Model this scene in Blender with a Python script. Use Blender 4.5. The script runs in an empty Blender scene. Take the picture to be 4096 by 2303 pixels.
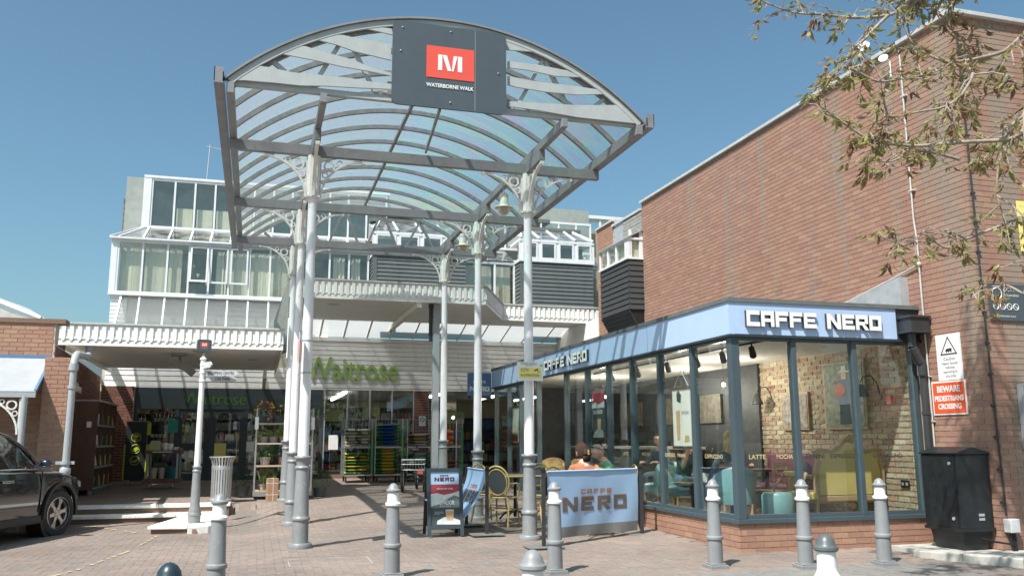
import bpy, math, random
import numpy as np
from mathutils import Vector, Matrix, Euler
RAD=math.radians
sc=bpy.context.scene; COL=sc.collection
random.seed(7)
# ---------------------------------------------------------------- camera
cd=bpy.data.cameras.new('camera'); cam=bpy.data.objects.new('camera',cd); COL.objects.link(cam)
cd.sensor_width=36; cd.lens=36*3480.8/4096; cd.clip_start=.05; cd.clip_end=3000
_y,_p,_r=.2853,.17382,-.0036
_f=Vector((math.sin(_y)*math.cos(_p),math.cos(_y)*math.cos(_p),math.sin(_p)))
_a=Vector((math.cos(_y),-math.sin(_y),0)); _b=_a.cross(_f)
_rr=_a*math.cos(_r)+_b*math.sin(_r); _uu=_b*math.cos(_r)-_a*math.sin(_r)
cam.matrix_world=Matrix(((_rr.x,_uu.x,-_f.x,0),(_rr.y,_uu.y,-_f.y,0),(_rr.z,_uu.z,-_f.z,1.37),(0,0,0,1)))
sc.camera=cam
# ---------------------------------------------------------------- world, sun, exposure
w=bpy.data.worlds.new('World'); sc.world=w; w.use_nodes=True
nt=w.node_tree; bg=nt.nodes['Background']
sk=nt.nodes.new('ShaderNodeTexSky'); sk.sky_type='NISHITA'; sk.sun_disc=False
SUN_EL,SUN_AZ=56.,50.     # elevation; shadows fall 50 degrees right of straight away
sk.sun_elevation=RAD(SUN_EL); sk.sun_rotation=RAD(180+SUN_AZ)
sk.air_density=1.0; sk.dust_density=2.5; sk.ozone_density=2.5; sk.altitude=50
_t=nt.nodes.new('ShaderNodeMixRGB'); _t.blend_type='MULTIPLY'; _t.inputs[0].default_value=1; _t.inputs[2].default_value=(.68,.86,.80,1)   # a slightly teal spring sky, the same all over
nt.links.new(sk.outputs[0],_t.inputs[1]); nt.links.new(_t.outputs[0],bg.inputs[0]); bg.inputs[1].default_value=.088
sd=bpy.data.lights.new('sun','SUN'); sun=bpy.data.objects.new('sun',sd); COL.objects.link(sun)
sd.energy=3.4; sd.angle=RAD(.55); sd.color=(1,.955,.90)
_d=Vector((math.sin(RAD(SUN_AZ))*math.cos(RAD(SUN_EL)),math.cos(RAD(SUN_AZ))*math.cos(RAD(SUN_EL)),-math.sin(RAD(SUN_EL))))
sun.rotation_euler=_d.to_track_quat('-Z','Y').to_euler(); sun.location=(-20,-20,40)
sc.view_settings.view_transform='Standard'; sc.view_settings.look='None'
sc.view_settings.exposure=1.08; sc.view_settings.gamma=1; sc.view_settings.use_curve_mapping=False
sc.render.engine='CYCLES'; sc.cycles.transparent_max_bounces=24; sc.cycles.max_bounces=12; sc.cycles.diffuse_bounces=8
# ---------------------------------------------------------------- materials
MT={}
def nodes(name):
    m=bpy.data.materials.new(name); m.use_nodes=True; MT[name]=m
    t=m.node_tree; return m,t,t.nodes['Principled BSDF']
def nd(t,kind,**k):
    n=t.nodes.new('ShaderNode'+kind)
    for a,b in k.items():
        if a.startswith('i_'): n.inputs[int(a[2:]) if a[2:].isdigit() else a[2:]].default_value=b
        else: setattr(n,a,b)
    return n
def c4(c): return (*c[:3],1)
def mat(name,c,rough=.6,metal=0,var=.12,scale=6.,bump=0,bscale=40.,spec=.5,c2=None,stretch=None,dirt=0,coat=0,emit=0,trans=0,chips=0,chip_c=(.16,.09,.05)):
    """one procedural paint: base colour broken up by noise, some dirt blotches, fine bump"""
    m,t,p=nodes(name); L=t.links.new
    tc=nd(t,'TexCoord'); src=tc.outputs['Object']
    if stretch:
        mp=nd(t,'Mapping'); mp.inputs['Scale'].default_value=stretch; L(src,mp.inputs[0]); src=mp.outputs[0]
    nz=nd(t,'TexNoise',i_Scale=scale,i_Detail=6.,i_Roughness=.6); L(src,nz.inputs['Vector'])
    cr=nd(t,'ValToRGB'); cr.color_ramp.elements[0].position=.3; cr.color_ramp.elements[1].position=.7
    a=[max(0,x*(1-var)) for x in c]; b=list(c2) if c2 else [min(1,x*(1+var)) for x in c]
    cr.color_ramp.elements[0].color=c4(a); cr.color_ramp.elements[1].color=c4(b)
    L(nz.outputs[0],cr.inputs[0]); out=cr.outputs[0]
    if dirt:
        n2=nd(t,'TexNoise',i_Scale=2.3,i_Detail=8.,i_Roughness=.7); mp2=nd(t,'Mapping'); mp2.inputs['Scale'].default_value=(1.6,1.6,.35)
        L(tc.outputs['Object'],mp2.inputs[0]); L(mp2.outputs[0],n2.inputs['Vector'])
        r2=nd(t,'ValToRGB'); r2.color_ramp.elements[0].position=.48; r2.color_ramp.elements[1].position=.75
        mx=nd(t,'MixRGB',blend_type='MULTIPLY'); mx.inputs[2].default_value=(.55,.52,.46,1)
        ml=nd(t,'Math',operation='MULTIPLY',i_1=dirt); L(n2.outputs[0],r2.inputs[0]); L(r2.outputs[0],ml.inputs[0]); L(ml.outputs[0],mx.inputs[0])
        L(out,mx.inputs[1]); out=mx.outputs[0]
    if chips:
        geo=nd(t,'NewGeometry'); n4=nd(t,'TexNoise',i_Scale=26.,i_Detail=5.,i_Roughness=.7); L(geo.outputs['Position'],n4.inputs['Vector'])
        n5=nd(t,'TexNoise',i_Scale=2.2,i_Detail=2.); L(geo.outputs['Position'],n5.inputs['Vector'])
        am=nd(t,'Math',operation='MULTIPLY_ADD',i_1=.35,i_2=-.175); L(n5.outputs[0],am.inputs[0]); ad=nd(t,'Math',operation='ADD'); L(n4.outputs[0],ad.inputs[0]); L(am.outputs[0],ad.inputs[1])
        mr=nd(t,'MapRange'); mr.inputs['From Min'].default_value=.70-chips*.1; mr.inputs['From Max'].default_value=.735-chips*.1; mr.inputs['To Max'].default_value=.75; L(ad.outputs[0],mr.inputs[0])
        mc=nd(t,'MixRGB'); mc.inputs[2].default_value=c4(chip_c); L(mr.outputs[0],mc.inputs[0]); L(out,mc.inputs[1]); out=mc.outputs[0]
    L(out,p.inputs['Base Color'])
    p.inputs['Roughness'].default_value=rough; p.inputs['Metallic'].default_value=metal
    p.inputs['Specular IOR Level'].default_value=spec; p.inputs['Coat Weight'].default_value=coat
    if coat: p.inputs['Coat Roughness'].default_value=.04
    if trans: p.inputs['Transmission Weight'].default_value=trans
    if emit: L(out,p.inputs['Emission Color']); p.inputs['Emission Strength'].default_value=emit
    if bump:
        n3=nd(t,'TexNoise',i_Scale=bscale,i_Detail=4.); L(src,n3.inputs['Vector'])
        bp=nd(t,'Bump',i_Strength=bump,i_Distance=.01); L(n3.outputs[0],bp.inputs['Height']); L(bp.outputs[0],p.inputs['Normal'])
    return m
def mat_rnd(name,cols,rough=.85,mott=.25,mscale=35.,bump=.25,stain=0,stain_c=(.27,.235,.19),blot=0):
    """pieces told apart: colour picked by the per-face attribute rnd"""
    m,t,p=nodes(name); L=t.links.new
    at=nd(t,'Attribute',attribute_name='rnd'); cr=nd(t,'ValToRGB'); e=cr.color_ramp
    while len(e.elements)<len(cols): e.elements.new(.5)
    for i,c in enumerate(cols): e.elements[i].position=i/(len(cols)-1); e.elements[i].color=c4(c)
    L(at.outputs['Fac'],cr.inputs[0])
    geo=nd(t,'NewGeometry'); nz=nd(t,'TexNoise',i_Scale=mscale,i_Detail=6.,i_Roughness=.65); L(geo.outputs['Position'],nz.inputs['Vector'])
    hs=nd(t,'MapRange'); hs.inputs['From Min'].default_value=.3; hs.inputs['From Max'].default_value=.7; hs.inputs['To Min'].default_value=1-mott; hs.inputs['To Max'].default_value=1+mott
    L(nz.outputs[0],hs.inputs[0])
    mx=nd(t,'VectorMath',operation='SCALE'); L(cr.outputs[0],mx.inputs[0]); L(hs.outputs[0],mx.inputs['Scale']); out=mx.outputs[0]
    if stain:
        mp=nd(t,'Mapping'); mp.inputs['Scale'].default_value=(1.5,1.5,.09); L(geo.outputs['Position'],mp.inputs[0])
        n2=nd(t,'TexNoise',i_Scale=1.3,i_Detail=7.,i_Roughness=.62); L(mp.outputs[0],n2.inputs['Vector'])
        r2=nd(t,'MapRange'); r2.inputs['From Min'].default_value=.51; r2.inputs['From Max'].default_value=.63; r2.inputs['To Max'].default_value=stain; L(n2.outputs[0],r2.inputs[0])
        mz=nd(t,'MixRGB'); mz.inputs[2].default_value=c4(stain_c); L(r2.outputs[0],mz.inputs[0]); L(out,mz.inputs[1]); out=mz.outputs[0]
    if blot:
        n6=nd(t,'TexNoise',i_Scale=.55,i_Detail=7.,i_Roughness=.68); L(geo.outputs['Position'],n6.inputs['Vector']); r6=nd(t,'MapRange'); r6.inputs['From Min'].default_value=.36; r6.inputs['From Max'].default_value=.66; r6.inputs['To Min'].default_value=1-blot; r6.inputs['To Max'].default_value=1+blot*.5; L(n6.outputs[0],r6.inputs[0])
        s6=nd(t,'VectorMath',operation='SCALE'); L(out,s6.inputs[0]); L(r6.outputs[0],s6.inputs['Scale']); out=s6.outputs[0]
        vo=nd(t,'TexVoronoi',i_Scale=2.6,i_Randomness=1.); L(geo.outputs['Position'],vo.inputs['Vector']); r7=nd(t,'MapRange'); r7.inputs['From Min'].default_value=.036; r7.inputs['From Max'].default_value=.050; r7.inputs['To Min'].default_value=.55; r7.inputs['To Max'].default_value=0; L(vo.outputs['Distance'],r7.inputs[0])
        m7=nd(t,'MixRGB'); m7.inputs[2].default_value=(.42,.40,.37,1); L(r7.outputs[0],m7.inputs[0]); L(out,m7.inputs[1]); out=m7.outputs[0]
    L(out,p.inputs['Base Color']); p.inputs['Roughness'].default_value=rough; p.inputs['Specular IOR Level'].default_value=.3
    if bump:
        bp=nd(t,'Bump',i_Strength=bump,i_Distance=.006); L(nz.outputs[0],bp.inputs['Height']); L(bp.outputs[0],p.inputs['Normal'])
    return m
def glass(name,tint=(.9,.95,.94),ior=1.5,extra=0.,rough=0.,dirt=0.):
    m,t,p=nodes(name); L=t.links.new; t.nodes.remove(p)
    tr=nd(t,'BsdfTransparent'); tr.inputs[0].default_value=c4(tint)
    gl=nd(t,'BsdfGlossy'); gl.inputs['Roughness'].default_value=rough; gl.inputs[0].default_value=(1,1,1,1)
    lw=nd(t,'LayerWeight'); pw=nd(t,'Math',operation='POWER',i_1=5.); L(lw.outputs['Facing'],pw.inputs[0]); ad=nd(t,'Math',operation='MULTIPLY_ADD',i_1=.85,i_2=.035+extra); ad.use_clamp=True; L(pw.outputs[0],ad.inputs[0])
    mx=nd(t,'MixShader'); L(ad.outputs[0],mx.inputs[0]); L(tr.outputs[0],mx.inputs[1]); L(gl.outputs[0],mx.inputs[2]); out=mx.outputs[0]
    if dirt:
        df=nd(t,'BsdfDiffuse'); df.inputs[0].default_value=(.5,.52,.5,1); tc=nd(t,'TexCoord'); nz=nd(t,'TexNoise',i_Scale=3.,i_Detail=8.); L(tc.outputs['Object'],nz.inputs['Vector'])
        mr=nd(t,'MapRange'); mr.inputs['From Min'].default_value=.35; mr.inputs['From Max'].default_value=.8; mr.inputs['To Max'].default_value=dirt*2; L(nz.outputs[0],mr.inputs[0])
        m2=nd(t,'MixShader'); L(mr.outputs[0],m2.inputs[0]); L(out,m2.inputs[1]); L(df.outputs[0],m2.inputs[2]); out=m2.outputs[0]
    L(out,t.nodes['Material Output'].inputs[0]); return m
# ---------------------------------------------------------------- mesh builder
class MB:
    def __init__(s): s.v=[];s.f=[];s.m=[]
    def add(s,vs,fs,m=0):
        o=len(s.v); s.v+=[tuple(v) for v in vs]; s.f+=[tuple(i+o for i in f) for f in fs]; s.m+=[m]*len(fs); return s
    def box(s,x0,y0,z0,x1,y1,z1,m=0):
        if x0>x1:x0,x1=x1,x0
        if y0>y1:y0,y1=y1,y0
        if z0>z1:z0,z1=z1,z0
        return s.add([(x0,y0,z0),(x1,y0,z0),(x1,y1,z0),(x0,y1,z0),(x0,y0,z1),(x1,y0,z1),(x1,y1,z1),(x0,y1,z1)],[(0,3,2,1),(4,5,6,7),(0,1,5,4),(1,2,6,5),(2,3,7,6),(3,0,4,7)],m)
    def cbox(s,c,d,rot=None,m=0):
        h=[x/2 for x in d]; vs=[Vector((a*h[0],b*h[1],e*h[2])) for e in(-1,1) for a,b in((-1,-1),(1,-1),(1,1),(-1,1))]
        if rot: 
            q=Euler(rot).to_matrix(); vs=[q@v for v in vs]
        return s.add([v+Vector(c) for v in vs],[(0,3,2,1),(4,5,6,7),(0,1,5,4),(1,2,6,5),(2,3,7,6),(3,0,4,7)],m)
    def beam(s,a,b,w,h,up=(0,0,1),m=0):
        a=Vector(a);b=Vector(b);d=(b-a).normalized();u=Vector(up);sd=d.cross(u)
        if sd.length<1e-4: sd=d.cross(Vector((0,1,0)))
        sd.normalize();u=sd.cross(d).normalized();sd*=w/2;u*=h/2
        return s.add([a-sd-u,a+sd-u,a+sd+u,a-sd+u,b-sd-u,b+sd-u,b+sd+u,b-sd+u],[(0,1,2,3),(7,6,5,4),(0,4,5,1),(1,5,6,2),(2,6,7,3),(3,7,4,0)],m)
    def prism(s,poly,fn,lo,hi,m=0,ms=None):
        """poly 2d, fn(u,v,t)->xyz extruded t lo..hi"""
        n=len(poly); vs=[fn(u,v,lo) for u,v in poly]+[fn(u,v,hi) for u,v in poly]
        o=len(s.v); s.add(vs,[tuple(range(n))[::-1],tuple(range(n,2*n))],m)
        sf=[(i,(i+1)%n,n+(i+1)%n,n+i) for i in range(n)]; s.f+=[tuple(k+o for k in f) for f in sf]; s.m+=[m if ms is None else ms]*n; return s
    def tube(s,pts,r,n=8,m=0,cap=True):
        pts=[Vector(p) for p in pts]; N=len(pts); rs=r if isinstance(r,(list,tuple)) else [r]*N
        t0=(pts[1]-pts[0]).normalized(); u=t0.cross(Vector((0,0,1)))
        if u.length<1e-3: u=t0.cross(Vector((0,1,0)))
        u.normalize(); vs=[];fs=[]
        for i,p in enumerate(pts):
            t=(pts[min(i+1,N-1)]-pts[max(i-1,0)]).normalized()
            u=(u-t*u.dot(t)).normalized(); w_=t.cross(u)
            for k in range(n):
                a=2*math.pi*k/n; vs.append(p+(u*math.cos(a)+w_*math.sin(a))*rs[i])
        for i in range(N-1):
            for k in range(n):
                k2=(k+1)%n; fs.append((i*n+k,i*n+k2,(i+1)*n+k2,(i+1)*n+k))
        if cap: fs+=[tuple(range(n))[::-1],tuple(range((N-1)*n,N*n))]
        return s.add(vs,fs,m)
    def lathe(s,prof,c=(0,0,0),n=24,m=0,cap=True):
        vs=[];fs=[];N=len(prof)
        for r,z in prof:
            for k in range(n):
                a=2*math.pi*k/n; vs.append((c[0]+r*math.cos(a),c[1]+r*math.sin(a),c[2]+z))
        for i in range(N-1):
            for k in range(n):
                k2=(k+1)%n; fs.append((i*n+k,i*n+k2,(i+1)*n+k2,(i+1)*n+k))
        if cap: fs+=[tuple(range(n))[::-1],tuple(range((N-1)*n,N*n))]
        return s.add(vs,fs,m)
    def sphere(s,c,r,n=12,k=8,sc_=(1,1,1),m=0):
        prof=[(max(1e-4,math.sin(math.pi*i/k))*r,-math.cos(math.pi*i/k)*r) for i in range(k+1)]
        o=len(s.v); s.lathe(prof,(0,0,0),n,m)
        for i in range(o,len(s.v)): v=s.v[i]; s.v[i]=(c[0]+v[0]*sc_[0],c[1]+v[1]*sc_[1],c[2]+v[2]*sc_[2])
        return s
    def xf(s,M,o=0):
        for i in range(o,len(s.v)): s.v[i]=tuple(M@Vector(s.v[i]))
        return s
    def mesh(s,name,mats,smooth=None):
        me=bpy.data.meshes.new(name); me.from_pydata(s.v,[],s.f)
        for m in (mats if isinstance(mats,(list,tuple)) else [mats]): me.materials.append(MT[m] if isinstance(m,str) else m)
        if isinstance(mats,(list,tuple)) and len(mats)>1: me.polygons.foreach_set('material_index',s.m)
        if smooth: me.shade_smooth(); me.set_sharp_from_angle(angle=RAD(smooth))
        me.update(); return me
    def build(s,name,mats,parent=None,smooth=None,bevel=0):
        o=link(name,s.mesh(name,mats,smooth),parent)
        if bevel:
            b=o.modifiers.new('bevel','BEVEL'); b.width=bevel; b.segments=2; b.limit_method='ANGLE'
        return o
WORLDP={}
def link(name,me,parent=None):
    o=bpy.data.objects.new(name,me); COL.objects.link(o)
    if parent:
        o.parent=parent
        if parent.name in WORLDP: o.matrix_parent_inverse=Matrix.Translation(-Vector(WORLDP[parent.name]))
    return o
def tag(o,label=None,cat=None,group=None,kind=None):
    for k,v in (('label',label),('category',cat),('group',group),('kind',kind)):
        if v: o[k]=v
    return o
def thing(name,label,cat,loc=(0,0,0),rz=0,group=None,world=False):
    o=bpy.data.objects.new(name,None); COL.objects.link(o); o.location=loc; o.rotation_euler=(0,0,rz); o.empty_display_size=.1
    if world: WORLDP[o.name]=loc
    return tag(o,label,cat,group)
def copy_tree(o,parent=None):
    c=o.copy(); COL.objects.link(c)
    if parent: c.parent=parent
    for ch in list(o.children): copy_tree(ch,c)
    return c
def dup(o,loc,rz=None,label=None):
    c=copy_tree(o); c.location=loc
    if rz is not None: c.rotation_euler=(0,0,rz)
    if label: c['label']=label
    return c
# ---------------------------------------------------------------- lettering
def text_mesh(body,size,ext=.0,bold=0.,mats=('white',),align='LEFT',shear=0,space=1.):
    cu=bpy.data.curves.new('txt','FONT'); cu.body=body; cu.size=size; cu.extrude=ext; cu.offset=bold; cu.align_x=align; cu.shear=shear; cu.space_character=space
    cu.resolution_u=3; ob=bpy.data.objects.new('txt',cu); COL.objects.link(ob)
    dg=bpy.context.evaluated_depsgraph_get(); me=bpy.data.meshes.new_from_object(ob.evaluated_get(dg))
    bpy.data.objects.remove(ob); bpy.data.curves.remove(cu)
    me.materials.clear()
    for m in mats: me.materials.append(MT[m])
    return me
def frame(o,x,y):
    """matrix with text x axis -> x, text y axis -> y at origin o"""
    x=Vector(x).normalized(); y=Vector(y).normalized(); z=x.cross(y)
    return Matrix(((x.x,y.x,z.x,o[0]),(x.y,y.y,z.y,o[1]),(x.z,y.z,z.z,o[2]),(0,0,0,1)))
def text(body,size,F,mat_,parent,name='lettering',width=None,**k):
    me=text_mesh(body,size,mats=(mat_,),**k)
    if width and len(me.vertices):
        xs=[v.co.x for v in me.vertices]; s=width/(max(xs)-min(xs)); me.transform(Matrix.Diagonal((s,1,1,1)))
    o=link(name,me,parent); o.matrix_basis=F; return o
def letters(body,size,F,mat_,parent,width=None,ext=.02,bold=0.):
    """each letter an object of its own"""
    def mx(s): 
        me=text_mesh(s,size,bold=bold,mats=(mat_,)); v=[q.co.x for q in me.vertices]; bpy.data.meshes.remove(me); return max(v) if v else 0
    total=mx(body); s=(width/total) if width else 1
    for i,ch in enumerate(body):
        if ch==' ': continue
        off=mx(body[:i+1])-mx(ch); me=text_mesh(ch,size,ext=ext,bold=bold,mats=(mat_,))
        me.transform(Matrix.Diagonal((s,1,1,1))@Matrix.Translation((off,0,0)))
        o=link('letter',me,parent); o.matrix_basis=F
S_=.27
BLK={'C':[(0,0,S_,1),(S_,1-S_,1,1),(S_,0,1,S_)],'A':[(0,0,S_,1),(1-S_,0,1,1),(S_,1-S_,1-S_,1),(S_,.3,1-S_,.3+S_*.8)],
 'F':[(0,0,S_,1),(S_,1-S_,1,1),(S_,.38,.86,.38+S_*.85)],'E':[(0,0,S_,1),(S_,1-S_,1,1),(S_,0,1,S_),(S_,.39,.86,.39+S_*.8)],
 'O':[(0,0,S_,1),(1-S_,0,1,1),(S_,1-S_,1-S_,1),(S_,0,1-S_,S_)],
 'N':[(0,0,S_,1),(1-S_,0,1,1),[(S_,1),(S_,.62),(1-S_,0),(1-S_,.38)]],
 'R':[(0,0,S_,1),(S_,1-S_,1-S_,1),(1-S_,.42,1,1),(S_,.32,1-S_,.32+S_*.85),[(.5,.32),(.72,0),(1.05,0),(.8,.32)]],
 '`':[[(0,1),(.35,0),(.75,0),(.5,1)]],'L':[(0,0,S_,1),(S_,0,1,S_)],'I':[(.36,0,.64,1)],'S':[(0,.45,S_,1),(S_,1-S_,1,1),(S_,.45,1-S_,.45+S_*.7),(1-S_,0,1,.45+S_*.7),(0,0,1-S_,S_)],
 'M':[(0,0,S_,1),(1-S_,0,1,1),[(S_,1),(S_,.6),(.5,.25),(.5,.65)],[(.5,.65),(.5,.25),(1-S_,.6),(1-S_,1)]]}
def block_letter(ch,w,h,d,mats=('white','dark'),k=1.):
    m=MB()
    for p in BLK[ch]:
        q=[(p[0],p[1]),(p[2],p[1]),(p[2],p[3]),(p[0],p[3])] if isinstance(p,tuple) else p
        a=sum(q[i][0]*q[(i+1)%len(q)][1]-q[(i+1)%len(q)][0]*q[i][1] for i in range(len(q)))
        if a<0: q=q[::-1]
        m.prism([(u*w,v*h) for u,v in q],lambda u,v,t:(u,v,t),0,d,0,1)
    # the front faces take the first material, the rest the second
    return m
def block_word(word,F,w,h,d,gap,parent,mats=('white','dark'),join=False,name='letter',space=None):
    x=0; allm=MB()
    for ch in word:
        if ch==' ': x+=space or w*.75; continue
        ww=w*(.62 if ch=='I' else 1.12 if ch in'NM' else 1)
        m=block_letter(ch,ww,h,d); m.v=[(a+x,b,c) for a,b,c in m.v]
        if join: allm.add(m.v,m.f); allm.m[-len(m.f):]=m.m
        else: o=m.build(name,list(mats),parent); o.matrix_basis=F
        x+=ww+gap
    if join: o=allm.build(name,list(mats),parent); o.matrix_basis=F
    return x-gap
# ---------------------------------------------------------------- piece work (bricks, pavers)
def set_rnd(me,vals):
    a=me.attributes.new('rnd','FLOAT','FACE'); a.data.foreach_set('value',np.asarray(vals,dtype=np.float32))
def pieces_mesh(name,corners,depths,mat_,seed=1,rnd=None,inset=0.):
    """corners: (n,4,3) front quads; depth vec (3,) pushed back. 5 faces each"""
    c=np.asarray(corners,float); n=len(c); d=np.asarray(depths,float)
    back=c+d; v=np.concatenate([c,back],1).reshape(-1,3)
    q=np.array([[0,1,2,3],[0,4,5,1],[1,5,6,2],[2,6,7,3],[3,7,4,0]])
    f=(q[None]+8*np.arange(n)[:,None,None]).reshape(-1,4)
    me=bpy.data.meshes.new(name); me.vertices.add(len(v)); me.vertices.foreach_set('co',v.ravel())
    me.loops.add(f.size); me.loops.foreach_set('vertex_index',f.ravel().astype(np.int32))
    me.polygons.add(len(f)); me.polygons.foreach_set('loop_start',np.arange(0,f.size,4,dtype=np.int32))
    me.update(calc_edges=True); me.shade_flat(); me.materials.append(MT[mat_])
    r=np.random.RandomState(seed).rand(n) if rnd is None else np.asarray(rnd)
    set_rnd(me,np.repeat(r,5)); return me
CAMP=np.array([0,0,1.37])
def brick_face(parent,o,u,n,W,H,mat_,mort='mortar',bl=.225,bh=.075,holes=(),keep=300,seed=1,clip=None,jt=.010,back=True,proud=.005,rag=0.):
    """a brick-faced wall patch: o lower-left corner, u along, z up, n outward; holes as (u0,v0,u1,v1)"""
    o=np.array(o,float);u=np.array(u,float);n=np.array(n,float);up=np.array([0,0,1.])
    rs=np.random.RandomState(seed); L=[]
    rows=int(math.ceil(H/bh))
    for j in range(rows):
        v0=j*bh+jt/2; v1=min((j+1)*bh-jt/2,H)
        if v1-v0<.02: continue
        x=-(bl/2 if j%2 else 0)
        while x<W:
            a=max(x+jt/2,0); b=min(x+bl-jt/2,W); x+=bl
            if b-a<.03: continue
            segs=[(a,b)]
            for h in holes:
                if v1>h[1]+.02 and v0<h[3]-.02:
                    ns=[]
                    for (p,q) in segs:
                        if q<=h[0] or p>=h[2]: ns.append((p,q))
                        else:
                            if p<h[0]-.03: ns.append((p,h[0]))
                            if q>h[2]+.03: ns.append((h[2],q))
                    segs=ns
            for p,q in segs:
                if clip and not clip((p+q)/2,(v0+v1)/2): continue
                L.append((p,v0,q,v1))
    if not L: return
    A=np.array(L); k=rs.rand(len(A))*.002-.001+proud
    if rag: A+=rs.uniform(-rag,rag,A.shape)
    c=np.stack([o+A[:,[a]]*u+A[:,[b]]*up+k[:,None]*n for a,b in((0,1),(2,1),(2,3),(0,3))],1)
    if np.dot(np.cross(u,up),n)<0: c=c[:,::-1]
    dist=np.linalg.norm(c.mean(1)-CAMP,axis=1)
    full=(np.abs((A[:,2]-A[:,0])-(bl-jt))<.002)&(np.abs(A[:,3]-A[:,1]-(bh-jt))<.002)
    idx=np.argsort(np.where(full,dist,1e9)); ind=[i for i in idx[:keep] if full[i]]; rest=np.setdiff1d(np.arange(len(A)),ind)
    if len(rest):
        me=pieces_mesh('bricks',c[rest],-n*(proud+.02),mat_,seed); ob=link('bricks',me,parent); ob['kind']='stuff'
    if ind:
        w=(bl-jt)/2; h=(bh-jt)/2; var=[]
        base=np.array([-w*u-h*up,w*u-h*up,w*u+h*up,-w*u+h*up])
        if np.dot(np.cross(u,up),n)<0: base=base[::-1]
        for q in range(10): var.append(pieces_mesh('brick',base[None],-n*(proud+.02),mat_,rnd=[(q+.5)/10]))
        for i in ind:
            ob=link('brick',var[rs.randint(10)],parent); ob.location=Vector(c[i].mean(0)) 
            if parent and parent.name in WORLDP: pass
    if back:
        b=MB(); vs=[o-n*.003,o+W*u-n*.003,o+W*u+H*up-n*.003,o+H*up-n*.003]
        return L
    return L
# ---------------------------------------------------------------- palette
mat('white',(.80,.80,.79),.45,var=.03,dirt=.15)
mat('white_board',(.82,.82,.80),.55,var=.05,dirt=.35,scale=9)
mat('soffit',(.88,.86,.80),.7,var=.06,dirt=.25,stretch=(1,14,1),scale=3)
mat('column_white',(.80,.80,.81),.34,var=.04,dirt=.35,chips=.35,chip_c=(.45,.42,.37))
mat('column_grey',(.235,.245,.255),.42,var=.09,dirt=.55,chips=.6,chip_c=(.36,.34,.31))
mat('iron_white',(.72,.72,.69),.5,var=.06,dirt=.6,chips=.5)
mat('steel',(.225,.23,.24),.42,var=.12,dirt=.45,scale=4,chips=.55,chip_c=(.20,.12,.06))
mat('steel_rib',(.24,.245,.245),.55,var=.2,dirt=.5,scale=11)
mat('truss_board',(.38,.41,.41),.6,var=.06,dirt=.2)
mat('slate_panel',(.072,.090,.103),.38,var=.05,dirt=.12)
mat('red_sign',(.72,.09,.06),.45,var=.03)
mat('frame_slate',(.062,.090,.106),.38,var=.06,dirt=.1)
mat('frame_dark',(.030,.042,.050),.4,var=.1)
mat('fascia_blue',(.42,.56,.78),.5,var=.03,dirt=.06)
mat('deep_blue',(.10,.19,.33),.5,var=.04)
mat('dark',(.035,.037,.04),.5,var=.15)
mat('black',(.012,.012,.013),.5,var=.2)
mat('alu_white',(.72,.73,.74),.35,var=.04,dirt=.25)
mat('timber_grey',(.105,.120,.122),.75,var=.22,dirt=.5,stretch=(3,3,30),scale=4,bump=.3)
mat('timber_black',(.045,.048,.048),.7,var=.3,dirt=.3,stretch=(3,3,30),scale=4,bump=.3)
mat('timber_weather',(.30,.30,.27),.85,var=.3,dirt=.4,stretch=(3,3,25),scale=4,bump=.4)
mat('lead',(.42,.44,.46),.45,metal=.2,var=.15,dirt=.3)
mat('coping',(.50,.50,.48),.6,var=.08,dirt=.4)
mat('mortar',(.46,.41,.34),.95,var=.12,scale=20)
mat('mortar_pale',(.52,.46,.35),.95,var=.15,scale=12,bump=.4)
mat('concrete',(.42,.41,.38),.9,var=.15,dirt=.4,scale=9,bump=.3,bscale=60)
mat('sand_joint',(.17,.146,.127),.95,var=.2,scale=20)
mat('asphalt',(.23,.20,.175),.95,var=.2,scale=30,bump=.3)
mat('step_white',(.80,.79,.75),.75,var=.07,dirt=.5,scale=12,bump=.2)
mat('yellow_line',(.46,.40,.24),.85,var=.15,dirt=.5,scale=20)
mat('roof_felt',(.13,.14,.14),.85,var=.15,dirt=.4)
mat('plaster',(.62,.60,.56),.8,var=.04)
mat('pipe_grey',(.36,.38,.40),.4,var=.05,dirt=.25)
mat('green_sign',(.30,.46,.12),.45,var=.04)
mat('green_dark',(.055,.16,.03),.5,var=.05)
mat('curtain',(.76,.66,.52),.85,var=.1,stretch=(1,1,.05),scale=30)
mat('room',(.30,.33,.31),.9,var=.1)
mat('room_warm',(.34,.30,.22),.9,var=.1)
mat('floor_dark',(.10,.085,.07),.5,var=.2)
mat('wood_floor',(.16,.115,.075),.45,var=.35,stretch=(2,14,1),scale=3)
mat_rnd('brick_red',[(0.301,0.168,0.130),(0.346,0.195,0.142),(0.323,0.181,0.137),(0.368,0.218,0.157),(0.312,0.172,0.137),(0.385,0.235,0.169),(0.290,0.163,0.137)],stain=.8,mott=.09)
mat_rnd('brick_clean',[(0.324,0.180,0.135),(0.378,0.216,0.149),(0.342,0.189,0.135),(0.405,0.243,0.162),(0.333,0.180,0.140)],mott=.14)
mat_rnd('brick_stock',[(.26,.13,.09),(.44,.36,.26),(.50,.42,.30),(.38,.25,.17),(.46,.38,.27),(.31,.17,.12),(.54,.47,.36),(.35,.30,.23),(.48,.40,.30)],mott=.35,bump=.5)
mat_rnd('brick_dark',[(.15,.07,.055),(.21,.10,.075),(.18,.08,.06),(.24,.115,.085)])
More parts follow.
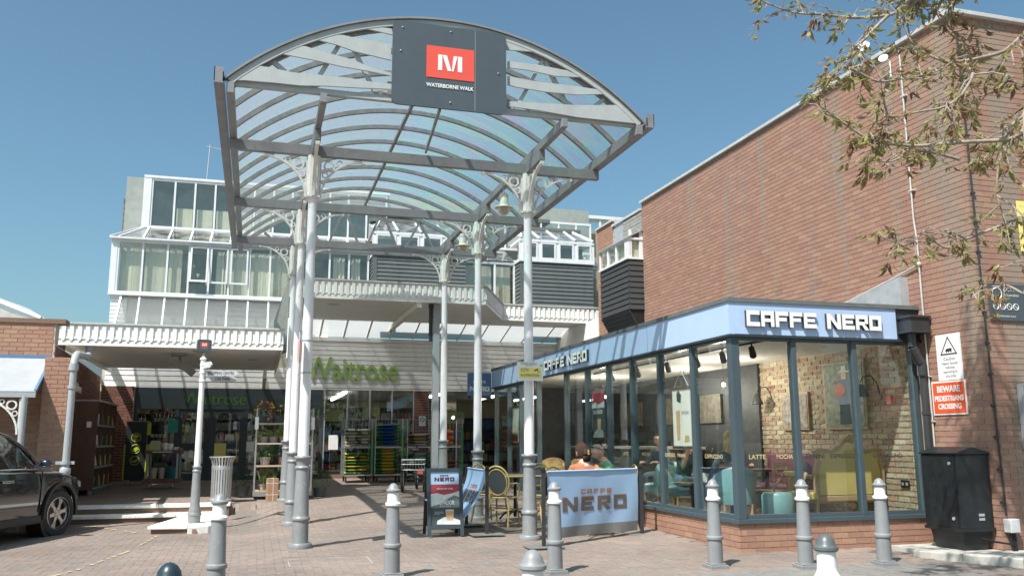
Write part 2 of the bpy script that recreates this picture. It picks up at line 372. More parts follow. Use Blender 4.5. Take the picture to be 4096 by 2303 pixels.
mat_rnd('paver',[(0.236,0.184,0.159),(0.251,0.197,0.172),(0.223,0.187,0.166),(0.259,0.206,0.175),(0.205,0.185,0.173),(0.241,0.189,0.159),(0.229,0.198,0.176),(0.263,0.210,0.177),(0.237,0.180,0.153)],mott=.14,mscale=24,bump=.2,stain=.0,blot=.20)
mat_rnd('paver_grey',[(.18,.172,.162),(.21,.20,.19),(.195,.188,.18),(.225,.212,.20)],mott=.16,mscale=24,bump=.2,blot=.2)
glass('glass',(.94,.97,.96),1.5,.005); glass('glass_shop',(.86,.91,.89),1.5,.03); glass('glass_upper',(.90,.94,.925),1.55,.03,dirt=.03); glass('glass_frost',(.7,.76,.76),1.5,.12,.25,dirt=.4)
glass('glass_roof',(.55,.58,.60),1.5,.12,.12,dirt=.22)
def poly_mat(name,sat,haze,dk=1.):
    m,t,p=nodes(name); L=t.links.new; t.nodes.remove(p)
    geo=nd(t,'NewGeometry'); mp=nd(t,'Mapping'); mp.inputs['Scale'].default_value=(.55,2.6,.8); mp.inputs['Rotation'].default_value=(0,0,.5); L(geo.outputs['Position'],mp.inputs[0])
    nz=nd(t,'TexNoise',i_Scale=.75,i_Detail=3.,i_Distortion=1.6); L(mp.outputs[0],nz.inputs['Vector'])
    cr=nd(t,'ValToRGB'); e=cr.color_ramp; cs=[(.74,.80,.79),(.64,.76,.80),(.64,.82,.74),(.76,.72,.79),(.64,.78,.78),(.70,.85,.72),(.80,.75,.75),(.72,.80,.79)]  # view-dependent iridescent sheen of the sheeting painted in as fixed tints
    while len(e.elements)<len(cs): e.elements.new(.5)
    for i,c in enumerate(cs):
        e.elements[i].position=.25+.5*i/(len(cs)-1); g=sum(c)/3; e.elements[i].color=c4([(g+(x-g)*sat)*dk for x in c])
    L(nz.outputs[0],cr.inputs[0])
    tr=nd(t,'BsdfTransparent'); L(cr.outputs[0],tr.inputs[0]); tl=nd(t,'BsdfTranslucent'); L(cr.outputs[0],tl.inputs[0]); gl=nd(t,'BsdfGlossy'); gl.inputs['Roughness'].default_value=.12
    n2=nd(t,'TexNoise',i_Scale=38.,i_Detail=3.); L(geo.outputs['Position'],n2.inputs['Vector']); r2=nd(t,'MapRange'); r2.inputs['From Min'].default_value=.62; r2.inputs['From Max'].default_value=.74; r2.inputs['To Max'].default_value=.6; L(n2.outputs[0],r2.inputs[0])
    df=nd(t,'BsdfDiffuse'); df.inputs[0].default_value=(.10,.11,.09,1)
    m1=nd(t,'MixShader'); m1.inputs[0].default_value=haze; L(tr.outputs[0],m1.inputs[1]); L(tl.outputs[0],m1.inputs[2])
    m2=nd(t,'MixShader'); m2.inputs[0].default_value=.07; L(m1.outputs[0],m2.inputs[1]); L(gl.outputs[0],m2.inputs[2])
    m3=nd(t,'MixShader'); L(r2.outputs[0],m3.inputs[0]); L(m2.outputs[0],m3.inputs[1]); L(df.outputs[0],m3.inputs[2])
    L(m3.outputs[0],t.nodes['Material Output'].inputs[0])
poly_mat('poly',.6,.2,.95); poly_mat('poly_rainbow',1.6,.22,.95); poly_mat('glass_rooflight',.05,.74,.74); poly_mat('glass_sloping',.12,.5,.95)
# ---------------------------------------------------------------- ground
_it=lambda y,a,b: float(np.interp(y,a,b))
def g(x,y):
    gc=_it(y,[8,12.3,15.2,18.15,24.6],[-.05,0,.02,.21,.37]); gr=_it(y,[8,9.9,13,15.2,18.2,24.6],[-.05,0,.088,.12,.25,.37])
    gl=_it(y,[8,12,17.2,19,24.6],[-.07,-.05,-.03,.21,.37])
    k=min(max((x-3.9)/1.8,0),1); z=gc*(1-k)+gr*k
    k=min(max((-x+.55)/.8,0),1); k=k*k*(3-2*k)
    if y>17.86: k=0
    z=z*(1-k)+gl*k
    if x<-.38 and y>17.86: z=_it(y,[17.8,24.6],[.245,.37])
    return z
big=MB()
big.box(-400,-400,-.5,400,600,-.19); gb=big.build('ground','asphalt'); gb['kind']='structure'
xs=np.arange(-9,9.01,.5); ys=np.arange(3.5,25.01,.5); mb=MB()
for a,b,lo,hi in((-9,9,3.5,17.2),(-.38,9,17.2,25.2),(-9,-.38,17.86,25.2)):
    X=np.linspace(a,b,max(2,int((b-a)/.5))); Y=np.linspace(lo,hi,int((hi-lo)/.5)+1); o=len(mb.v)
    mb.v+=[(x,y,(g(x,max(y,lo+.01) if lo>17 and b<0 else y))-.006) for y in Y for x in X]
    for j in range(len(Y)-1):
        for i in range(len(X)-1): mb.f.append((o+j*len(X)+i,o+j*len(X)+i+1,o+(j+1)*len(X)+i+1,o+(j+1)*len(X)+i)); mb.m.append(0)
pave=mb.build('pavement','sand_joint'); pave['kind']='structure'
# block pavers, 200 x 100, ninety degree herringbone
a=.1; P=[]; rs=np.random.RandomState(3)
for i in range(-80,95):
    for j in range(70,251):
        k=(i-j)%4
        if k==0: P.append((i*a,j*a,(i+2)*a,(j+1)*a,0))
        elif k==3: P.append((i*a,j*a,(i+1)*a,(j+2)*a,1))
def in_plaza(x,y):
    if y<7.2 or y>24.85: return False
    if x>5.80 and y>9.86: return False
    if x>6.4+ (y-8.0)*1.5 and y<9.6 and x>7.55: return False
    if x<-.36 and 17.02<y<17.98: return False
    if x<-.30 and 15.3<y<17.1 and x>-1.9 and False: return False
    px=math.atan2(x,y)
    return -.245<px<.84 and (x>-5.2 if y<16.6 else x>-3.95)
KE=[];RE=[]
for p in P:
    cx,cy=(p[0]+p[2])/2,(p[1]+p[3])/2
    if in_plaza(cx,cy): KE.append(p)
KE=np.array(KE); zc=np.array([[g(q[0],q[1]),g(q[2],q[1]),g(q[2],q[3]),g(q[0],q[3])] for q in KE])
jt=.0016; k=rs.rand(len(KE))*.003
cor=np.stack([np.stack([KE[:,ax]+sx*jt,KE[:,ay]+sy*jt,zc[:,q]+k],1) for q,(ax,ay,sx,sy) in enumerate(((0,1,1,1),(2,1,-1,1),(2,3,-1,-1),(0,3,1,-1)))],1)
cen=cor.mean(1); dist=np.hypot(cen[:,0],cen[:,1]); vis=(cen[:,0]/cen[:,1]>-.24)&(cen[:,0]/cen[:,1]<.82)&(dist>8.9)
near=np.argsort(np.where(vis,dist,1e9))[:300]; rest=np.setdiff1d(np.arange(len(KE)),near)
greyband=(cen[:,1]<8.9-.02*cen[:,0])&(cen[:,0]>4.6)
me=pieces_mesh('pavers',cor[np.setdiff1d(rest,np.where(greyband)[0])],(0,0,-.03),'paver',5); o=link('pavers',me,pave); o['kind']='stuff'
gi=np.intersect1d(rest,np.where(greyband)[0])
if len(gi): me=pieces_mesh('pavers',cor[gi],(0,0,-.03),'paver_grey',6); o=link('pavers',me,pave); o['kind']='stuff'
PV={}
for ori,(w,h) in enumerate(((.1-jt,.05-jt),(.05-jt,.1-jt))):
    for mt in ('paver','paver_grey'): PV[ori,mt]=[pieces_mesh('paver',[[(-w,-h,0),(w,-h,0),(w,h,0),(-w,h,0)]],(0,0,-.03),mt,rnd=[(q+.5)/8]) for q in range(8)]
for i in near:
    o=link('paver',PV[int(KE[i,4]),'paver_grey' if greyband[i] else 'paver'][rs.randint(8)],pave); o.location=Vector(cen[i])
# steps up to the shop level, white painted nosings
def step_run(name,label_,x0,x1,y0,y1,zt,n):
    t=thing(name,label_,'step',((x0+x1)/2,y0,zt-.2),world=True,group='white edged entrance steps')
    MB().box(x0,y0+.03,zt-.35,x1-.02,y1,zt-.055).build('riser','brick_step',t)
    L=(x1-x0)/n
    for i in range(n):
        m=MB(); r=random.uniform(-.003,.003); m.box(x0+i*L+.002,y0+r,zt-.055,x0+(i+1)*L-.002,y1,zt+random.uniform(0,.003)); m.build('nosing_slab','step_white',t,bevel=.008)
    return t
mat('brick_step',(.20,.125,.09),.9,var=.25,scale=14,stretch=(4,4,12))
step_run('entrance_step','lower white edged step beside the black car',-6.6,-.62,17.15,17.56,.10,9)
step_run('entrance_step','upper white edged step below the shop terrace',-6.6,-.36,17.52,17.90,.245,10)
MB().box(-6.6,17.9,-.3,-.38,25.2,.22).build('terrace','concrete')['kind']='structure'
# splayed plinth with the finger post
t=thing('post_plinth','low white edged wedge plinth under the finger signpost','plinth',(-1,15,0),world=True)
MB().prism([(-1.47,15.02),(-.80,14.86),(-.80,15.1),(-1.36,15.2)],lambda u,v,s:(u,v,s),-.2,.035).build('brickwork','brick_step',t)
MB().prism([(-1.52,14.98),(-.93,14.86),(-.93,17.12),(-1.13,17.12)],lambda u,v,s:(u,v,s),.035,.085).build('slab','step_white',t,bevel=.01)
MB().prism([(-.925,14.86),(-.62,14.92),(-.45,15.15),(-.42,15.45),(-.52,17.12),(-.925,17.12)],lambda u,v,s:(u,v,s),-.1,.075).build('curved_slab','step_white',t,bevel=.012)
# worn yellow bay line: short painted dashes lying 4 mm over the pavers
def painted(name,pts,w,gaps,label_):
    m=MB(); r=random.Random(5)
    for (x0,y0),(x1,y1) in zip(pts,pts[1:]):
        L=math.hypot(x1-x0,y1-y0); n=int(L/.10); ux,uy=(x1-x0)/L,(y1-y0)/L
        for i in range(n):
            if r.random()<gaps: continue
            s0,s1=i*.1+.004,(i+1)*.1-.004; ww=w/2*r.uniform(.6,1.05); q=[]
            for s_,e in((s0,-1),(s1,-1),(s1,1),(s0,1)):
                x=x0+ux*s_-uy*ww*e; y=y0+uy*s_+ux*ww*e; q.append((x,y,g(x,y)+.0085))
            m.add(q,[(0,1,2,3)])
    o=m.build(name,'yellow_line'); return tag(o,label_,'road marking')
painted('bay_line',[(-2.2,10.4),(-1.85,11.2),(-1.5,12.9),(-1.35,14.6),(-1.42,14.95)],.05,.42,'worn yellow parking bay line curving to the signpost plinth')
painted('bay_line',[(-2.55,16.6),(-1.62,15.1)],.06,.35,'faded yellow line stub beside the white step')
ac0=thing('access_cover','faint recessed access cover frame in the paving near the left column','cover',(.85,10.7,0),world=True)
mat('steel_worn',(.36,.35,.33),.6,var=.25,dirt=.4)
for x0,y0,x1,y1 in((.45,10.50,1.40,10.515),(.45,11.08,1.40,11.095),(.45,10.516,.465,11.079),(1.385,10.516,1.40,11.079)):
    zz=g(x0,y0)+.0075; MB().box(x0,y0,zz-.006,x1,y1,zz+.0005).build('frame_bar','steel_worn',ac0)
# kerb and concrete strip at the right
t=thing('kerb','weathered concrete kerb below the black cabinet','kerb',(8.3,8.5,0),world=True)
for i,(x0,y0,x1,y1) in enumerate(((7.72,9.12,7.98,8.62),(7.98,8.62,8.35,8.12),(8.35,8.12,8.9,7.55),(8.9,7.55,9.6,7.0))):
    MB().prism([(x0,y0),(x1,y1),(x1+.12,y1+.1),(x0+.12,y0+.1)],lambda u,v,s:(u,v,s),-.2,.055-.002*i).build('kerb_stone','concrete',t,bevel=.015)
m=MB(); m.prism([(7.86,9.2),(8.1,8.7),(8.47,8.22),(9.0,7.65),(9.7,7.1),(14,7.1),(14,9.7),(7.86,9.7)],lambda u,v,s:(u,v,s),-.2,.045)
m.build('footway','concrete')['kind']='structure'
# ---------------------------------------------------------------- entrance canopy
CX=2.22; ARC_R=3.91; ARC_C=2.875
def arcz(x,dr=0): return ARC_C+math.sqrt(max((ARC_R+dr)**2-(x-CX)**2,0))
def arcpt(t,dr=0):  # t -1..1
    A=math.asin(2.72/ARC_R); return CX+(ARC_R+dr)*math.sin(A*t), ARC_C+(ARC_R+dr)*math.cos(A*t)
can=thing('entrance_canopy','large arched glass entrance canopy on six white iron columns','canopy',(CX,15,0),world=True)
colx=(.645,3.81); coly=(12.14,15.19,18.15)
base_prof=[(.155,0),(.158,.02),(.155,.06),(.145,.075),(.110,.078),(.107,.10),(.103,.355),(.118,.37),(.121,.385),(.116,.40),(.105,.412),(.101,.43),(.085,1.02),(.098,1.03),(.102,1.045),(.096,1.06),(.083,1.07),(.084,1.11),(.098,1.15),(.116,1.165),(.119,1.18),(.112,1.195),(.07,1.20)]
def bracket_mesh():
    m=MB(); L,H=.64,.60; arc=[]
    for i in range(15):
        t=i/14*math.pi/2; arc.append((L-(L-.035)*math.sin(t)*1.0, 0, -H+H*(1-math.cos(t)) if False else 0))
    pts=[(L-(L-.03)*math.sin(a), 0, -.025-(H-.025)*(1-math.cos(a))) for a in [i/14*math.pi/2 for i in range(15)]]
    for p,q in zip(pts,pts[1:]): m.beam(p,q,.045,.028,up=(0,1,0) if False else (.7,0,.7))
    m.box(L-.04,-.028,-.05,L,.028,-.004); m.box(0,-.012,-.60,.03,.012,-.02)
    for cx,cz,r,w in((.14,-.125,.082,.026),(.285,-.072,.042,.015),(.085,-.262,.046,.016)):
        n=18; vs=[];fs=[]
        for k in range(n):
            a=2*math.pi*k/n
            for rr,yy in((r,-.014),(r-w,-.014),(r-w,.014),(r,.014)): vs.append((cx+rr*math.cos(a),yy,cz+rr*math.sin(a)))
        for k in range(n):
            k2=(k+1)%n
            for e in range(4): fs.append((k*4+e,k*4+(e+1)%4,k2*4+(e+1)%4,k2*4+e))
        m.add(vs,fs)
    return m.mesh('bracket','iron_white')
BRK=bracket_mesh()
for y in coly:
    for x in colx:
        z0=g(x,y); cl=MB().lathe([(.073,z0+1.19),(.073,z0+1.6),(.058,4.77)],(x,y,0),28).build('column','column_white',can,smooth=40)
        MB().lathe([(r,z+z0-.01) for r,z in base_prof],(x,y,0),28).build('column_base','column_grey',cl,smooth=32)
        cp=MB(); cp.prism([(-.05,-.085),(.05,-.085),(.085,-.05),(.085,.05),(.05,.085),(-.05,.085),(-.085,.05),(-.085,-.05)],lambda u,v,s:(x+u,y+v,s),4.76,5.345)
        cp.box(x-.092,y-.092,4.735,x+.092,y+.092,4.762); cp.build('capital','iron_white',cl)
        for kx,a in enumerate((0,math.pi,math.pi/2,-math.pi/2)):
            b=link('bracket',BRK,cl); b.location=(x+.075*math.cos(a),y+.075*math.sin(a),5.345); b.rotation_euler=(0,0,a)
    MB().box(-.51,y-.045,5.35,4.96,y+.045,5.50).build('cross_beam','steel',can,bevel=.004)
for x in colx:
    MB().box(x-.04,10.44,5.502,x+.04,19.85,5.62).build('purlin','steel',can,bevel=.004)
    for y in coly: MB().beam((x,y-.72,5.425),(x,y-.046,5.425),.085,.145).build('haunch','steel',can); MB().beam((x,y+.046,5.425),(x,y+.72,5.425),.085,.145).build('haunch','steel',can)
for x in (-.46,4.90): MB().box(x-.045,10.44,5.502,x+.045,19.85,5.645).build('edge_beam','steel',can,bevel=.004)
for x,s in ((-.595,-1),(5.045,1)):
    m=MB(); m.box(x-.055,10.40,5.60,x+.055,19.9,5.615); m.box(x-s*.055,10.40,5.615,x-s*.045,19.9,5.74); m.box(x+s*.045,10.40,5.615,x+s*.055,19.9,5.80); m.box(x-.055,10.40,5.616,x+.055,10.41,5.80); m.build('gutter','steel',can)
MB().box(CX-.025,10.5,6.70,CX+.025,19.8,6.76).build('ridge_bar','steel_rib',can)
MB().beam((2.12,10.5,5.60),(2.24,12.12,5.56),.03,.05).build('tie_bar','steel',can)
ribs=[10.55+.7725*k for k in range(13)]
for i,y in enumerate(ribs):
    m=MB(); n=28; hw=.028; dp=.075 if i else .11; vs=[];fs=[]
    for k in range(n+1):
        for dr,yy in((-.01,-hw),(-.01,hw),(-dp,hw),(-dp,-hw)):
            X,Z=arcpt(-1+2*k/n,dr); vs.append((X,y+yy,Z))
    for k in range(n):
        for e in range(4): fs.append((k*4+e,k*4+(e+1)%4,k*4+4+(e+1)%4,k*4+4+e))
    fs+=[(0,1,2,3),(n*4+3,n*4+2,n*4+1,n*4)]; m.add(vs,fs); m.build('rib','steel_rib',can,smooth=40)
for i in range(12):
    for side in (-1,1):
        m=MB(); n=12; y0,y1=ribs[i]-.002,ribs[i+1]-.004
        vs=[(*(lambda q:(q[0],y))(arcpt(side*k/n,0)),arcpt(side*k/n,.004 if side>0 else 0)[1]) for k in range(n+1) for y in (y0,y1)]
        vs=[]; 
        for k in range(n+1):
            X,Z=arcpt(side*(.002+.998*k/n),.002)
            sag=.012*math.sin(math.pi*k/n)*math.sin(i*1.7+side)
            for y,zz in((y0,0),((y0+y1)/2,sag),(y1,0)): vs.append((X,y,Z+zz))
        fs=[]
        for k in range(n):
            for e in(0,1): fs.append((k*3+e,k*3+e+1,k*3+4+e,k*3+3+e))
        m.add(vs,fs); m.build('glazing_panel','poly_rainbow' if side>0 else 'poly',can,smooth=60)
# weathered capping along the front arch
for y in (10.47,19.86):
    m=MB(); n=36
    for k in range(n): 
        p=arcpt(-1.01+2.02*k/n,.014); q=arcpt(-1.01+2.02*(k+1)/n,.014); m.beam((p[0],y,p[1]),(q[0],y,q[1]),.10,.026)
    m.build('arch_capping','steel',can)
def truss(y,board):
    MB().box(-.5,y-.035,5.625,4.94,y+.035,5.70).build('truss_chord','truss_board' if board else 'steel',can,bevel=.004)
    xs=[-.42,.45,1.35,2.22,3.1,4.0,4.86]; nodes_=[]
    for k in range(6):
        xm=(xs[k]+xs[k+1])/2; zt=arcz(xm,-.09)
        for x in (xs[k],xs[k+1]):
            if k in(0,) and x==xs[0] or k==5 and x==xs[6]: continue
            s=.04 if x<xm else -.04
            MB().beam((x+s,y+.02,5.70),(xm-s*.3,y+.02,zt),.05,.06,up=(0,1,0)).build('truss_web','truss_board' if board else 'steel',can)
truss(10.53,True); truss(19.82,False)
BOARDS={'L1': [(-0.49, 5.66), (-0.21, 5.89), (-0.01, 5.88), (0.24, 5.85), (0.49, 5.85), (0.92, 5.86), (1.18, 5.84), (1.48, 5.84), (1.48, 5.77), (1.05, 5.74), (0.67, 5.72), (0.36, 5.69), (0.05, 5.69), (-0.31, 5.68)] ,
'L2': [(0.06, 6.08), (0.26, 6.2), (0.4, 6.21), (0.66, 6.16), (0.97, 6.11), (1.25, 6.02), (1.47, 5.99), (1.47, 5.95), (1.18, 5.98), (0.85, 6.0), (0.53, 6.04), (0.18, 6.07)] ,
'L3': [(0.51, 6.32), (0.69, 6.41), (0.85, 6.42), (1.04, 6.4), (1.25, 6.39), (1.46, 6.37), (1.47, 6.16), (1.25, 6.19), (1.01, 6.22), (0.78, 6.28), (0.58, 6.31)] ,
'L4': [(1.1, 6.55), (1.24, 6.59), (1.47, 6.59), (1.48, 6.51), (1.3, 6.53)] ,
'R1': [(3.03, 5.78), (3.43, 5.8), (3.99, 5.83), (4.62, 5.9), (4.91, 5.66), (4.57, 5.66), (3.99, 5.66), (3.43, 5.7), (3.03, 5.71)] ,
'R2': [(3.02, 6.13), (3.43, 6.1), (3.86, 6.1), (4.29, 6.09), (4.37, 6.03), (4.0, 5.98), (3.57, 5.97), (3.15, 5.99), (3.02, 6.01)] ,
'R3': [(3.02, 6.34), (3.43, 6.34), (3.86, 6.31), (4.07, 6.24), (3.72, 6.21), (3.29, 6.25), (3.02, 6.25)] ,
'R4': [(2.99, 6.67), (3.27, 6.61), (3.41, 6.52), (3.16, 6.51), (3.0, 6.5)]}
for k,p in BOARDS.items(): MB().prism(p,lambda u,v,s:(u,s,v),10.452,10.478).build('wavy_board','truss_board',can)
# curved facing under the capping on the front gable
m=MB(); n=40; vs=[];fs=[]
for k in range(n+1):
    for dr,yy in((-.005,10.448),(-.005,10.484),(-.085,10.484),(-.085,10.448)):
        X,Z=arcpt(-1+2*k/n,dr); vs.append((X,yy,Z))
for k in range(n):
    for e in range(4): fs.append((k*4+e,k*4+(e+1)%4,k*4+4+(e+1)%4,k*4+4+e))
m.add(vs,fs); m.build('arch_board','truss_board',can,smooth=40)
# name board
def rrect(x0,z0,x1,z1,r,n=6):
    P=[]
    for cx,cz,a0 in((x1-r,z0+r,-90),(x1-r,z1-r,0),(x0+r,z1-r,90),(x0+r,z0+r,180)):
        for k in range(n+1): a=RAD(a0+90*k/n); P.append((cx+r*math.cos(a),cz+r*math.sin(a)))
    return P
FX=lambda x,y,z: frame((x,y,z),(1,0,0),(0,0,1))     # lettering facing the camera side (-Y)
sg=thing('sign_board','dark grey board with red M square fixed to the front of the canopy','sign',(2.23,10.4,5.55),world=True)
MB().prism(rrect(1.475,5.56,2.98,6.69,.075),lambda u,v,s:(u,s,v),10.395,10.425).build('panel','slate_panel',sg)
MB().box(1.914,10.389,5.966,2.544,10.3945,6.398).build('red_square','red_sign',sg)
M_=[[(0,0),(.26,0),(.26,1),(0,1)],[(.30,1),(.55,0),(.72,0),(.50,1)][::1],[(.62,0),(.62,0)]]
def logo(F,w,h,parent):
    m=MB()
    for q in ([(0,0),(.17,0),(.17,1),(0,1)],[(.19,.97),(.40,0),(.555,0),(.36,1),(.19,1)],[(.575,.05),(.60,0),(.64,0),(.80,1),(.64,1)],[(.82,0),(1,0),(1,1),(.82,1)]):
        m.prism([(a_*w,b_*h) for a_,b_ in q],lambda u,v,s:(u,v,s),0,.004)
    o=m.build('emblem','white',parent); o.matrix_basis=F
logo(FX(2.065,10.3885,6.072),.318,.212,sg)
text('WATERBORNE WALK',.07,FX(1.918,10.3885,5.838),'white',sg,width=.622,bold=.0016,ext=.002)
for x,z in((1.6,6.6),(2.23,6.62),(1.58,6.28),(2.87,6.12),(2.23,5.65)): MB().sphere((x,10.392,z),.012,8,5).build('bolt','lead',sg)
MB().box(2.556,10.392,5.57,2.560,10.3944,6.68).build('seam','lead',sg)
# pendant lamps under the purlins
lp=thing('pendant_lamp','white pendant lamp under the canopy, nearest on the right beam','lamp',(3.81,13.45,5.5),group='pendant lamps under the canopy')
MB().tube([(0,0,0),(0,0,-.09)],.012,8).build('stem','iron_white',lp)
MB().lathe([(.01,-.08),(.055,-.082),(.062,-.095),(.058,-.115),(.078,-.12),(.08,-.14),(.07,-.155),(.074,-.165),(.074,-.285),(.085,-.30),(.155,-.322),(.158,-.33),(.15,-.334),(.08,-.325)],n=24).build('housing','iron_white',lp,smooth=35)
mat('lamp_bowl',(.52,.50,.42),.25,var=.15,scale=12,trans=.35)
MB().lathe([(.105,-.33),(.104,-.36),(.085,-.41),(.05,-.445),(.005,-.455)],n=20).build('bowl','lamp_bowl',lp,smooth=50)
dup(lp,(3.81,16.45,5.5),label='white pendant lamp under the canopy, far one on the right beam')
dup(lp,(.645,13.45,5.5),label='white pendant lamp half hidden behind the nearest left column')
dup(lp,(.645,16.45,5.5),label='white pendant lamp behind the middle left column')
# small signs strapped to columns
s=thing('warning_sign','white and yellow CCTV plate strapped to the right front column','sign',(3.79,12,2.2),world=True)
MB().prism(rrect(3.592,2.222,3.982,2.494,.012,3),lambda u,v,s_:(u,s_,v),12.0,12.006).build('plate','white',s)
mat('yellow_sign',(.80,.70,.22),.5,var=.03); mat('ink',(.03,.03,.03),.6)
MB().box(3.622,11.996,2.262,3.952,11.9995,2.412).build('yellow_panel','yellow_sign',s)
text('CCTV',.062,FX(3.645,11.995,2.355),'ink',s,width=.12,bold=.0006); text('IN OPERATION',.05,FX(3.645,11.995,2.285),'ink',s,width=.275,bold=.0006)
text('IMAGES ARE BEING MONITORED FOR\nCRIME PREVENTION, DETECTION\n& PUBLIC SAFETY',.017,FX(3.77,11.997,2.470),'ink',s,align='CENTER',width=.26)
m=MB(); m.prism([(3.845,2.375),(3.905,2.40),(3.912,2.383),(3.855,2.358)],lambda u,v,q:(u,q,v),11.9945,11.9955); m.prism([(3.885,2.375),(3.915,2.345),(3.94,2.345),(3.94,2.352),(3.918,2.352),(3.893,2.38)],lambda u,v,q:(u,q,v),11.9935,11.9943); m.build('camera_symbol','ink',s)
MB().lathe([(.018,0),(.018,.002)],n=14).xf(Matrix.Translation((3.955,11.998,2.445))@Matrix.Rotation(math.pi/2,4,'X')).build('round_logo','green_sign',s)
s=thing('speed_sign','upright white plate with red ring seen edge on, strapped to left front column','sign',(.55,11.8,2.4),world=True)
F=Matrix.Translation((.56,12.06,0))@Matrix.Rotation(RAD(-90-6.5),4,'Z')
MB().prism(rrect(0,2.22,.42,2.78,.02,3),lambda u,v,q:(u,q,v),0,.006).xf(F).build('plate','white',s)
m=MB(); m.tube([(.21+.15*math.cos(2*math.pi*k/28),-.003,2.55+.15*math.sin(2*math.pi*k/28)) for k in range(29)],.014,6,cap=False); m.xf(F).build('red_ring','red_sign',s)
text('5',.2,F@FX(.15,-.004,2.48),'ink',s)
for z in (2.28,2.72): MB().lathe([(.073,0),(.075,.004),(.075,.016),(.073,.02)],(.645,12.14,z-.0),24).build('strap','lead',s)
# ---------------------------------------------------------------- brick building on the right
XW=8.75
bb=thing('brick_building','tall red brick building with pale coping behind the coffee shop','building',(12,14,0),world=True)
m=MB(); m.box(XW+.004,8.8+.004,-.3,15.5,18.67,7.0); m.build('wall','mortar',bb)
brick_face(bb,(XW,18.67,-.02),(0,-1,0),(-1,0,0),9.87,7.02,'brick_red',holes=[(0,-.1,8.78,2.95)],seed=11,keep=300)
brick_face(bb,(XW,8.8,-.02),(1,0,0),(0,-1,0),6.7,7.02,'brick_red',holes=[(1.72,4.9,3.0,5.75)],seed=12,keep=0)
m=MB(); m.box(XW-.06,8.73,7.0,XW+.25,18.70,7.06); m.box(XW+.25,8.73,7.0,15.5,9.05,7.06); m.build('coping','coping',bb,bevel=.006)
w_=MB(); w_.box(10.50,8.80,4.90,11.7,8.85,5.72); wn=w_.build('window','room',bb)
m=MB(); m.box(10.47,8.77,4.86,11.7,8.80,4.92); m.box(10.47,8.77,5.66,11.7,8.80,5.74); m.box(10.47,8.77,4.92,10.53,8.80,5.66); m.box(10.47,8.76,5.40,11.7,8.80,5.43); m.build('frame','alu_white',wn)
MB().lathe([(.10,0),(.10,.55),(.12,.56),(.12,.60)],(9.35,9.6,7.0),16).build('flue','pipe_grey',bb,smooth=40)
# conduit along the corner
m=MB(); m.tube([(8.79,8.775,6.7),(8.795,8.775,3.0),(8.83,8.775,.45)],.012,8)
for k in range(16): m.box(8.775,8.765,.6+k*.39,8.835,8.80,.625+k*.39)
tag(m.build('cable_conduit','dark'),'thin black cable conduit clipped down the brick corner','conduit')
mat('box_white',(.62,.62,.62),.5,dirt=.4)
jb=thing('junction_box','small white junction box at the foot of the brick wall with black cables','junction box',(8.86,8.76,.3),world=True)
MB().box(8.79,8.68,.26,8.93,8.795,.42).build('box','box_white',jb,bevel=.008)
m=MB()
for dx in(-.03,0,.03): m.tube([(8.86+dx,8.74,.26),(8.86+dx,8.73,.1),(8.87+dx*.5,8.72,.02)],.014,6)
m.tube([(8.85,8.72,.12),(8.6,8.74,.16),(8.45,8.8,.2)],.012,6); m.build('cable','black',jb)
# caution signs on the flank wall
def YZ(y,z,x=8.735): return frame((x,y,z),(0,-1,0),(0,0,1))
s=thing('caution_sign','white caution sign with lorry triangle on the brick wall','sign',(8.73,9.35,2.4),world=True)
MB().box(8.732,9.145,2.135,8.742,9.57,2.74).build('plate','white',s)
m=MB()
def tri(cx,cz,w,h): return [(cx-w/2,cz),(cx+w/2,cz),(cx,cz+h)]
A,B=tri(9.355,2.47,.29,.24),tri(9.355,2.485,.245,.20)
for i in range(3):
    j=(i+1)%3; m.prism([A[i],A[j],B[j],B[i]],lambda u,v,q:(q,u,v),8.7285,8.7315)
m.build('triangle','ink',s)
m=MB(); F_=lambda u,v,q:(q,u,v)
m.prism([(9.30,2.515),(9.37,2.515),(9.37,2.55),(9.30,2.55)],F_,8.7285,8.731); m.prism([(9.372,2.515),(9.405,2.515),(9.405,2.53),(9.39,2.545),(9.372,2.545)],F_,8.7285,8.731)
for c in(9.315,9.355,9.392): m.prism([(c+.009*math.cos(k),2.510+.009*math.sin(k)) for k in [i*.785 for i in range(8)]],F_,8.7275,8.7284)
m.build('lorry_symbol','ink',s)
for i,(tx,sz) in enumerate((('Caution',.062),('Heavy Goods',.05),('Vehicles',.05),('operating in',.05),('this area',.05))):
    text(tx,sz,YZ(9.355,2.395-.055*i,8.7305),'ink_soft' if 'ink_soft' in MT else 'ink',s,align='CENTER')
s=thing('warning_sign','red and white BEWARE PEDESTRIANS CROSSING sign on the brick wall','sign',(8.73,9.42,1.9),world=True)
MB().box(8.732,9.125,1.688,8.742,9.71,2.128).build('plate','white',s)
mat('orange_red',(.76,.10,.03),.45,var=.03)
MB().box(8.7285,9.145,1.708,8.7315,9.69,2.108).build('red_panel','orange_red',s)
for tx,z,wd in (('BEWARE',1.985,.40),('PEDESTRIANS',1.87,.50),('CROSSING',1.765,.40)): text(tx,.115 if wd==.4 and tx=='BEWARE' else .095,YZ(9.417+wd/2,z,8.727),'white',s,width=wd,bold=.003,ext=.001)
s=thing('notice_board','dark blue notice with prohibition symbols high on the right wall','sign',(9.25,8.78,3),world=True)
MB().box(8.89,8.772,2.855,9.60,8.785,3.33).build('plate','deep_navy' if 'deep_navy' in MT else 'slate_panel',s)
for k in range(4):
    m=MB(); cx=8.99+k*.105; m.tube([(cx+.04*math.cos(i*.45),8.769,3.035+.04*math.sin(i*.45)) for i in range(15)],.005,5,cap=False); m.beam((cx-.028,8.769,3.063),(cx+.028,8.769,3.007),.006,.006); m.build('symbol','white',s)
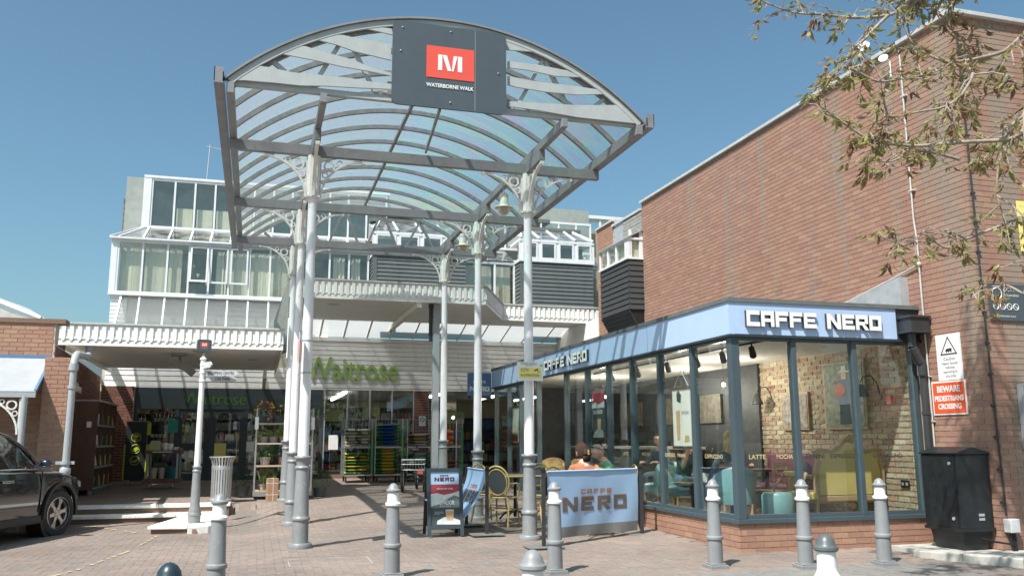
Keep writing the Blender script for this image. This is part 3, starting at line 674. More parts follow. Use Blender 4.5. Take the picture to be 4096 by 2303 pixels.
m=MB(); m.tube([(9.02+.075*math.cos(i*.35),8.769,3.20+.075*math.sin(i*.35)) for i in range(19)],.007,5,cap=False); m.build('symbol','white',s)
text('CCTV',.075,FX(9.12,8.768,3.235),'white',s); text('in operation',.05,FX(9.12,8.768,3.17),'white',s); text('WATERBORNE WALK',.032,FX(8.975,8.768,2.90),'white',s); MB().box(8.93,8.766,2.895,8.965,8.771,2.925).build('red_square','red_sign',s)
s=thing('notice_board','yellow notice at the right edge beyond the branches','sign',(9.6,8.78,3.9),world=True)
MB().box(9.50,8.772,3.78,10.0,8.785,4.46).build('plate','yellow_sign',s); text('C',.3,FX(9.55,8.768,4.12),'ink',s)
MB().box(9.20,8.70,1.25,9.75,8.795,2.05).build('panel_box','pipe_grey',None,bevel=.01); tag(bpy.data.objects['panel_box'],'grey metal cabinet on the brick wall at the right edge','wall box')
# rainwater pipe, hopper and white conduit on the flank
s=thing('rainwater_pipe','black hopper and downpipe between coffee shop and brick wall','downpipe',(8.6,9.7,0),world=True)
mat('pipe_black',(.035,.038,.042),.42,var=.2,dirt=.3)
m=MB(); m.box(8.40,9.62,2.80,8.71,9.86,2.99); m.box(8.38,9.60,2.985,8.725,9.875,3.02); m.box(8.38,9.60,2.785,8.725,9.875,2.805); m.build('hopper','pipe_black',s,bevel=.006)
m=MB(); m.lathe([(.055,2.6),(.055,2.8)],(8.50,9.74,0),14); pts=[(8.50+.11*k/12,9.74,2.60-.22*k/12) for k in range(13)]; m.tube(pts,[.060+(.008 if k%2 else 0) for k in range(13)],14); m.build('flexible_bend','pipe_black',s,smooth=60)
m=MB(); m.lathe([(.062,2.22),(.062,2.42),(.052,2.43)],(8.625,9.74,0),14); m.lathe([(.05,1.1),(.05,2.3)],(8.64,9.75,0),14); m.lathe([(.05,.05),(.05,1.1)],(8.66,9.76,0),14); m.lathe([(.06,1.7),(.06,1.74)],(8.64,9.75,0),14); m.build('pipe','pipe_black',s,smooth=40)
m=MB(); m.tube([(8.715,9.73,1.25),(8.715,9.73,3.95),(8.715,9.73,4.1),(8.715,9.76,4.4),(8.715,9.76,6.92)],.013,8); m.tube([(8.715,9.73,3.75),(8.715,10.4,3.62),(8.715,11.4,3.45)],.013,8); m.sphere((8.712,9.73,3.75),.035,8,6)
for z in(1.6,2.2,2.9,4.8,5.5,6.2): m.box(8.695,9.70,z,8.748,9.79,z+.02)
tag(m.build('white_conduit','coping',None,smooth=50),'white cable conduit running up the brick flank wall','conduit')
# satellite dishes at the eaves
for (y,z,r,lab) in((10.35,7.22,.085,'small white dish on a bracket above the wall coping'),(9.95,6.85,.06,'small white dish just below the wall coping')):
    s=thing('satellite_dish',lab,'dish',(8.6,y,z),group='dishes on the brick wall')
    d=MB().lathe([(.01,-.03),(r*.6,-.02),(r,.02),(r+.008,.025)],n=20); d.xf(Euler((0,RAD(-68),RAD(35))).to_matrix().to_4x4()); d.build('dish','white',s,smooth=50)
    MB().tube([(.02,0,0),(.1,0,-.02),(.1,0,-.28),(.15,0,-.3)],.014,8).build('arm','white',s)
# lower rear part of the flank with timber oriel
rb=thing('brick_annex','lower brick annex with boarded upper part beyond the tall wall','building',(10,20,0),world=True)
m=MB(); m.box(XW+.004,18.672,-.3,12,21.55,6.80); m.box(XW+.004,20.45,6.8,12,21.55,7.0); m.build('wall','mortar',rb)
brick_face(rb,(XW,21.55,2.8),(0,-1,0),(-1,0,0),2.87,4.2,'brick_clean',seed=21,keep=0,holes=[(1.10,3.45,2.9,4.3)])
brick_face(rb,(XW,21.55,2.8),(1,0,0),(0,1,0),.6,4.2,'brick_clean',seed=22,keep=0)
m=MB()
for k in range(6): m.box(XW-.02-.004*(k%2),18.68,6.30+k*.085,XW+.003,19.76,6.30+(k+1)*.085-.008)
m.build('weatherboards','timber_weather',rb)
MB().prism([(20.45,6.28),(19.76,6.28),(19.76,6.86),(20.40,7.0),(20.30,6.93),(20.42,6.88),(20.30,6.8),(20.42,6.74),(20.30,6.67),(20.42,6.6),(20.30,6.53),(20.45,6.45)],lambda u,v,q:(q,u,v),XW-.012,XW+.003).build('lead_flashing','lead',rb)
m=MB(); m.box(XW-.05,18.68,6.84,XW+.2,20.45,6.90); m.box(XW-.05,20.42,7.0,XW+.2,21.6,7.05); m.build('coping','coping',rb)
orl=thing('timber_oriel','black boarded oriel bay with white windows on the annex wall','oriel',(8.5,19.5,4),world=True)
XO=8.36
m=MB(); m.box(XO+.02,18.69,4.42,XW-.005,20.42,5.62); m.prism([(XO+.02,4.42),(8.57,4.05),(XW-.005,4.05),(XW-.005,4.42)],lambda u,v,q:(u,q,v),18.69,20.42); m.build('core','black',orl)
for k in range(9):
    z0=4.42+k*.133; m=MB()
    m.prism([(XO-.012,z0),(XO+.018,z0),(XO+.018,z0+.125),(XO+.006,z0+.125)],lambda u,v,q:(u,q,v),18.67,20.43); m.build('board','timber_black',orl)
    m=MB(); m.prism([(18.672,z0),(18.70,z0),(18.70,z0+.125),(18.69,z0+.125)],lambda u,v,q:(q,u-.02,v),XO+.02,XW-.006); m.build('board','timber_black',orl)
for k in range(4):
    a0,a1=k/4,(k+1)/4-.02; p=lambda t_:(XO+(8.57-XO)*t_,4.40-(4.40-4.04)*t_)
    m=MB(); q0,q1=p(a0),p(a1); m.beam((q0[0],19.55,q0[1]),(q1[0],19.55,q1[1]),1.76,.02,up=(-.86,0,-.5)); m.build('board','timber_black',orl)
m=MB(); m.box(XO-.04,18.64,5.62,XW-.004,20.46,5.67); m.box(XO-.03,18.65,6.10,XW-.004,20.46,6.15); m.build('window_band','alu_white',orl)
for y0,y1,hh in ((20.40,20.46,0),(19.88,19.95,0),(19.36,19.43,0),(18.66,18.86,0)): MB().box(XO-.01,y0,5.67,XO+.05,y1,6.10).build('mullion','alu_white',orl)
for y0,y1 in ((19.95,20.40),(19.43,19.88),(18.86,19.36)): MB().box(XO+.01,y0,5.67,XO+.02,y1,6.10).build('pane','glass_upper',orl)
MB().box(XO+.05,18.67,5.67,XO+.10,18.73,6.35).build('mullion','alu_white',orl); MB().box(XW-.09,18.67,5.67,XW-.006,18.73,6.35).build('mullion','alu_white',orl); MB().box(XO+.10,18.70,5.67,XW-.09,18.71,6.35).build('pane','glass_upper',orl)
MB().box(XO+.12,18.75,5.67,XW-.006,20.38,6.1).build('curtain','curtain',orl)
MB().prism([(XO-.05,6.15),(XW-.006,6.38),(XW-.006,6.34),(XO-.05,6.12)],lambda u,v,q:(u,q,v),18.62,20.48).build('roof','lead',orl)
# ---------------------------------------------------------------- coffee shop extension
CXL,CYF,CYB=5.82,9.88,21.6
cf=thing('coffee_shop','glazed coffee shop extension with slate frames, pale blue fascia and brick plinth','building',(7.3,15,0),world=True)
MB().box(CXL+.016,CYF+.016,-.2,CXL+.20,13.05,.345).build('plinth','mortar',cf); MB().box(CXL+.2,CYF+.016,-.2,8.74,CYF+.2,.345).build('plinth','mortar',cf)
brick_face(cf,(CXL+.012,13.05,-.022),(0,-1,0),(-1,0,0),3.165,.375,'brick_clean',seed=31,keep=120)
brick_face(cf,(CXL+.006,CYF+.012,-.022),(1,0,0),(0,-1,0),2.9,.375,'brick_clean',seed=32,keep=180)
MB().box(CXL-.02,CYF-.02,.345,CXL+.14,13.05,.40).build('sill','frame_slate',cf,bevel=.004); MB().box(CXL+.141,CYF-.02,.345,8.72,CYF+.14,.40).build('sill','frame_slate',cf,bevel=.004)
MB().box(CXL,13.05,.05,CXL+.1,16.2,.14).build('sill','frame_slate',cf); MB().box(CXL,18.0,.2,CXL+.1,CYB,.27).build('sill','frame_slate',cf)
my=[9.88,11.0,12.05,13.06,14.06,15.08,16.23,18.0,19.29,20.27,21.47]; mx=[5.82,6.75,7.68,8.63]
for i,y in enumerate(my):
    z0=.40 if y<13.1 else g(5.7,y)
    if i==0: MB().box(CXL,CYF,.40,CXL+.12,CYF+.12,2.70).build('corner_post','frame_slate',cf,bevel=.005)
    else: MB().box(CXL+.005,y-.035,z0,CXL+.11,y+.035,2.70).build('mullion','frame_slate',cf,bevel=.004)
for x in mx[1:]: MB().box(x-.035,CYF+.005,.40,x+.035,CYF+.11,2.70).build('mullion','frame_slate',cf,bevel=.004)
for i in range(10):
    a_,b_=my[i],my[i+1]; z0=.40 if b_<13.1 else (.14 if b_<17 else .27)
    if i==6: continue
    y0=a_+(.12 if i==0 else .035)
    MB().box(CXL+.04,y0,z0+.05,CXL+.046,b_-.035,2.64).build('pane','glass',cf)
    MB().box(CXL+.02,y0,z0+.001,CXL+.085,b_-.035,z0+.05).build('rail','frame_slate',cf); MB().box(CXL+.02,y0,2.64,CXL+.085,b_-.035,2.70).build('rail','frame_slate',cf)
for i in range(3):
    x0=mx[i]+(.12 if i==0 else .035); x1=mx[i+1]-.035
    MB().box(x0,CYF+.04,.45,x1,CYF+.046,2.64).build('pane','glass',cf)
    MB().box(x0,CYF+.02,.401,x1,CYF+.085,.45).build('rail','frame_slate',cf); MB().box(x0,CYF+.02,2.64,x1,CYF+.085,2.70).build('rail','frame_slate',cf)
# fascia, roof edge
MB().box(CXL-.03,CYF-.03,2.71,CXL+.05,CYB,3.13).build('fascia','fascia_blue',cf); MB().box(CXL+.051,CYF-.03,2.715,8.36,CYF+.05,3.13).build('fascia','fascia_blue',cf)
MB().box(8.361,CYF-.02,2.70,8.74,CYF+.05,3.13).build('fascia_end','frame_dark',cf)
m=MB(); m.box(CXL-.045,CYF-.045,2.68,CXL+.06,CYB,2.709); m.box(CXL+.0601,CYF-.045,2.68,8.74,CYF+.06,2.709); m.build('drip_edge','frame_dark',cf)
m=MB(); m.box(CXL-.05,CYF-.05,3.131,CXL+.10,CYB+.02,3.185); m.box(CXL+.1001,CYF-.05,3.131,8.74,CYF+.10,3.185); m.build('roof_edge','roof_felt',cf)
MB().box(CXL+.1,CYF+.1,3.10,XW-.002,CYB,3.16).build('roof','roof_felt',cf)
MB().prism([(10.0,3.18),(12.6,3.18),(12.6,3.22),(10.0,3.62)],lambda u,v,q:(q,u,v),8.60,8.742).build('lead_flashing','lead',cf)
MB().box(CXL+.11,CYF+.11,2.72,XW-.04,CYB-.05,2.76).build('ceiling','plaster',cf)
MB().box(CXL+.15,CYF+.18,-.1,XW-.06,CYB-.05,.20).build('floor','wood_floor',cf)
# stock brick inner wall
MB().box(8.665,9.95,.2,8.748,13.75,2.72).build('inner_wall','mortar_pale',cf)
brick_face(cf,(8.655,13.75,.21),(0,-1,0),(-1,0,0),3.78,2.50,'brick_stock',seed=41,keep=300,bl=.222,bh=.078,jt=.018,rag=.004,proud=.008)
mat('cafe_dark',(.035,.04,.045),.6,var=.3); mat('counter',(.13,.14,.13),.5,var=.2); mat('menu_dark',(.10,.09,.07),.6,var=.6,scale=9)  # menu board colour is a dark mottled brown, no emission
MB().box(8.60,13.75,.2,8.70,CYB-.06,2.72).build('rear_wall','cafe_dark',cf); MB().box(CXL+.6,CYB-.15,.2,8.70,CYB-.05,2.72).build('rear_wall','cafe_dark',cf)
for y in(12.3,14.75,18.4,20.6): MB().box(CXL-.0315,y-.003,2.712,CXL-.0301,y+.003,3.129).build('panel_joint','frame_slate',cf)
# letters on the fascia
XS=CXL-.033; FS=lambda y,z: frame((XS,y,z),(0,-1,0),(0,0,1))
block_word('CAFFE NERO',frame((6.02,CYF-.032,2.815),(1,0,0),(0,0,1)),.195,.205,.045,.018,cf,mats=('white','dark'),space=.14)
block_word('CAFFE NERO',FS(17.25,2.80),.235,.205,.045,.02,cf,mats=('white','dark'),space=.17)
tr=thing('track_lights','black ceiling track with spot heads inside the coffee shop','lamp',(7,11,2.7),world=True)
MB().box(6.55,10.3,2.68,6.58,16.5,2.71).build('track','black',tr)
for y in(10.6,11.4,12.2,13.2,14.4,15.6):
    m=MB(); m.tube([(6.565,y,2.68),(6.565,y,2.6)],.012,6); m.tube([(6.53,y-.05,2.62),(6.62,y+.06,2.52)],[.04,.05],10); m.build('spot_head','black',tr)
mat('bulb',(1,.8,.5),.5,emit=9)
for (x,y,lab) in((7.6,13.2,'small lit bulb hanging nearest the inner brick wall'),(7.9,15.2,'small lit bulb hanging before the nearest menu board'),(7.2,17.5,'small lit bulb hanging above the counter')): 
    s=thing('pendant_bulb',lab,'lamp',(x,y,2.3),group='lit bulbs in the coffee shop'); MB().sphere((0,0,0),.03,10,6).build('bulb','bulb',s); pl=bpy.data.lights.new('bulb_light','POINT'); pl.energy=36; pl.color=(1,.90,.76); pl.shadow_soft_size=.05; lo=bpy.data.objects.new('bulb_light',pl); COL.objects.link(lo); lo.parent=s; lo.location=(0,0,-.06); MB().tube([(0,0,.02),(0,0,.42)],.004,5).build('cord','black',s)
# hanging sign at the far end
s=thing('projecting_sign','small blue coffee shop sign projecting at the far end of the fascia','sign',(5.4,21.6,2.6),world=True)
MB().box(5.15,21.55,2.50,5.76,21.62,3.08).build('panel','deep_blue',s); MB().box(5.15,21.55,2.43,5.76,21.62,2.498).build('base_strip','black',s)
block_word('NERO',frame((5.20,21.549,2.62),(1,0,0),(0,0,1)),.115,.115,.006,.012,s,mats=('white','white'),join=True,name='lettering'); block_word('CAFFE',frame((5.29,21.549,2.82),(1,0,0),(0,0,1)),.055,.06,.006,.012,s,mats=('white','white'),join=True,name='lettering')
text('ESPRESSO',.05,FX(5.24,21.548,2.445),'white',s)
# ---------------------------------------------------------------- supermarket block
sm=thing('supermarket_building','white glazed shopping block with boarded fascia and sloping glass','building',(1,26,0),world=True)
YS=25.
# white horizontal boards
def boards(x0,x1,z0,z1,y,par,h=.125,mt='white_board'):
    n=max(1,int(round((z1-z0)/h))); h=(z1-z0)/n
    for k in range(n):
        a_=z0+k*h; m=MB(); m.prism([(y-.022,a_+.004),(y+.01,a_+.004),(y+.01,a_+h-.006),(y-.010,a_+h-.006)],lambda u,v,q:(q,u,v),x0,x1); m.build('board',mt,par)
boards(-3.82,1.05,2.84,3.40,YS,sm); boards(1.05,XW+1.1,2.86,4.17,YS,sm)
MB().box(-3.9,YS+.011,2.8,10.2,YS+.15,4.2).build('wall_core','mortar',sm)
MB().box(.9,YS-.06,4.17,XW+1.2,YS+.1,4.27).build('beam','soffit',sm)
for k in range(13):
    x=1.0+k*.66; MB().beam((x,23.72,4.66),(x,YS-.05,4.30),.04,.05).build('rooflight_bar','alu_white',sm)
    m=MB(); m.add([(x+.02,23.74,4.655),(x+.64,23.74,4.655),(x+.64,YS-.06,4.30),(x+.02,YS-.06,4.30)],[(0,1,2,3)]); m.build('rooflight_pane','glass_rooflight',sm)
MB().box(-3.82,YS-.03,2.80,XW+1.1,YS+.15,2.84).build('lintel','white_board',sm)
# upper glazed storeys on the left
def glazing(par,xs,y,z0,z1,mt,bar=.05,depth=.05,mull='alu_white',curt=True,rail=True):
    for i,x in enumerate(xs): MB().box(x-bar/2,y-depth,z0,x+bar/2,y+.02,z1).build('mullion',mull,par)
    if rail:
        MB().box(xs[0]-bar/2,y-depth-.003,z0-.07,xs[-1]+bar/2,y+.02,z0).build('rail',mull,par); MB().box(xs[0]-bar/2,y-depth-.003,z1,xs[-1]+bar/2,y+.02,z1+.07).build('rail',mull,par)
    for i in range(len(xs)-1): MB().box(xs[i]+bar/2,y-.012,z0,xs[i+1]-bar/2,y-.006,z1).build('pane',mt,par)
xl=[-3.72,-3.106,-2.478,-1.92,-1.392,-.866,-.322,.226,.77,1.32,1.87,2.42,2.97]
glazing(sm,xl,YS,5.36,6.70,'glass_upper')
MB().box(-3.90,YS-.06,5.29,-3.745,YS+.3,6.77).build('corner_post','alu_white',sm)
MB().box(-3.88,YS+1.6,5.0,10.5,YS+1.7,9.0).build('inner_wall','room',sm); MB().box(-3.85,YS+.05,5.20,10.4,YS+1.6,5.28).build('inner_floor','room_warm',sm); MB().box(-3.85,YS+.05,6.78,10.4,YS+1.6,6.82).build('inner_ceiling','plaster',sm)
# vertical blinds behind the panes
def blinds(x0,x1,y,z0,z1,n,par):
    m=MB(); w_=(x1-x0)/n
    for k in range(n):
        a_=random.uniform(-.45,.45)+(random.uniform(-.6,.6) if random.random()<.12 else 0); cx=x0+(k+.5)*w_; dx=w_*.60*math.cos(a_); dy=w_*.5*math.sin(a_); m.add([(cx-dx,y-dy,z0),(cx+dx,y+dy,z0),(cx+dx,y+dy,z1),(cx-dx,y-dy,z1)],[(0,1,2,3)])
    m.build('blind','curtain',par)
for x0,x1 in((-3.68,-3.15),(-3.05,-2.52),(-2.44,-2.12),(-1.2,-.92),(-.82,-.36),(-.28,.2),(.26,.72),(2.0,2.3),(2.5,2.75)): blinds(x0,x1,YS+.14,5.38,6.62,max(2,int((x1-x0)/.075)),sm)
for x,op in((-1.65,1),(-1.13,0),(-.6,0)):   # opening lights
    m=MB(); w2=.235
    for a_,b_,c_,d_ in((-w2,5.66,w2,5.71),(-w2,6.62,w2,6.67),(-w2,5.71,-w2+.045,6.62),(w2-.045,5.71,w2,6.62)): m.box(a_,-.035,b_-6.67,c_,0,d_-6.67)
    o=m.build('casement','alu_white',sm); o.location=(x,YS-.055,6.67); o.rotation_euler=(RAD(-7) if op else 0,0,0)
# bunting in the open window
m=MB()
for k in range(5): x=-1.85+k*.12; z=6.2-.25*math.sin(k*.7)-k*.08; m.add([(x,YS+.1,z),(x+.1,YS+.1,z-.02),(x+.04,YS+.11,z-.13)],[(0,1,2)])
m.build('bunting','plaster',sm)
# sloping glass strip between storeys, then upper storey
YU=26.
for i in range(len(xl)-1):
    x0,x1=xl[i],xl[i+1]; m=MB(); u0=-3.2 if i==0 else x0; m.add([(x0,YS-.1,6.82),(x1,YS-.1,6.82),(x1,YU-.05,7.36),(u0,YU-.05,7.36)],[(0,1,2,3)]); m.build('roof_pane','glass_roof',sm)
    MB().beam((x0,YS-.12,6.825),(u0,YU-.04,7.375),.05,.05).build('roof_bar','alu_white',sm)
MB().beam((-3.93,YS-.12,6.82),(-3.24,YU-.04,7.38),.05,.06).build('roof_bar','alu_white',sm)
m=MB(); m.add([(-3.93,YS-.1,6.81),(-3.72,YS-.1,6.81),(-3.2,YU-.05,7.35)],[(0,1,2)]); m.build('roof_pane','glass_roof',sm)
MB().box(-3.95,YS-.16,6.775,3.0,YS-.05,6.82).build('eaves_gutter','alu_white',sm)
xu=[-3.10,-2.488,-1.941,-1.387,-.84,-.29,.26,.8,1.35,1.9,2.45,3.0,3.6]
glazing(sm,xu,YU,7.43,8.76,'glass_upper'); MB().box(-3.33,YU-.07,7.36,-3.125,YU+.5,8.86).build('corner_post','alu_white',sm); MB().box(-3.33,YU-.08,8.83,3.7,YU+.6,8.90).build('parapet','alu_white',sm)
MB().box(-3.25,YU+1.2,7.3,3.6,YU+1.3,8.83).build('inner_wall','room',sm); MB().box(-3.2,YU+.05,7.30,3.6,YU+1.2,7.38).build('inner_floor','room_warm',sm); MB().box(-3.33,YU+.05,8.76,3.7,YU+1.3,8.83).build('inner_ceiling','room',sm)
for k,x in enumerate((-2.45,-1.9,-1.36,-.8,-.26)): MB().box(x+.02,YU+.12,7.42,x+.46,YU+.15,8.02).build('box_file','curtain',sm)
# sloping frosted glass below, white boards to its left
boards(-3.82,-3.42,4.3,5.27,YS-.02,sm,h=.11)
for i in range(len(xl)-4):
    x0,x1=xl[i],xl[i+1]; xa=x0+.16 if i==0 else x0
    m=MB(); m.add([(xa-.12 if i==0 else x0,YS-.75,3.6),(x1,YS-.75,3.6),(x1,YS-.03,5.25),(xa,YS-.03,5.25)],[(0,1,2,3)]); m.build('sloping_pane','glass_sloping',sm)
    MB().beam((xa-.12 if i==0 else x0,YS-.77,3.58),(xa,YS-.04,5.27),.045,.05).build('sloping_bar','alu_white',sm)
boards(-3.4,1.9,3.9,5.2,YS+.12,sm,h=.13)
MB().box(-3.90,YS-.12,5.24,3.0,YS-.02,5.30).build('sill','alu_white',sm)
st=thing('brick_stack','small lead clad stack behind the upper glazing','chimney',(-3.8,28,8),world=True)
MB().box(-4.1,28,6.5,-3.0,29,8.55).build('stack','lead',st); MB().box(-4.13,27.97,8.55,-2.95,29.05,8.68).build('cap','roof_felt',st)
m=MB()
for k in range(8): m.prism([(-4.12,7.0+k*.19),(-4.02,7.0+k*.19),(-4.12,7.17+k*.19)],lambda u,v,q:(u,q,v),27.98,28.0)
m.build('stepped_flashing','brick_step',st)
ae=thing('tv_aerial','thin roof aerial above the glazed upper storey','aerial',(-1.72,27,8.9),world=True)
m=MB(); m.tube([(-1.73,27,8.8),(-1.70,27,9.6),(-1.675,27,10.32)],.018,6); m.tube([(-1.73,27,9.0),(-1.5,27,9.02),(-.6,27,9.02)],.02,6); m.build('mast','lead',ae)
m=MB(); m.tube([(-1.78,27,10.25),(-.9,27,10.12)],.012,5)
for k in range(7): m.tube([(-1.6+k*.11,26.93,10.22-k*.016),(-1.6+k*.11,27.07,10.22-k*.016)],.006,5)
m.build('boom','lead',ae)
# projecting bays with dark boarding and lantern roofs
def bay(x0,x1,y,zb,zt,zw,lab):
    t=thing('boarded_bay',lab,'bay',((x0+x1)/2,y,zb),world=True,group='boarded bays of the shopping block')
    MB().box(x0+.03,y+.03,zb,x1-.03,YS+.3,zt).build('core','black',t)
    n=int((zt-zb)/.115); h=(zt-zb)/n
    for k in range(n):
        a_=zb+k*h; MB().prism([(y-.016,a_),(y+.02,a_),(y+.02,a_+h*.94),(y+.004,a_+h*.94)],lambda u,v,q:(q,u,v),x0+.10,x1).build('board','timber_grey',t)
        MB().prism([(x0-.016,a_),(x0+.03,a_),(x0+.03,a_+h*.94),(x0+.004,a_+h*.94)],lambda u,v,q:(u,q,v),y+.06,YS+.3).build('board','timber_grey',t)
    MB().box(x0-.01,y-.02,zb,x0+.098,y+.05,zt).build('corner_board','timber_grey',t)
    MB().box(x0-.04,y-.05,zt,x1+.04,YS+.3,zt+.09).build('sill','alu_white',t); MB().box(x0-.04,y-.05,zw,x1+.04,YS+.3,zw+.09).build('head','alu_white',t)
    k=4; W=(x1-x0)/k
    for i in range(k+1): MB().box(x0+i*W-.045,y-.03,zt+.09,x0+i*W+.045,y+.05,zw).build('mullion','alu_white',t)
    for i in range(k):
        a_,b_=x0+i*W+.045,x0+(i+1)*W-.045; m=MB()
        for q in((a_,zt+.09,b_,zt+.14),(a_,zw-.05,b_,zw),(a_,zt+.14,a_+.05,zw-.05),(b_-.05,zt+.14,b_,zw-.05)): m.box(q[0],y-.045,q[1],q[2],y-.005,q[3])
        f=m.build('casement','alu_white',t); MB().box(a_+.05,y-.02,zt+.14,b_-.05,y-.014,zw-.05).build('pane','glass_upper',f)
    yr=y+1.0; zr=zw+.62; xi=.28
    for i in range(k):
        a_,b_=x0+i*W,x0+(i+1)*W; ia=x0+xi*(i==0)+i*W*(i>0); ib=x1-xi if i==k-1 else b_
        m=MB(); m.add([(a_,y-.06,zw+.10),(b_,y-.06,zw+.10),(ib,yr,zr),(ia,yr,zr)],[(0,1,2,3)]); m.build('roof_pane','glass_roof',t)
        MB().beam((a_,y-.07,zw+.11),(ia,yr,zr+.01),.045,.045).build('roof_bar','alu_white',t)
    MB().beam((x1,y-.07,zw+.11),(x1-xi,yr,zr+.01),.06,.06).build('roof_bar','alu_white',t)
    m=MB(); m.add([(x0,y-.06,zw+.10),(x0+xi,yr,zr),(x0,yr+.4,zr),(x0,yr+.4,zw+.1)],[(0,1,2,3)]); m.add([(x1,y-.06,zw+.10),(x1-xi,yr,zr),(x1,yr+.4,zr),(x1,yr+.4,zw+.1)],[(3,2,1,0)]); m.build('roof_cheek','lead',t)
    MB().box(x0,yr-.03,zr,x1,yr+.3,zr+.10).build('ridge','roof_felt',t); MB().box(x0+.1,y+.6,zt,x1-.1,y+.65,zw).build('backing','room',t)
bay(3.04,5.72,24.3,4.95,6.58,7.2,'dark boarded bay with slanted glass roof seen under the canopy')
bay(7.40,9.70,24.3,4.95,6.64,7.25,'dark boarded bay with slanted glass roof right of the canopy')
# rear wall between the bays with tall windows
glazing(sm,[5.75,6.2,6.75,7.36],YS-.1,5.05,6.62,'glass_upper'); blinds(5.8,6.7,YS+.1,5.1,6.6,12,sm); blinds(6.8,7.3,YS+.1,5.1,6.6,7,sm)
glazing(sm,[9.72,10.25],YS-.1,5.05,6.62,'glass_upper')
for x0,x1 in((5.75,6.5),(6.5,7.36),(9.72,10.4)):
    m=MB(); m.add([(x0,YS-.2,6.72),(x1,YS-.2,6.72),(x1,YU-.05,7.3),(x0,YU-.05,7.3)],[(0,1,2,3)]); m.build('roof_pane','glass_roof',sm); MB().beam((x0,YS-.22,6.73),(x0+.3,YU,7.32),.05,.05).build('roof_bar','alu_white',sm)
glazing(sm,[5.5,6.1,6.75,7.4,8.0,8.6,9.2,9.8,10.3],YU,7.4,8.3,'glass_upper')
MB().box(3.7,YU-.06,8.3,8.9,YU+.6,8.42).build('parapet','roof_felt',sm); MB().box(3.65,YU+.9,5.2,12,YU+1,8.3).build('inner_wall','room_warm',sm)
tw=thing('glazed_tower','small glazed roof tower beyond the boarded bay','tower',(11.4,28,7),world=True)
MB().box(10.55,28.0,7,10.68,28.4,9.2).build('post','alu_white',tw); MB().box(12.32,28.0,7,12.42,28.4,9.2).build('post','alu_white',tw); MB().box(11.45,27.99,7,11.52,28.05,9.15).build('post','alu_white',tw); MB().box(10.5,27.95,9.12,12.45,28.5,9.24).build('cap','alu_white',tw)
MB().box(10.68,28.02,7,11.45,28.03,9.12).build('pane','glass_upper',tw); MB().box(11.52,28.02,7,12.32,28.03,9.12).build('pane','glass_upper',tw); MB().box(10.6,29.5,6,12.4,29.6,9.1).build('inner_wall','room_warm',tw); MB().box(10.68,28.4,8.2,12.3,29.5,8.25).build('inner_floor','room_warm',tw)
MB().prism([(28.0,7),(28.0,9.2),(28.9,7.6),(28.9,7)],lambda u,v,q:(q,u,v),10.48,10.549).build('cheek','lead',tw)
MB().tube([(7.5,27,8.85),(10.6,27,8.75)],.025,6).build('handrail','lead',None); tag(bpy.data.objects['handrail'],'thin roof handrail left of the glazed roof tower','rail')
# ---------------------------------------------------------------- boarded awnings
def fascia(par,a_,b_,z0,z1,nrm):
    a_=Vector((*a_,0));b_=Vector((*b_,0));d=b_-a_;L=d.length;d/=L;n=Vector((*nrm,0)).normalized()
    def pr(u,v,q): p=a_+d*u+n*q; return (p.x,p.y,v)
    MB().prism([(0,z0),(L,z0),(L,z1),(0,z1)],pr,-.03,0).build('fascia_board','white_board',par)
    MB().prism([(-.02,z1),(L+.02,z1),(L+.02,z1+.035),(-.02,z1+.035)],pr,-.05,.045).build('fascia_cap','coping',par)
    MB().prism([(0,z0),(L,z0),(L,z0+.075),(0,z0+.075)],pr,.0015,.012).build('lower_band','white_board',par)
    k=int(L/.138); s=L/k; sc_=MB()
    for i in range(k):
        u=i*s; w_=.074; zb=z0+.082; m=MB()
        m.prism([(u+.01,zb+.045),(u+.01+w_*.28,zb),(u+.01+w_*.72,zb),(u+.01+w_,zb+.045),(u+.01+w_,z1-.012),(u+.01,z1-.012)],pr,.0015,.026); m.build('batten','white_board',par)
        m=MB(); m.prism([(u+.014+w_,zb+.04),(u+s+.006,zb+.04),(u+s+.006,zb+.075),(u+.014+w_,zb+.075)],pr,.0015,.016); m.build('filler','white_board',par)
aw=thing('entrance_awning','low white awning with scalloped boarded fascia left of the columns','awning',(-1.4,18,3),world=True)
ZA0,ZA1=3.17,3.57; YA=17.95
fascia(aw,(-3.70,YA),(.485,YA),ZA0,ZA1,(0,-1))
MB().box(.46,YA+.031,ZA0+.002,.485,YS-.03,ZA1).build('fascia_return','white_board',aw); MB().prism([(-3.70,YA+.031),(-3.67,YA+.031),(-3.67,YS-.03),(-3.70,YS-.03)],lambda u,v,q:(u,v,q),ZA0+.002,ZA1).build('fascia_return','white_board',aw)
MB().prism([(-3.67,YA+.035),(.455,YA+.035),(.455,YS-.6),(-3.67,YS-.6)],lambda u,v,q:(u,v,q),ZA0+.09,ZA0+.12).build('soffit','soffit',aw)
MB().prism([(-3.66,YA+.04),(.45,YA+.04),(.45,YS-.7),(-3.66,YS-.7)],lambda u,v,q:(u,v,q),ZA1-.06,ZA1-.02).build('roof_deck','roof_felt',aw)
for x,y in((-1.2,19.4),(-.1,21.2)): MB().lathe([(.10,ZA0+.085),(.13,ZA0+.089)],(x,y,0),20).build('downlight','lead',aw)
MB().box(-3.66,YA+.04,2.7,-3.50,YA+.2,ZA0+.09).build('prop','frame_slate',aw)
MB().beam((.2,22.5,3.02),(.2,YS-.05,2.90),.08,.2).build('beam','soffit',aw)
ac=thing('entrance_awning','high white awning with scalloped fascia behind the canopy columns','awning',(4,20,4.6),world=True)
ZC0,ZC1=4.58,5.0
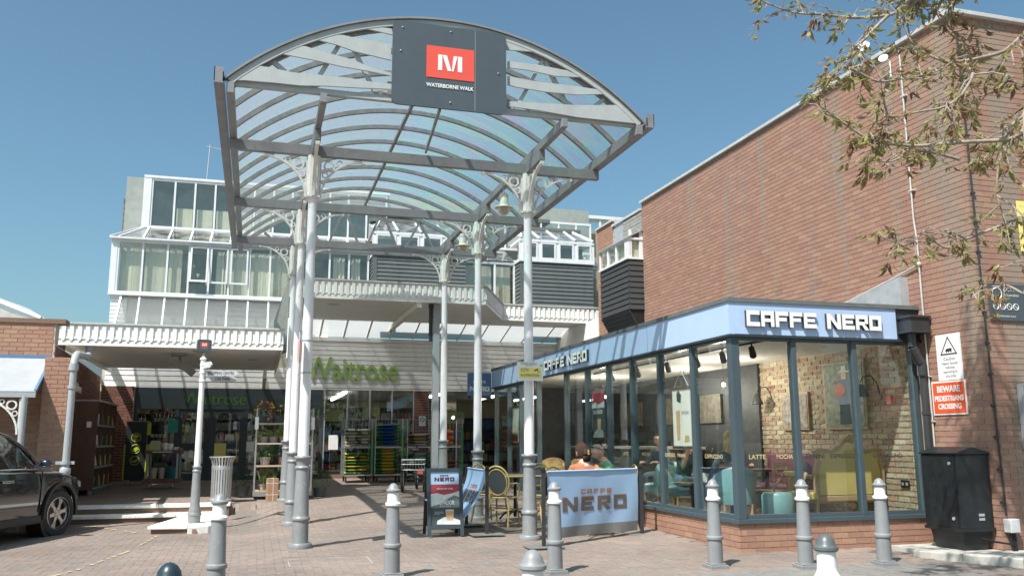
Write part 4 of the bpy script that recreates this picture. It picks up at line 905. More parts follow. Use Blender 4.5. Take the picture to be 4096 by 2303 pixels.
fascia(ac,(.62,19.95),(5.19,19.95),ZC0,ZC1,(0,-1)); fascia(ac,(5.19,19.95),(6.30,22.45),ZC0,ZC1,(.914,-.406)); fascia(ac,(6.30,22.45),(9.3,22.45),ZC0,ZC1,(0,-1))
MB().prism([(.64,19.985),(5.17,19.985),(6.27,22.49),(9.3,22.49),(9.3,23.7),(.64,23.7)],lambda u,v,q:(u,v,q),ZC0+.03,ZC0+.06).build('soffit','soffit',ac)
MB().prism([(.66,20.0),(5.15,20.0),(6.25,22.5),(9.3,22.5),(9.3,23.7),(.66,23.7)],lambda u,v,q:(u,v,q),ZC1-.07,ZC1-.03).build('roof_deck','roof_felt',ac)
for x,y in((1.7,21.0),(1.3,23.2),(3.6,23.6),(6.0,23.5)): MB().lathe([(.12,ZC0+.025),(.15,ZC0+.029)],(x,y,0),20).build('downlight','lead',ac)
m=MB(); m.add([(.62,19.94,ZC1+.06),(.33,20.6,4.1),(.33,20.6,3.34),(.62,19.94,3.34),(.62,20.2,ZC1+.06),(.36,20.9,4.1),(.36,20.9,3.34),(.62,20.2,3.34)],[(0,1,2,3),(7,6,5,4),(0,4,5,1),(1,5,6,2),(3,2,6,7),(0,3,7,4)]); m.build('shingled_cheek','timber_weather',ac)
MB().box(8.2,YS-2.4,2.9,XW+1.2,YS-2.35,ZC0+.02).build('side_lining','soffit',ac) if False else None
MB().box(XW-.03,21.6,3.1,XW+.02,YS-.05,ZC0+.028).build('side_lining','soffit',ac)
MB().beam((3.6,20.0,4.52),(3.6,YS-.1,4.52),.12,.12).build('beam','soffit',ac)
ps=thing('awning_post','slim grey square post carrying the high awning','post',(4.03,20.3,.25),world=True)
MB().box(3.99,20.24,.2,4.14,20.39,4.60).build('post','pipe_grey',ps,bevel=.006); m=MB(); m.lathe([(.045,3.7),(.045,4.6)],(3.93,20.3,0),12); m.lathe([(.055,4.5),(.06,4.52),(.06,4.6)],(3.93,20.3,0),12); m.lathe([(.052,3.85),(.052,3.9)],(3.93,20.3,0),12); m.build('downpipe','dark',ps,smooth=40)
MB().lathe([(.085,2.3),(.085,2.33)],(4.065,20.315,0),12).build('collar','pipe_grey',ps)
# big green shop letters
letters('Waitrose',.92,FX(1.30,YS-.05,3.07),'green_sign',sm,width=2.6,ext=.035,bold=.008)
# ---------------------------------------------------------------- left brick pier and wall
lw=thing('brick_wall','red brick side wall and pier at the left of the entrance','wall',(-3.6,18,0),world=True)
MB().box(-3.454,16.404,-.3,-3.076,16.9,2.80).build('pier','mortar',lw)
brick_face(lw,(-3.46,16.4,-.05),(1,0,0),(0,-1,0),.39,2.85,'brick_clean',seed=51,keep=80); brick_face(lw,(-3.07,16.4,-.05),(0,1,0),(1,0,0),.5,2.85,'brick_dark',seed=52,keep=0)  # pier's right face uses darker bricks: its shade is put into the colour
dv=Vector((-3.92+3.42,25-16.9,0)); LL=dv.length; dv/=LL; nn=Vector((dv.y,-dv.x,0))
MB().prism([(-3.426,16.9),(-3.925,25.0),(-4.3,25.0),(-3.84,17.31),(-3.452,17.31),(-3.452,16.9)],lambda u,v,q:(u,v,q),-.3,3.07).build('core','mortar',lw)
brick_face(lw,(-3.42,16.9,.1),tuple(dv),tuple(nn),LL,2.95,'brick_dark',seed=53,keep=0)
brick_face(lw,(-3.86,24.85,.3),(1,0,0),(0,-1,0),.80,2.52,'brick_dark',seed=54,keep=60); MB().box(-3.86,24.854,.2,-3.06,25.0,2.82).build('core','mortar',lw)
MB().box(-9.5,17.004,-.3,-3.46,17.3,3.45).build('core','mortar',lw)
brick_face(lw,(-9.0,17.0,-.05),(1,0,0),(0,-1,0),5.52,3.5,'brick_clean',seed=55,keep=160); 
MB().box(-9.5,16.97,3.45,-3.3,17.32,3.53).build('coping','brick_step',lw)
text('Waitrose',.26,frame(tuple(Vector((-3.42,16.9,2.42))+dv*3.0+nn*.02),tuple(dv),(0,0,1)),'white',lw,ext=.01,bold=.004)
# porch awning at the far left
pa=thing('porch_canopy','pale grey porch canopy with iron bracket at the left edge','canopy',(-4,16.2,2),world=True)
MB().prism([(17.0,2.85),(17.0,2.80),(16.0,2.15),(15.98,2.2)],lambda u,v,q:(q,u,v),-6.5,-3.47).build('sheet','canopy_grey' if 'canopy_grey' in MT else 'pipe_grey',pa)
MB().box(-6.5,15.94,2.10,-3.46,16.0,2.18).build('edge','pipe_grey',pa); MB().box(-6.5,16.95,2.82,-3.44,17.0,2.88).build('ledge','deep_blue',pa); MB().beam((-3.48,16.0,2.2),(-3.48,17.0,2.84),.04,.05).build('edge_bar','deep_blue',pa)
MB().lathe([(.05,0),(.05,2.12)],(-3.62,15.98,0),14).build('post','pipe_grey',pa,smooth=40); MB().box(-3.70,15.9,-.1,-3.54,16.06,.62).build('post_base','pipe_grey',pa)
b=link('bracket',BRK,pa); b.location=(-3.66,15.98,2.10); b.rotation_euler=(0,0,math.pi)
dp=thing('rainwater_pipe','large grey downpipe with swan neck beside the brick pier','downpipe',(-2.93,15.95,0),world=True)
m=MB(); m.lathe([(.075,0),(.075,.9)],(-2.93,15.98,0),16); m.lathe([(.058,.9),(.055,2.62)],(-2.93,15.98,0),16); m.lathe([(.08,.86),(.085,.88),(.085,.95),(.07,.97)],(-2.93,15.98,0),16); m.lathe([(.07,2.25),(.07,2.3)],(-2.93,15.98,0),16); m.lathe([(.075,2.55),(.075,2.66)],(-2.93,15.98,0),16)
m.tube([(-2.93,15.98,2.62),(-2.93,15.99,2.72),(-2.93,16.08,2.80),(-2.95,16.3,2.85),(-3.03,17.6,2.93),(-3.06,17.95,2.96),(-3.07,18.08,3.04),(-3.07,18.1,3.25)],.062,14); m.lathe([(.08,3.1),(.08,3.25)],(-3.07,18.1,0),14); m.build('pipe','pipe_grey',dp,smooth=40); m=MB(); m.box(-3.08,15.96,1.02,-2.8,16.0,1.07); m.lathe([(.082,1.02),(.082,1.07)],(-2.93,15.98,0),16); m.build('clamp','pipe_grey',dp)
sp_=thing('security_camera','grey speaker cluster hanging from the low awning','camera',(-1.62,20.0,3.25))
mat('greyish',(.25,.25,.24),.6,var=.1)
MB().cbox((0,0,-.02),(.3,.2,.06)).build('mount','greyish',sp_); MB().cbox((.02,0,-.12),(.06,.06,.18)).build('stem','greyish',sp_); MB().cbox((0,-.05,-.24),(.34,.22,.14),(0,RAD(24),0)).build('head','greyish',sp_); MB().cbox((.2,-.05,-.34),(.30,.24,.16),(0,RAD(38),0)).build('head','greyish',sp_)
# metal-clad shed far left
mat('metal_pale',(.52,.56,.58),.4,metal=.2,var=.06,dirt=.2,stretch=(6,6,.3))
sh=thing('metal_shed','pale metal clad shed roof showing above the left brick wall','building',(-9,30,0),world=True)
MB().box(-14,30,0,-6.15,40,5.0).build('wall','metal_pale',sh)
m=MB()
for k in range(26): m.box(-14+k*.3,29.96,3,-13.86+k*.3,30,5.0)
m.build('cladding_rib','metal_pale',sh); m=MB(); m.add([(-14,29.9,5.75),(-7.9,29.9,5.45),(-6.05,29.9,4.98),(-6.05,40,4.98),(-7.9,40,5.45),(-14,40,5.75),(-14,29.9,5.2),(-7.9,29.9,5.15),(-6.05,29.9,4.85)],[(0,1,4,5),(1,2,3,4),(0,6,7,1),(1,7,8,2)]); m.build('roof','coping',sh)
MB().prism([(-14,5.7),(-9,5.75),(-6.7,5.35),(-7.6,5.9),(-14,8.2)],lambda u,v,q:(u,q,v),33,40).build('upper_roof','metal_pale',sh)
MB().beam((-7.2,33,5.6),(-14,33,8.25),.2,.1).build('verge','white',sh)
# ---------------------------------------------------------------- shop front and what shows behind it
mat('shop_slate',(.040,.055,.064),.45,var=.08); mat('shelf_dark',(.05,.05,.05),.6); mat('shop_floor',(.30,.28,.25),.4,var=.1); mat('shop_wall',(.50,.44,.28),.8,var=.08)
mat('tube',(1,.97,.9),.5,emit=7); mat('shop_ceiling',(.55,.54,.50),.8,var=.05)
sf=thing('shop_front','dark framed supermarket entrance and shop windows under the awnings','shop front',(1,YS,.3),world=True)
FZ=.37
MB().box(-3.05,YS-.06,2.24,1.80,YS+.06,2.80).build('fascia_panel','shop_slate',sf)
letters('Waitrose',.46,FX(-1.86,YS-.065,2.36),'green_dark',sf,width=1.62,ext=.006,bold=.002)
xs=[-3.02,-1.98,-1.13,-.22,.62,1.78]
for i,x in enumerate(xs): MB().box(x-.05,YS-.05,FZ-.05,x+.05,YS+.05,2.24).build('post','shop_slate',sf)
for i in range(5):
    a_,b_=xs[i]+.05,xs[i+1]-.05
    if i in(1,2):
        d=thing('tmp','x','x'); bpy.data.objects.remove(d)
        m=MB()
        for q in((a_,FZ,b_,FZ+.18),(a_,2.14,b_,2.24),(a_,FZ+.18,a_+.1,2.14),(b_-.1,FZ+.18,b_,2.14),(a_+.1,1.18,b_-.1,1.34)): m.box(q[0],YS-.03,q[1],q[2],YS+.03,q[3])
        d=m.build('door','shop_slate',sf); 
        for z0,z1 in((FZ+.18,1.18),(1.34,2.14)): MB().box(a_+.1,YS-.004,z0,b_-.1,YS+.004,z1).build('pane','glass_shop',d)
        MB().tube([(b_-.16,YS-.05,1.0),(b_-.16,YS-.05,1.6)],.015,8).build('handle','lead',d)
    else:
        MB().box(a_,YS-.004,FZ,b_,YS+.004,2.24).build('pane','glass_shop',sf); MB().box(a_,YS-.03,FZ-.02,b_,YS+.03,FZ+.12).build('bottom_rail','shop_slate',sf)
# main windows
for x0,x1,nm in((1.86,4.38,4),(4.80,8.9,3)):
    MB().box(x0-.04,YS-.02,FZ-.1,x1+.04,YS+.12,.55).build('stall_riser','brick_step',sf); MB().box(x0-.04,YS-.05,.55,x1+.04,YS+.05,.60).build('sill','shop_slate',sf)
    W=(x1-x0)/nm
    for k in range(nm+1): MB().box(x0+k*W-.018,YS-.03,.60,x0+k*W+.018,YS+.03,2.80).build('mullion','lead',sf)
    for k in range(nm): MB().box(x0+k*W+.018,YS-.004,.60,x0+(k+1)*W-.018,YS+.004,2.80).build('pane','glass_shop',sf)
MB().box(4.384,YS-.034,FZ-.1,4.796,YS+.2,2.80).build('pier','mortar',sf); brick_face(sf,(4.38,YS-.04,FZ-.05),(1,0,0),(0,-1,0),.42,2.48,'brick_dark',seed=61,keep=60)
n_=thing('notice_plate','small white no entry style notice on the dark brick pier','sign',(4.6,YS-.06,1.9),world=True); MB().box(4.52,YS-.062,1.80,4.72,YS-.055,2.08).build('plate','white',n_)
m=MB(); m.tube([(4.62+.06*math.cos(k*.4),YS-.066,1.98+.06*math.sin(k*.4)) for k in range(17)],.008,5,cap=False); m.beam((4.578,YS-.066,2.022),(4.662,YS-.066,1.938),.01,.008); m.build('symbol','ink',n_)
# room behind
MB().box(-3.9,YS+.16,.2,10.5,33.5,FZ).build('room_floor','shop_floor',sf); MB().box(-3.9,YS+.16,2.86,10.5,33.5,2.92).build('room_ceiling','shop_ceiling',sf); MB().box(-3.9,33.5,.2,10.5,33.6,2.92).build('room_back','shop_wall',sf)
MB().box(-3.96,YS+.16,.2,-3.9,33.5,2.9).build('room_side','shop_wall',sf); MB().box(10.5,YS+.16,.2,10.56,33.5,2.9).build('room_side','shop_wall',sf)
for k,(x,y) in enumerate(((-.6,28),(-.1,30.5),(-2.4,28.5),(2.6,27.6),(2.6,30.5),(5.6,28),(7.6,29))):
    MB().box(x-.04,y-1.1,2.80,x+.04,y+1.1,2.85).build('strip_light','tube',sf)
GOODS=[(.45,.08,.05),(.1,.16,.4),(.6,.5,.2),(.15,.3,.12),(.55,.55,.5),(.35,.12,.2),(.7,.6,.45),(.08,.08,.08),(.5,.3,.1)]
for i,c in enumerate(GOODS): mat('good%d'%i,[x*.6 for x in c],.5,var=.2)
def rack(x,y,W,H,name_='shelf_rack',along='x',lab='',tiers=5):
    t=thing(name_,lab,'shelves',(x,y,FZ),RAD(90) if along=='y' else 0,group='stocked shelves inside the supermarket')
    m=MB(); m.box(0,.2,0,W,.24,H); 
    for k in range(tiers+1): m.box(0,-.1,k*H/tiers,W,.2,k*H/tiers+.03)
    m.build('frame','shelf_dark',t); r=random.Random(int(x*37+y*11)); mm=[MB() for _ in GOODS]
    for k in range(tiers):
        u=.02
        while u<W-.1:
            w_=r.uniform(.06,.16); n=r.randint(1,4); c=r.randrange(len(GOODS)); h=r.uniform(.45,.85)*H/tiers
            for q in range(n):
                if u+w_>W: break
                mm[c].box(u,-.08+r.uniform(0,.03),k*H/tiers+.03,u+w_-.01,.12,k*H/tiers+.03+h); u+=w_
            u+=r.uniform(0,.05)
    al=MB()
    for c,q in enumerate(mm):
        if q.v: al.add(q.v,q.f); al.m[-len(q.f):]=[c]*len(q.f)
    o=al.build('goods',['good%d'%i for i in range(len(GOODS))],t); o['kind']='stuff'
rack(-3.3,26.2,1.3,1.75,lab='shelves of bottles and packets behind the left window of the entrance',tiers=4); rack(-1.6,29.5,1.6,1.7,lab='shelves facing the entrance doors'); rack(.2,28.6,1.5,1.7,lab='shelves behind the right side of the entrance'); rack(2.0,28.2,2.4,1.5,lab='shelves behind the main shop window',tiers=4); rack(4.9,27.6,3.4,1.7,lab='shelves behind the window beside the coffee shop',tiers=5); rack(1.2,32.9,6,2.2,lab='tall shelves along the back wall of the supermarket',tiers=5); rack(-3.6,32.9,4.6,2.2,lab='tall shelves at the back beyond the entrance doors',tiers=5)
# promotional panels inside the window
for (x0,z0,x1,z1,mt,lab) in((1.95,1.95,2.5,2.3,'yellow_pale','pale yellow panel high inside the shop window'),(3.1,2.0,3.55,2.35,'yellow_pale','pale yellow panel in the middle of the shop window'),(3.3,1.3,3.42,2.1,'red_sign','red hanging strip inside the shop window'),(5.2,1.9,6.1,2.25,'yellow_pale','pale yellow panel inside the window by the coffee shop')):
    if mt not in MT: mat('yellow_pale',(.62,.56,.26),.6)
    o=MB().box(x0,26.0,z0,x1,26.03,z1).build('promotion_sign',mt); tag(o,lab,'panel')
for k,(x,w_,c,lab) in enumerate(((-2.2,.26,'teal_card','teal poster on the left shop window'),(-1.0,.30,'yellow_sign','blue and yellow poster on the left entrance door'),(-.18,.2,'white','white notice taped on the entrance door'))):
    if 'teal_card' not in MT: mat('teal_card',(.02,.30,.24),.5); 
    z=(1.62,.95,1.12)[k]; o=MB().box(x,YS-.062,z,x+w_,YS-.056,z+w_*1.3).build('poster',c); tag(o,lab,'poster')
tag(MB().box(2.0,YS-.02,1.15,2.26,YS-.012,1.55).build('notice',  'white'),'white notice inside the main shop window','notice')
# wine bottles on the window shelf
mat('bottle_glass',(.02,.03,.02),.15,var=.2); mat('bottle_red',(.10,.012,.015),.2); mat('label_cream',(.70,.66,.52),.6)
def bottle(loc,red,lab):
    t=thing('wine_bottle',lab,'bottle',loc,group='wine bottles behind the entrance window'); MB().lathe([(.037,0),(.038,.01),(.038,.19),(.03,.22),(.014,.25),(.014,.31)],n=10).build('glass_body','bottle_red' if red else 'bottle_glass',t,smooth=40); MB().lathe([(.0386,.06),(.0386,.15)],n=10).build('paper_label','label_cream',t)
sh=thing('window_shelf','dark shelf carrying wine bottles behind the entrance window','shelf',(-2.5,25.4,1.9),world=True); MB().box(-2.98,25.2,1.84,-2.0,25.5,1.86).build('board','shelf_dark',sh); MB().box(-2.98,25.2,1.42,-2.0,25.5,1.44).build('board','shelf_dark',sh)
for k,x in enumerate((-2.92,-2.82,-2.55,-2.46,-2.36,-2.26,-2.16,-2.07)): bottle((x,25.3,1.86),k>2,('dark' if k<3 else 'red')+' wine bottle, %s from the left on the upper window shelf'%('first second third fourth fifth sixth seventh eighth'.split()[k]))
for k,x in enumerate((-2.6,-2.5,-2.4,-2.3)): bottle((x,25.3,1.44),False,'dark wine bottle, %s from the left on the lower window shelf'%('first second third fourth'.split()[k]))
# ---------------------------------------------------------------- roll cages with sacks
mat('zinc',(.45,.46,.46),.35,metal=.7,var=.1); mat('cage_green',(.03,.26,.06),.5); mat('rubber',(.03,.03,.03),.8)
cg=thing('roll_cage','wire roll cage of tan and green sacks, leftmost of the row','roll cage',(2.24,22.9,.35),group='wire roll cages along the shop window')
W,D,H=.70,.75,1.60
m=MB(); m.box(0,0,.16,W,D,.19); m.box(0,0,.86,W,D,.88); m.build('deck','zinc',cg)
for x in(0,W):
    m=MB()
    for y in(0,D): m.tube([(x,y,.16),(x,y,H)],.012,6)
    for z in(.5,.9,1.3,H): m.tube([(x,0,z),(x,D,z)],.007,5)
    for k in range(1,7): m.tube([(x,D*k/7,.18),(x,D*k/7,H)],.004,4)
    m.build('side_mesh','zinc',cg)
m=MB()
for k in range(1,8): m.tube([(W*k/8,D,.2),(W*k/8,D,H)],.004,4)
for z in(.5,.9,1.3,H): m.tube([(0,D,z),(W,D,z)],.007,5)
m.build('back_mesh','zinc',cg); m=MB(); m.tube([(.01,0,.9),(W-.01,0,.9)],.008,5); m.build('front_bar','zinc',cg)
for x in(.06,W-.06):
    for y in(.08,D-.08): MB().lathe([(.06,-.018),(.065,-.01),(.065,.01),(.06,.018)],n=14).xf(Matrix.Translation((x,y,.066))@Matrix.Rotation(math.pi/2,4,'Y')).build('castor','rubber',cg); 
MB().box(W-.02,-.03,.25,W+.02,-.012,1.35).build('strap','cage_green',cg)
cages=[cg,dup(cg,(3.02,22.85,.35),None,'wire roll cage of blue and yellow sacks, second from the left'),dup(cg,(3.86,22.9,.35),None,'wire roll cage of brown sacks behind the grey awning post'),dup(cg,(4.64,22.95,.35),None,'wire roll cage at the right end of the row with orange bag')]
def sack_mesh(name,c1,c2,L,Dp,Hh):
    m=MB(); nx,ny=8,5; top=[];bot=[]
    for j in range(ny+1):
        for i in range(nx+1):
            u,v=-1+2*i/nx,-1+2*j/ny; e=(1-abs(u)**4)*(1-abs(v)**4); sx=1-.05*(1-abs(v)); z=Hh/2*e**.5
            top.append((u*L/2,v*Dp/2,Hh/2+z)); bot.append((u*L/2,v*Dp/2,Hh/2-z))
    n=len(top); f=[]; mm=[]
    for j in range(ny):
        for i in range(nx):
            a_=j*(nx+1)+i; f.append((a_,a_+1,a_+nx+2,a_+nx+1)); f.append((n+a_,n+a_+nx+1,n+a_+nx+2,n+a_+1)); k=1 if 2<=i<=5 else 0; mm+=[k,k]
    m.add(top+bot,f); m.m=mm; return m.mesh(name,[c1,c2],50)
for nm,c in(('sk_green',(.04,.22,.08)),('sk_blue',(.03,.10,.30)),('sk_yel',(.50,.38,.07)),('sk_tan',(.50,.38,.24)),('sk_white',(.62,.62,.58)),('sk_brown',(.20,.12,.08)),('sk_orange',(.62,.16,.03)),('sk_dkred',(.2,.03,.02)),('sk_grey',(.40,.42,.43))): mat(nm,c,.42,var=.15,scale=14,bump=.3,bscale=30)
SK={}
ORD=['bottom','second','third','fourth','fifth','sixth','seventh','eighth']
def sack(cage,k,c1,c2,lab,dx,dz,L=.62,Hh=.085):
    lab=lab+', '+('bottom one' if k==0 else ORD[k]+' from the bottom')+(', left pile' if dx<-.1 else ', right pile' if dx>.1 else '')
    key=(c1,c2,L,Hh); SK.setdefault(key,sack_mesh('sack',c1,c2,L,.62,Hh)); o=link('sack',SK[key]); cx,cy,cz=cages[cage].location
    o.location=(cx+.35+dx+random.uniform(-.015,.015),cy+.36+random.uniform(-.02,.02),cz+dz); o.rotation_euler=(random.uniform(-.03,.03),random.uniform(-.04,.04),random.uniform(-.05,.05)); tag(o,lab,'sack','sacks in the roll cages')
for k in range(6):
    for s_ in(-.165,.165): sack(0,k,*(('sk_tan','sk_white'),('sk_white','sk_tan'),('sk_green','sk_white'))[(k+(s_>0))%3],'tan and white sack, upper deck of leftmost cage',s_,.88+k*.078,.33,.08)
for k in range(7):
    for s_ in(-.165,.165): sack(0,k,'sk_green' if k%2 else 'sk_yel','sk_yel' if k%3 else 'sk_green','green and yellow sack, lower deck of leftmost cage',s_,.19+k*.08,.33,.082)
for k in range(7): sack(1,k,'sk_green','sk_blue','blue and green sack, upper deck of second cage',0,.88+k*.085)
for k in range(8): sack(1,k,'sk_green','sk_yel','yellow and green sack, lower deck of second cage',0,.19+k*.08)
for k in range(4): sack(2,k,'sk_brown','sk_tan','brown bark sack, upper deck of third cage',0,.88+k*.085)
for k in range(6): sack(2,k,'sk_green','sk_grey','grey and green pack, lower deck of third cage',0,.19+k*.09)
for k in range(3): sack(3,k,'sk_orange','sk_orange','orange charcoal bag in the rightmost cage',-.05,.88+k*.15,.4,.16)
for k in range(3): sack(3,k,'sk_dkred','sk_brown','dark red sack, lower deck of rightmost cage',-.02,.19+k*.12,.5,.13)
# ---------------------------------------------------------------- plant rack and pots
mat('terracotta_grey',(.36,.31,.27),.8,var=.1); mat('pot_plastic',(.09,.10,.10),.6); mat('ply',(.45,.36,.25),.75,var=.15); mat('card',(.36,.21,.125),.85,var=.08)
mat('leaf_lime',(.24,.34,.07),.6,var=.25); mat('leaf_mid',(.07,.16,.03),.6,var=.3); mat('leaf_dark',(.03,.08,.025),.55,var=.3); mat('petal_yellow',(.80,.50,.04),.6); mat('petal_orange',(.80,.24,.03),.6); mat('stem_green',(.20,.28,.08),.6)
pr=thing('plant_rack','galvanised plant trolley with plywood shelves beside the columns','plant rack',(.05,18.72,.27))
RW,RD=1.12,.55
for x in(0,RW):
    for y in(0,RD): m=MB(); m.box(x-.016,y-.02,.06,x+.016,y+.02,1.78); m.build('upright','zinc',pr)
MB().box(-.035,-.025,1.35,.035,-.021,1.6).build('tag','white',pr); MB().box(RW-.035,-.025,1.35,RW+.035,-.021,1.6).build('tag','white',pr)
for z in(.10,.60,1.05,1.45): MB().box(.02,-.02,z,RW-.02,RD+.02,z+.03).build('shelf','ply',pr)
m=MB(); m.box(-.02,-.03,.02,RW+.02,RD+.03,.095); m.build('dolly','zinc',pr)
for x in(.06,RW-.06): MB().lathe([(.05,-.015),(.055,0),(.05,.015)],n=12).xf(Matrix.Translation((x,.04,-.02))@Matrix.Rotation(math.pi/2,4,'Y')).build('castor','rubber',pr)
def leaves(n,R_,H_,lw,ll,seed,droop=.5,up=False,z0=0.):
    r=random.Random(seed); m=MB()
    for _ in range(n):
        a_=r.uniform(0,6.283); rr=R_*math.sqrt(r.random()); p=Vector((rr*math.cos(a_)*(.4 if up else 1),rr*math.sin(a_)*(.4 if up else 1),z0+(0 if up else r.uniform(.1,1)*H_)))
        if up: d=Vector((math.cos(a_)*.35*rr/R_,math.sin(a_)*.35*rr/R_,1)).normalized(); L=H_*r.uniform(.6,1.05)
        else: d=Vector((math.cos(a_)+r.uniform(-.5,.5),math.sin(a_)+r.uniform(-.5,.5),r.uniform(-droop,.8))).normalized(); L=ll*r.uniform(.6,1.2)
        s_=d.cross(Vector((r.uniform(-1,1),r.uniform(-1,1),1)) if not up else Vector((math.sin(a_),-math.cos(a_),.1))).normalized()*lw*r.uniform(.6,1.1); nrm=d.cross(s_).normalized()*lw*.35
        e=p+d*L; mid=p+d*L*.5
        m.add([p,mid+s_-nrm,e+Vector((0,0,-.1*L if not up else 0)),mid-s_-nrm,mid+nrm*.2],[(0,1,4),(1,2,4),(2,3,4),(3,0,4)])
    return m
def pot_plant(loc,r,h,pm,lm,lab,kind='bush',seed=1,fl=None,fh=.2):
    t=thing('potted_plant',lab,'plant',loc,group='potted plants on sale'); MB().lathe([(r*.75,0),(r*.96,h*.85),(r*1.05,h*.86),(r*1.05,h),(r*.9,h),(r*.88,h*.9),(.01,h*.88)],n=16).build('pot',pm,t,smooth=40)
    m=leaves(90,r*1.5,fh,.016,.10,seed,z0=h*.9) if kind=='bush' else leaves(34,r*.9,fh,.009,.3,seed,up=True,z0=h*.85)
    m.build('foliage',lm,t)
    if fl:
        rr=random.Random(seed); q=MB()
        for _ in range(14): a_=rr.uniform(0,6.28); q.sphere((r*1.5*math.cos(a_)*rr.random()**.5,r*1.5*math.sin(a_)*rr.random()**.5-.05,h+fh*rr.uniform(.3,1.05)),.022,6,4)
        q.build('flowers',fl,t)
    return t
bx,by,bz=.05,18.72,.27
for x,z,k,lab in((.16,.13,0,'daffodil pot at the left end of the bottom shelf'),(.36,.13,1,'daffodil pot beside the carton on the bottom shelf'),(.62,.13,2,'daffodil pot in the middle of the bottom shelf'),(.94,.13,3,'daffodil pot at the right end of the bottom shelf')): pot_plant((bx+x,by+.12,bz+z),.075,.12,'terracotta_grey','stem_green',lab,'spike',k,None,.30)
for x,lm,lab,k in((.2,'leaf_mid','dark green bushy plant in pale pot on the middle shelf',4),(.55,'leaf_dark','low dark plant in brown pot on the middle shelf',5),(.95,'leaf_mid','bushy plant at the right of the middle shelf',6)): pot_plant((bx+x,by+.18,bz+.63),.105,.16,'terracotta_grey' if k!=5 else 'sk_brown',lm,lab,'bush',k,None,.16)
for x,lm,lab,k in((.15,'leaf_lime','lime green plant at the left of the top shelf',7),(.35,'leaf_lime','lime green plant in the middle of the top shelf',8),(.55,'leaf_lime','lime green plant nearest the columns on the top shelf',9),(1.0,'leaf_mid','leafy plant at the right of the top shelf',10)): pot_plant((bx+x,by+.16,bz+1.08),.095,.13,'terracotta_grey',lm,lab,'bush',k,None,.13)
pot_plant((bx+.45,by+.3,bz+1.48),.13,.15,'pot_plastic','leaf_dark','dark leaved plant with yellow flowers on top of the rack','bush',11,'petal_yellow',.34); pot_plant((bx+.1,by+.3,bz+1.48),.12,.15,'pot_plastic','leaf_dark','dark leaved plant with orange flowers on top of the rack','bush',12,'petal_orange',.30); pot_plant((bx+1.22,by+.25,bz+1.40),.12,.15,'pot_plastic','leaf_mid','tall fern like plant at the right end of the rack top','bush',13,None,.38); pot_plant((1.38,19.1,g(1.38,19.1)),.14,.2,'pot_plastic','leaf_mid','leafy plant standing right of the plant rack','bush',14,None,.4); pot_plant((-.18,19.3,.28),.15,.2,'pot_plastic','leaf_dark','dark shrub in a pot left of the plant rack','bush',15,None,.3)
q=thing('flower_stem','long bare stem with orange bloom leaning over the top shelf','plant',(bx+.36,by+.1,bz+1.18)); MB().tube([(0,0,0),(.08,-.02,.22),(.24,-.03,.40)],.01,6).build('stem','stem_green',q); MB().sphere((.25,-.03,.41),.035,8,6,(1.3,1,.8)).build('bloom','petal_orange',q)
c_=thing('carton','brown cardboard carton with white strapping beside the rack','box',(.40,18.42,g(.4,18.42)),RAD(8)); MB().box(-.10,-.12,0,.10,.12,.44).build('carton_body','card',c_); m=MB()
for z in(.12,.34): m.box(-.103,-.123,z,.103,.123,z+.008)
m.box(-.004,-.124,0,.004,.124,.443); m.build('strap','white',c_)
# wooden dolly with pots below the columns
# ---------------------------------------------------------------- tall brown shelf units on castors, advert unit, garden cart
mat('laminate',(.115,.062,.042),.42,var=.3,stretch=(8,8,.8),scale=4); mat('laminate_edge',(.30,.20,.12),.5,var=.2); mat('price_strip',(.26,.27,.28),.4)
su=thing('display_unit','tall brown wooden display shelves on castors against the brick wall','shelf unit',(-3.62,20.1,.30))
MB().box(0,0,.10,.47,.03,1.92).build('end_panel','laminate',su); MB().box(0,.03,.10,.03,2.6,1.92).build('back_panel','laminate',su)
for k in range(1,5): MB().box(.03,k*.64,.10,.47,k*.64+.03,1.92).build('divider','laminate',su)
for k in range(4):
    for z in(.12,.55,.98,1.42): MB().box(.03,k*.64+.031,z,.46,(k+1)*.64,z+.025).build('shelf','laminate',su); MB().box(.462,k*.64+.05,z-.015,.472,(k+1)*.64-.02,z+.025).build('price_strip','price_strip',su)
for k in range(4): m=MB(); m.box(-.02,k*.64+.02,1.92,.50,(k+1)*.64-.01,1.955); m.build('top_board','concrete',su)
for y in(.06,.7,1.3,1.95,2.5): MB().lathe([(.045,-.015),(.05,0),(.045,.015)],n=12).xf(Matrix.Translation((.42,y,.05))@Matrix.Rotation(math.pi/2,4,'X')).build('castor','zinc',su)
MB().box(.27,-.004,1.38,.36,-.001,1.50).build('label_card','white',su)
r=random.Random(4)
for k in range(4):
    for z in(.145,.575,1.005,1.445):
        for q in range(2):
            c=r.choice(['sk_green','sk_yel','sk_white','sk_orange','sk_tan','good5','leaf_lime']); w_=r.uniform(.1,.18); o=MB(); o.cbox((0,0,.11),(.16,w_,.22),(r.uniform(-.2,.2),r.uniform(-.25,.1),0)); ob=o.build('packet',c); ob.location=(-3.62+.35,20.1+k*.64+.17+q*.24,.30+z); tag(ob,'%s garden packet, %s shelf of the %s bay of the brown unit'%(('near','far')[q],('bottom','lower','upper','top')[min(3,int(z/.43))],('nearest','second','third','farthest')[k]),'packet','garden goods on the brown shelves')
au=thing('advert_unit','black advert panel with three green ring symbols by the entrance','display',(-3.02,23.5,.37))
mat('lime',(.42,.50,.03),.5); mat('panel_black',(.016,.02,.022),.45)
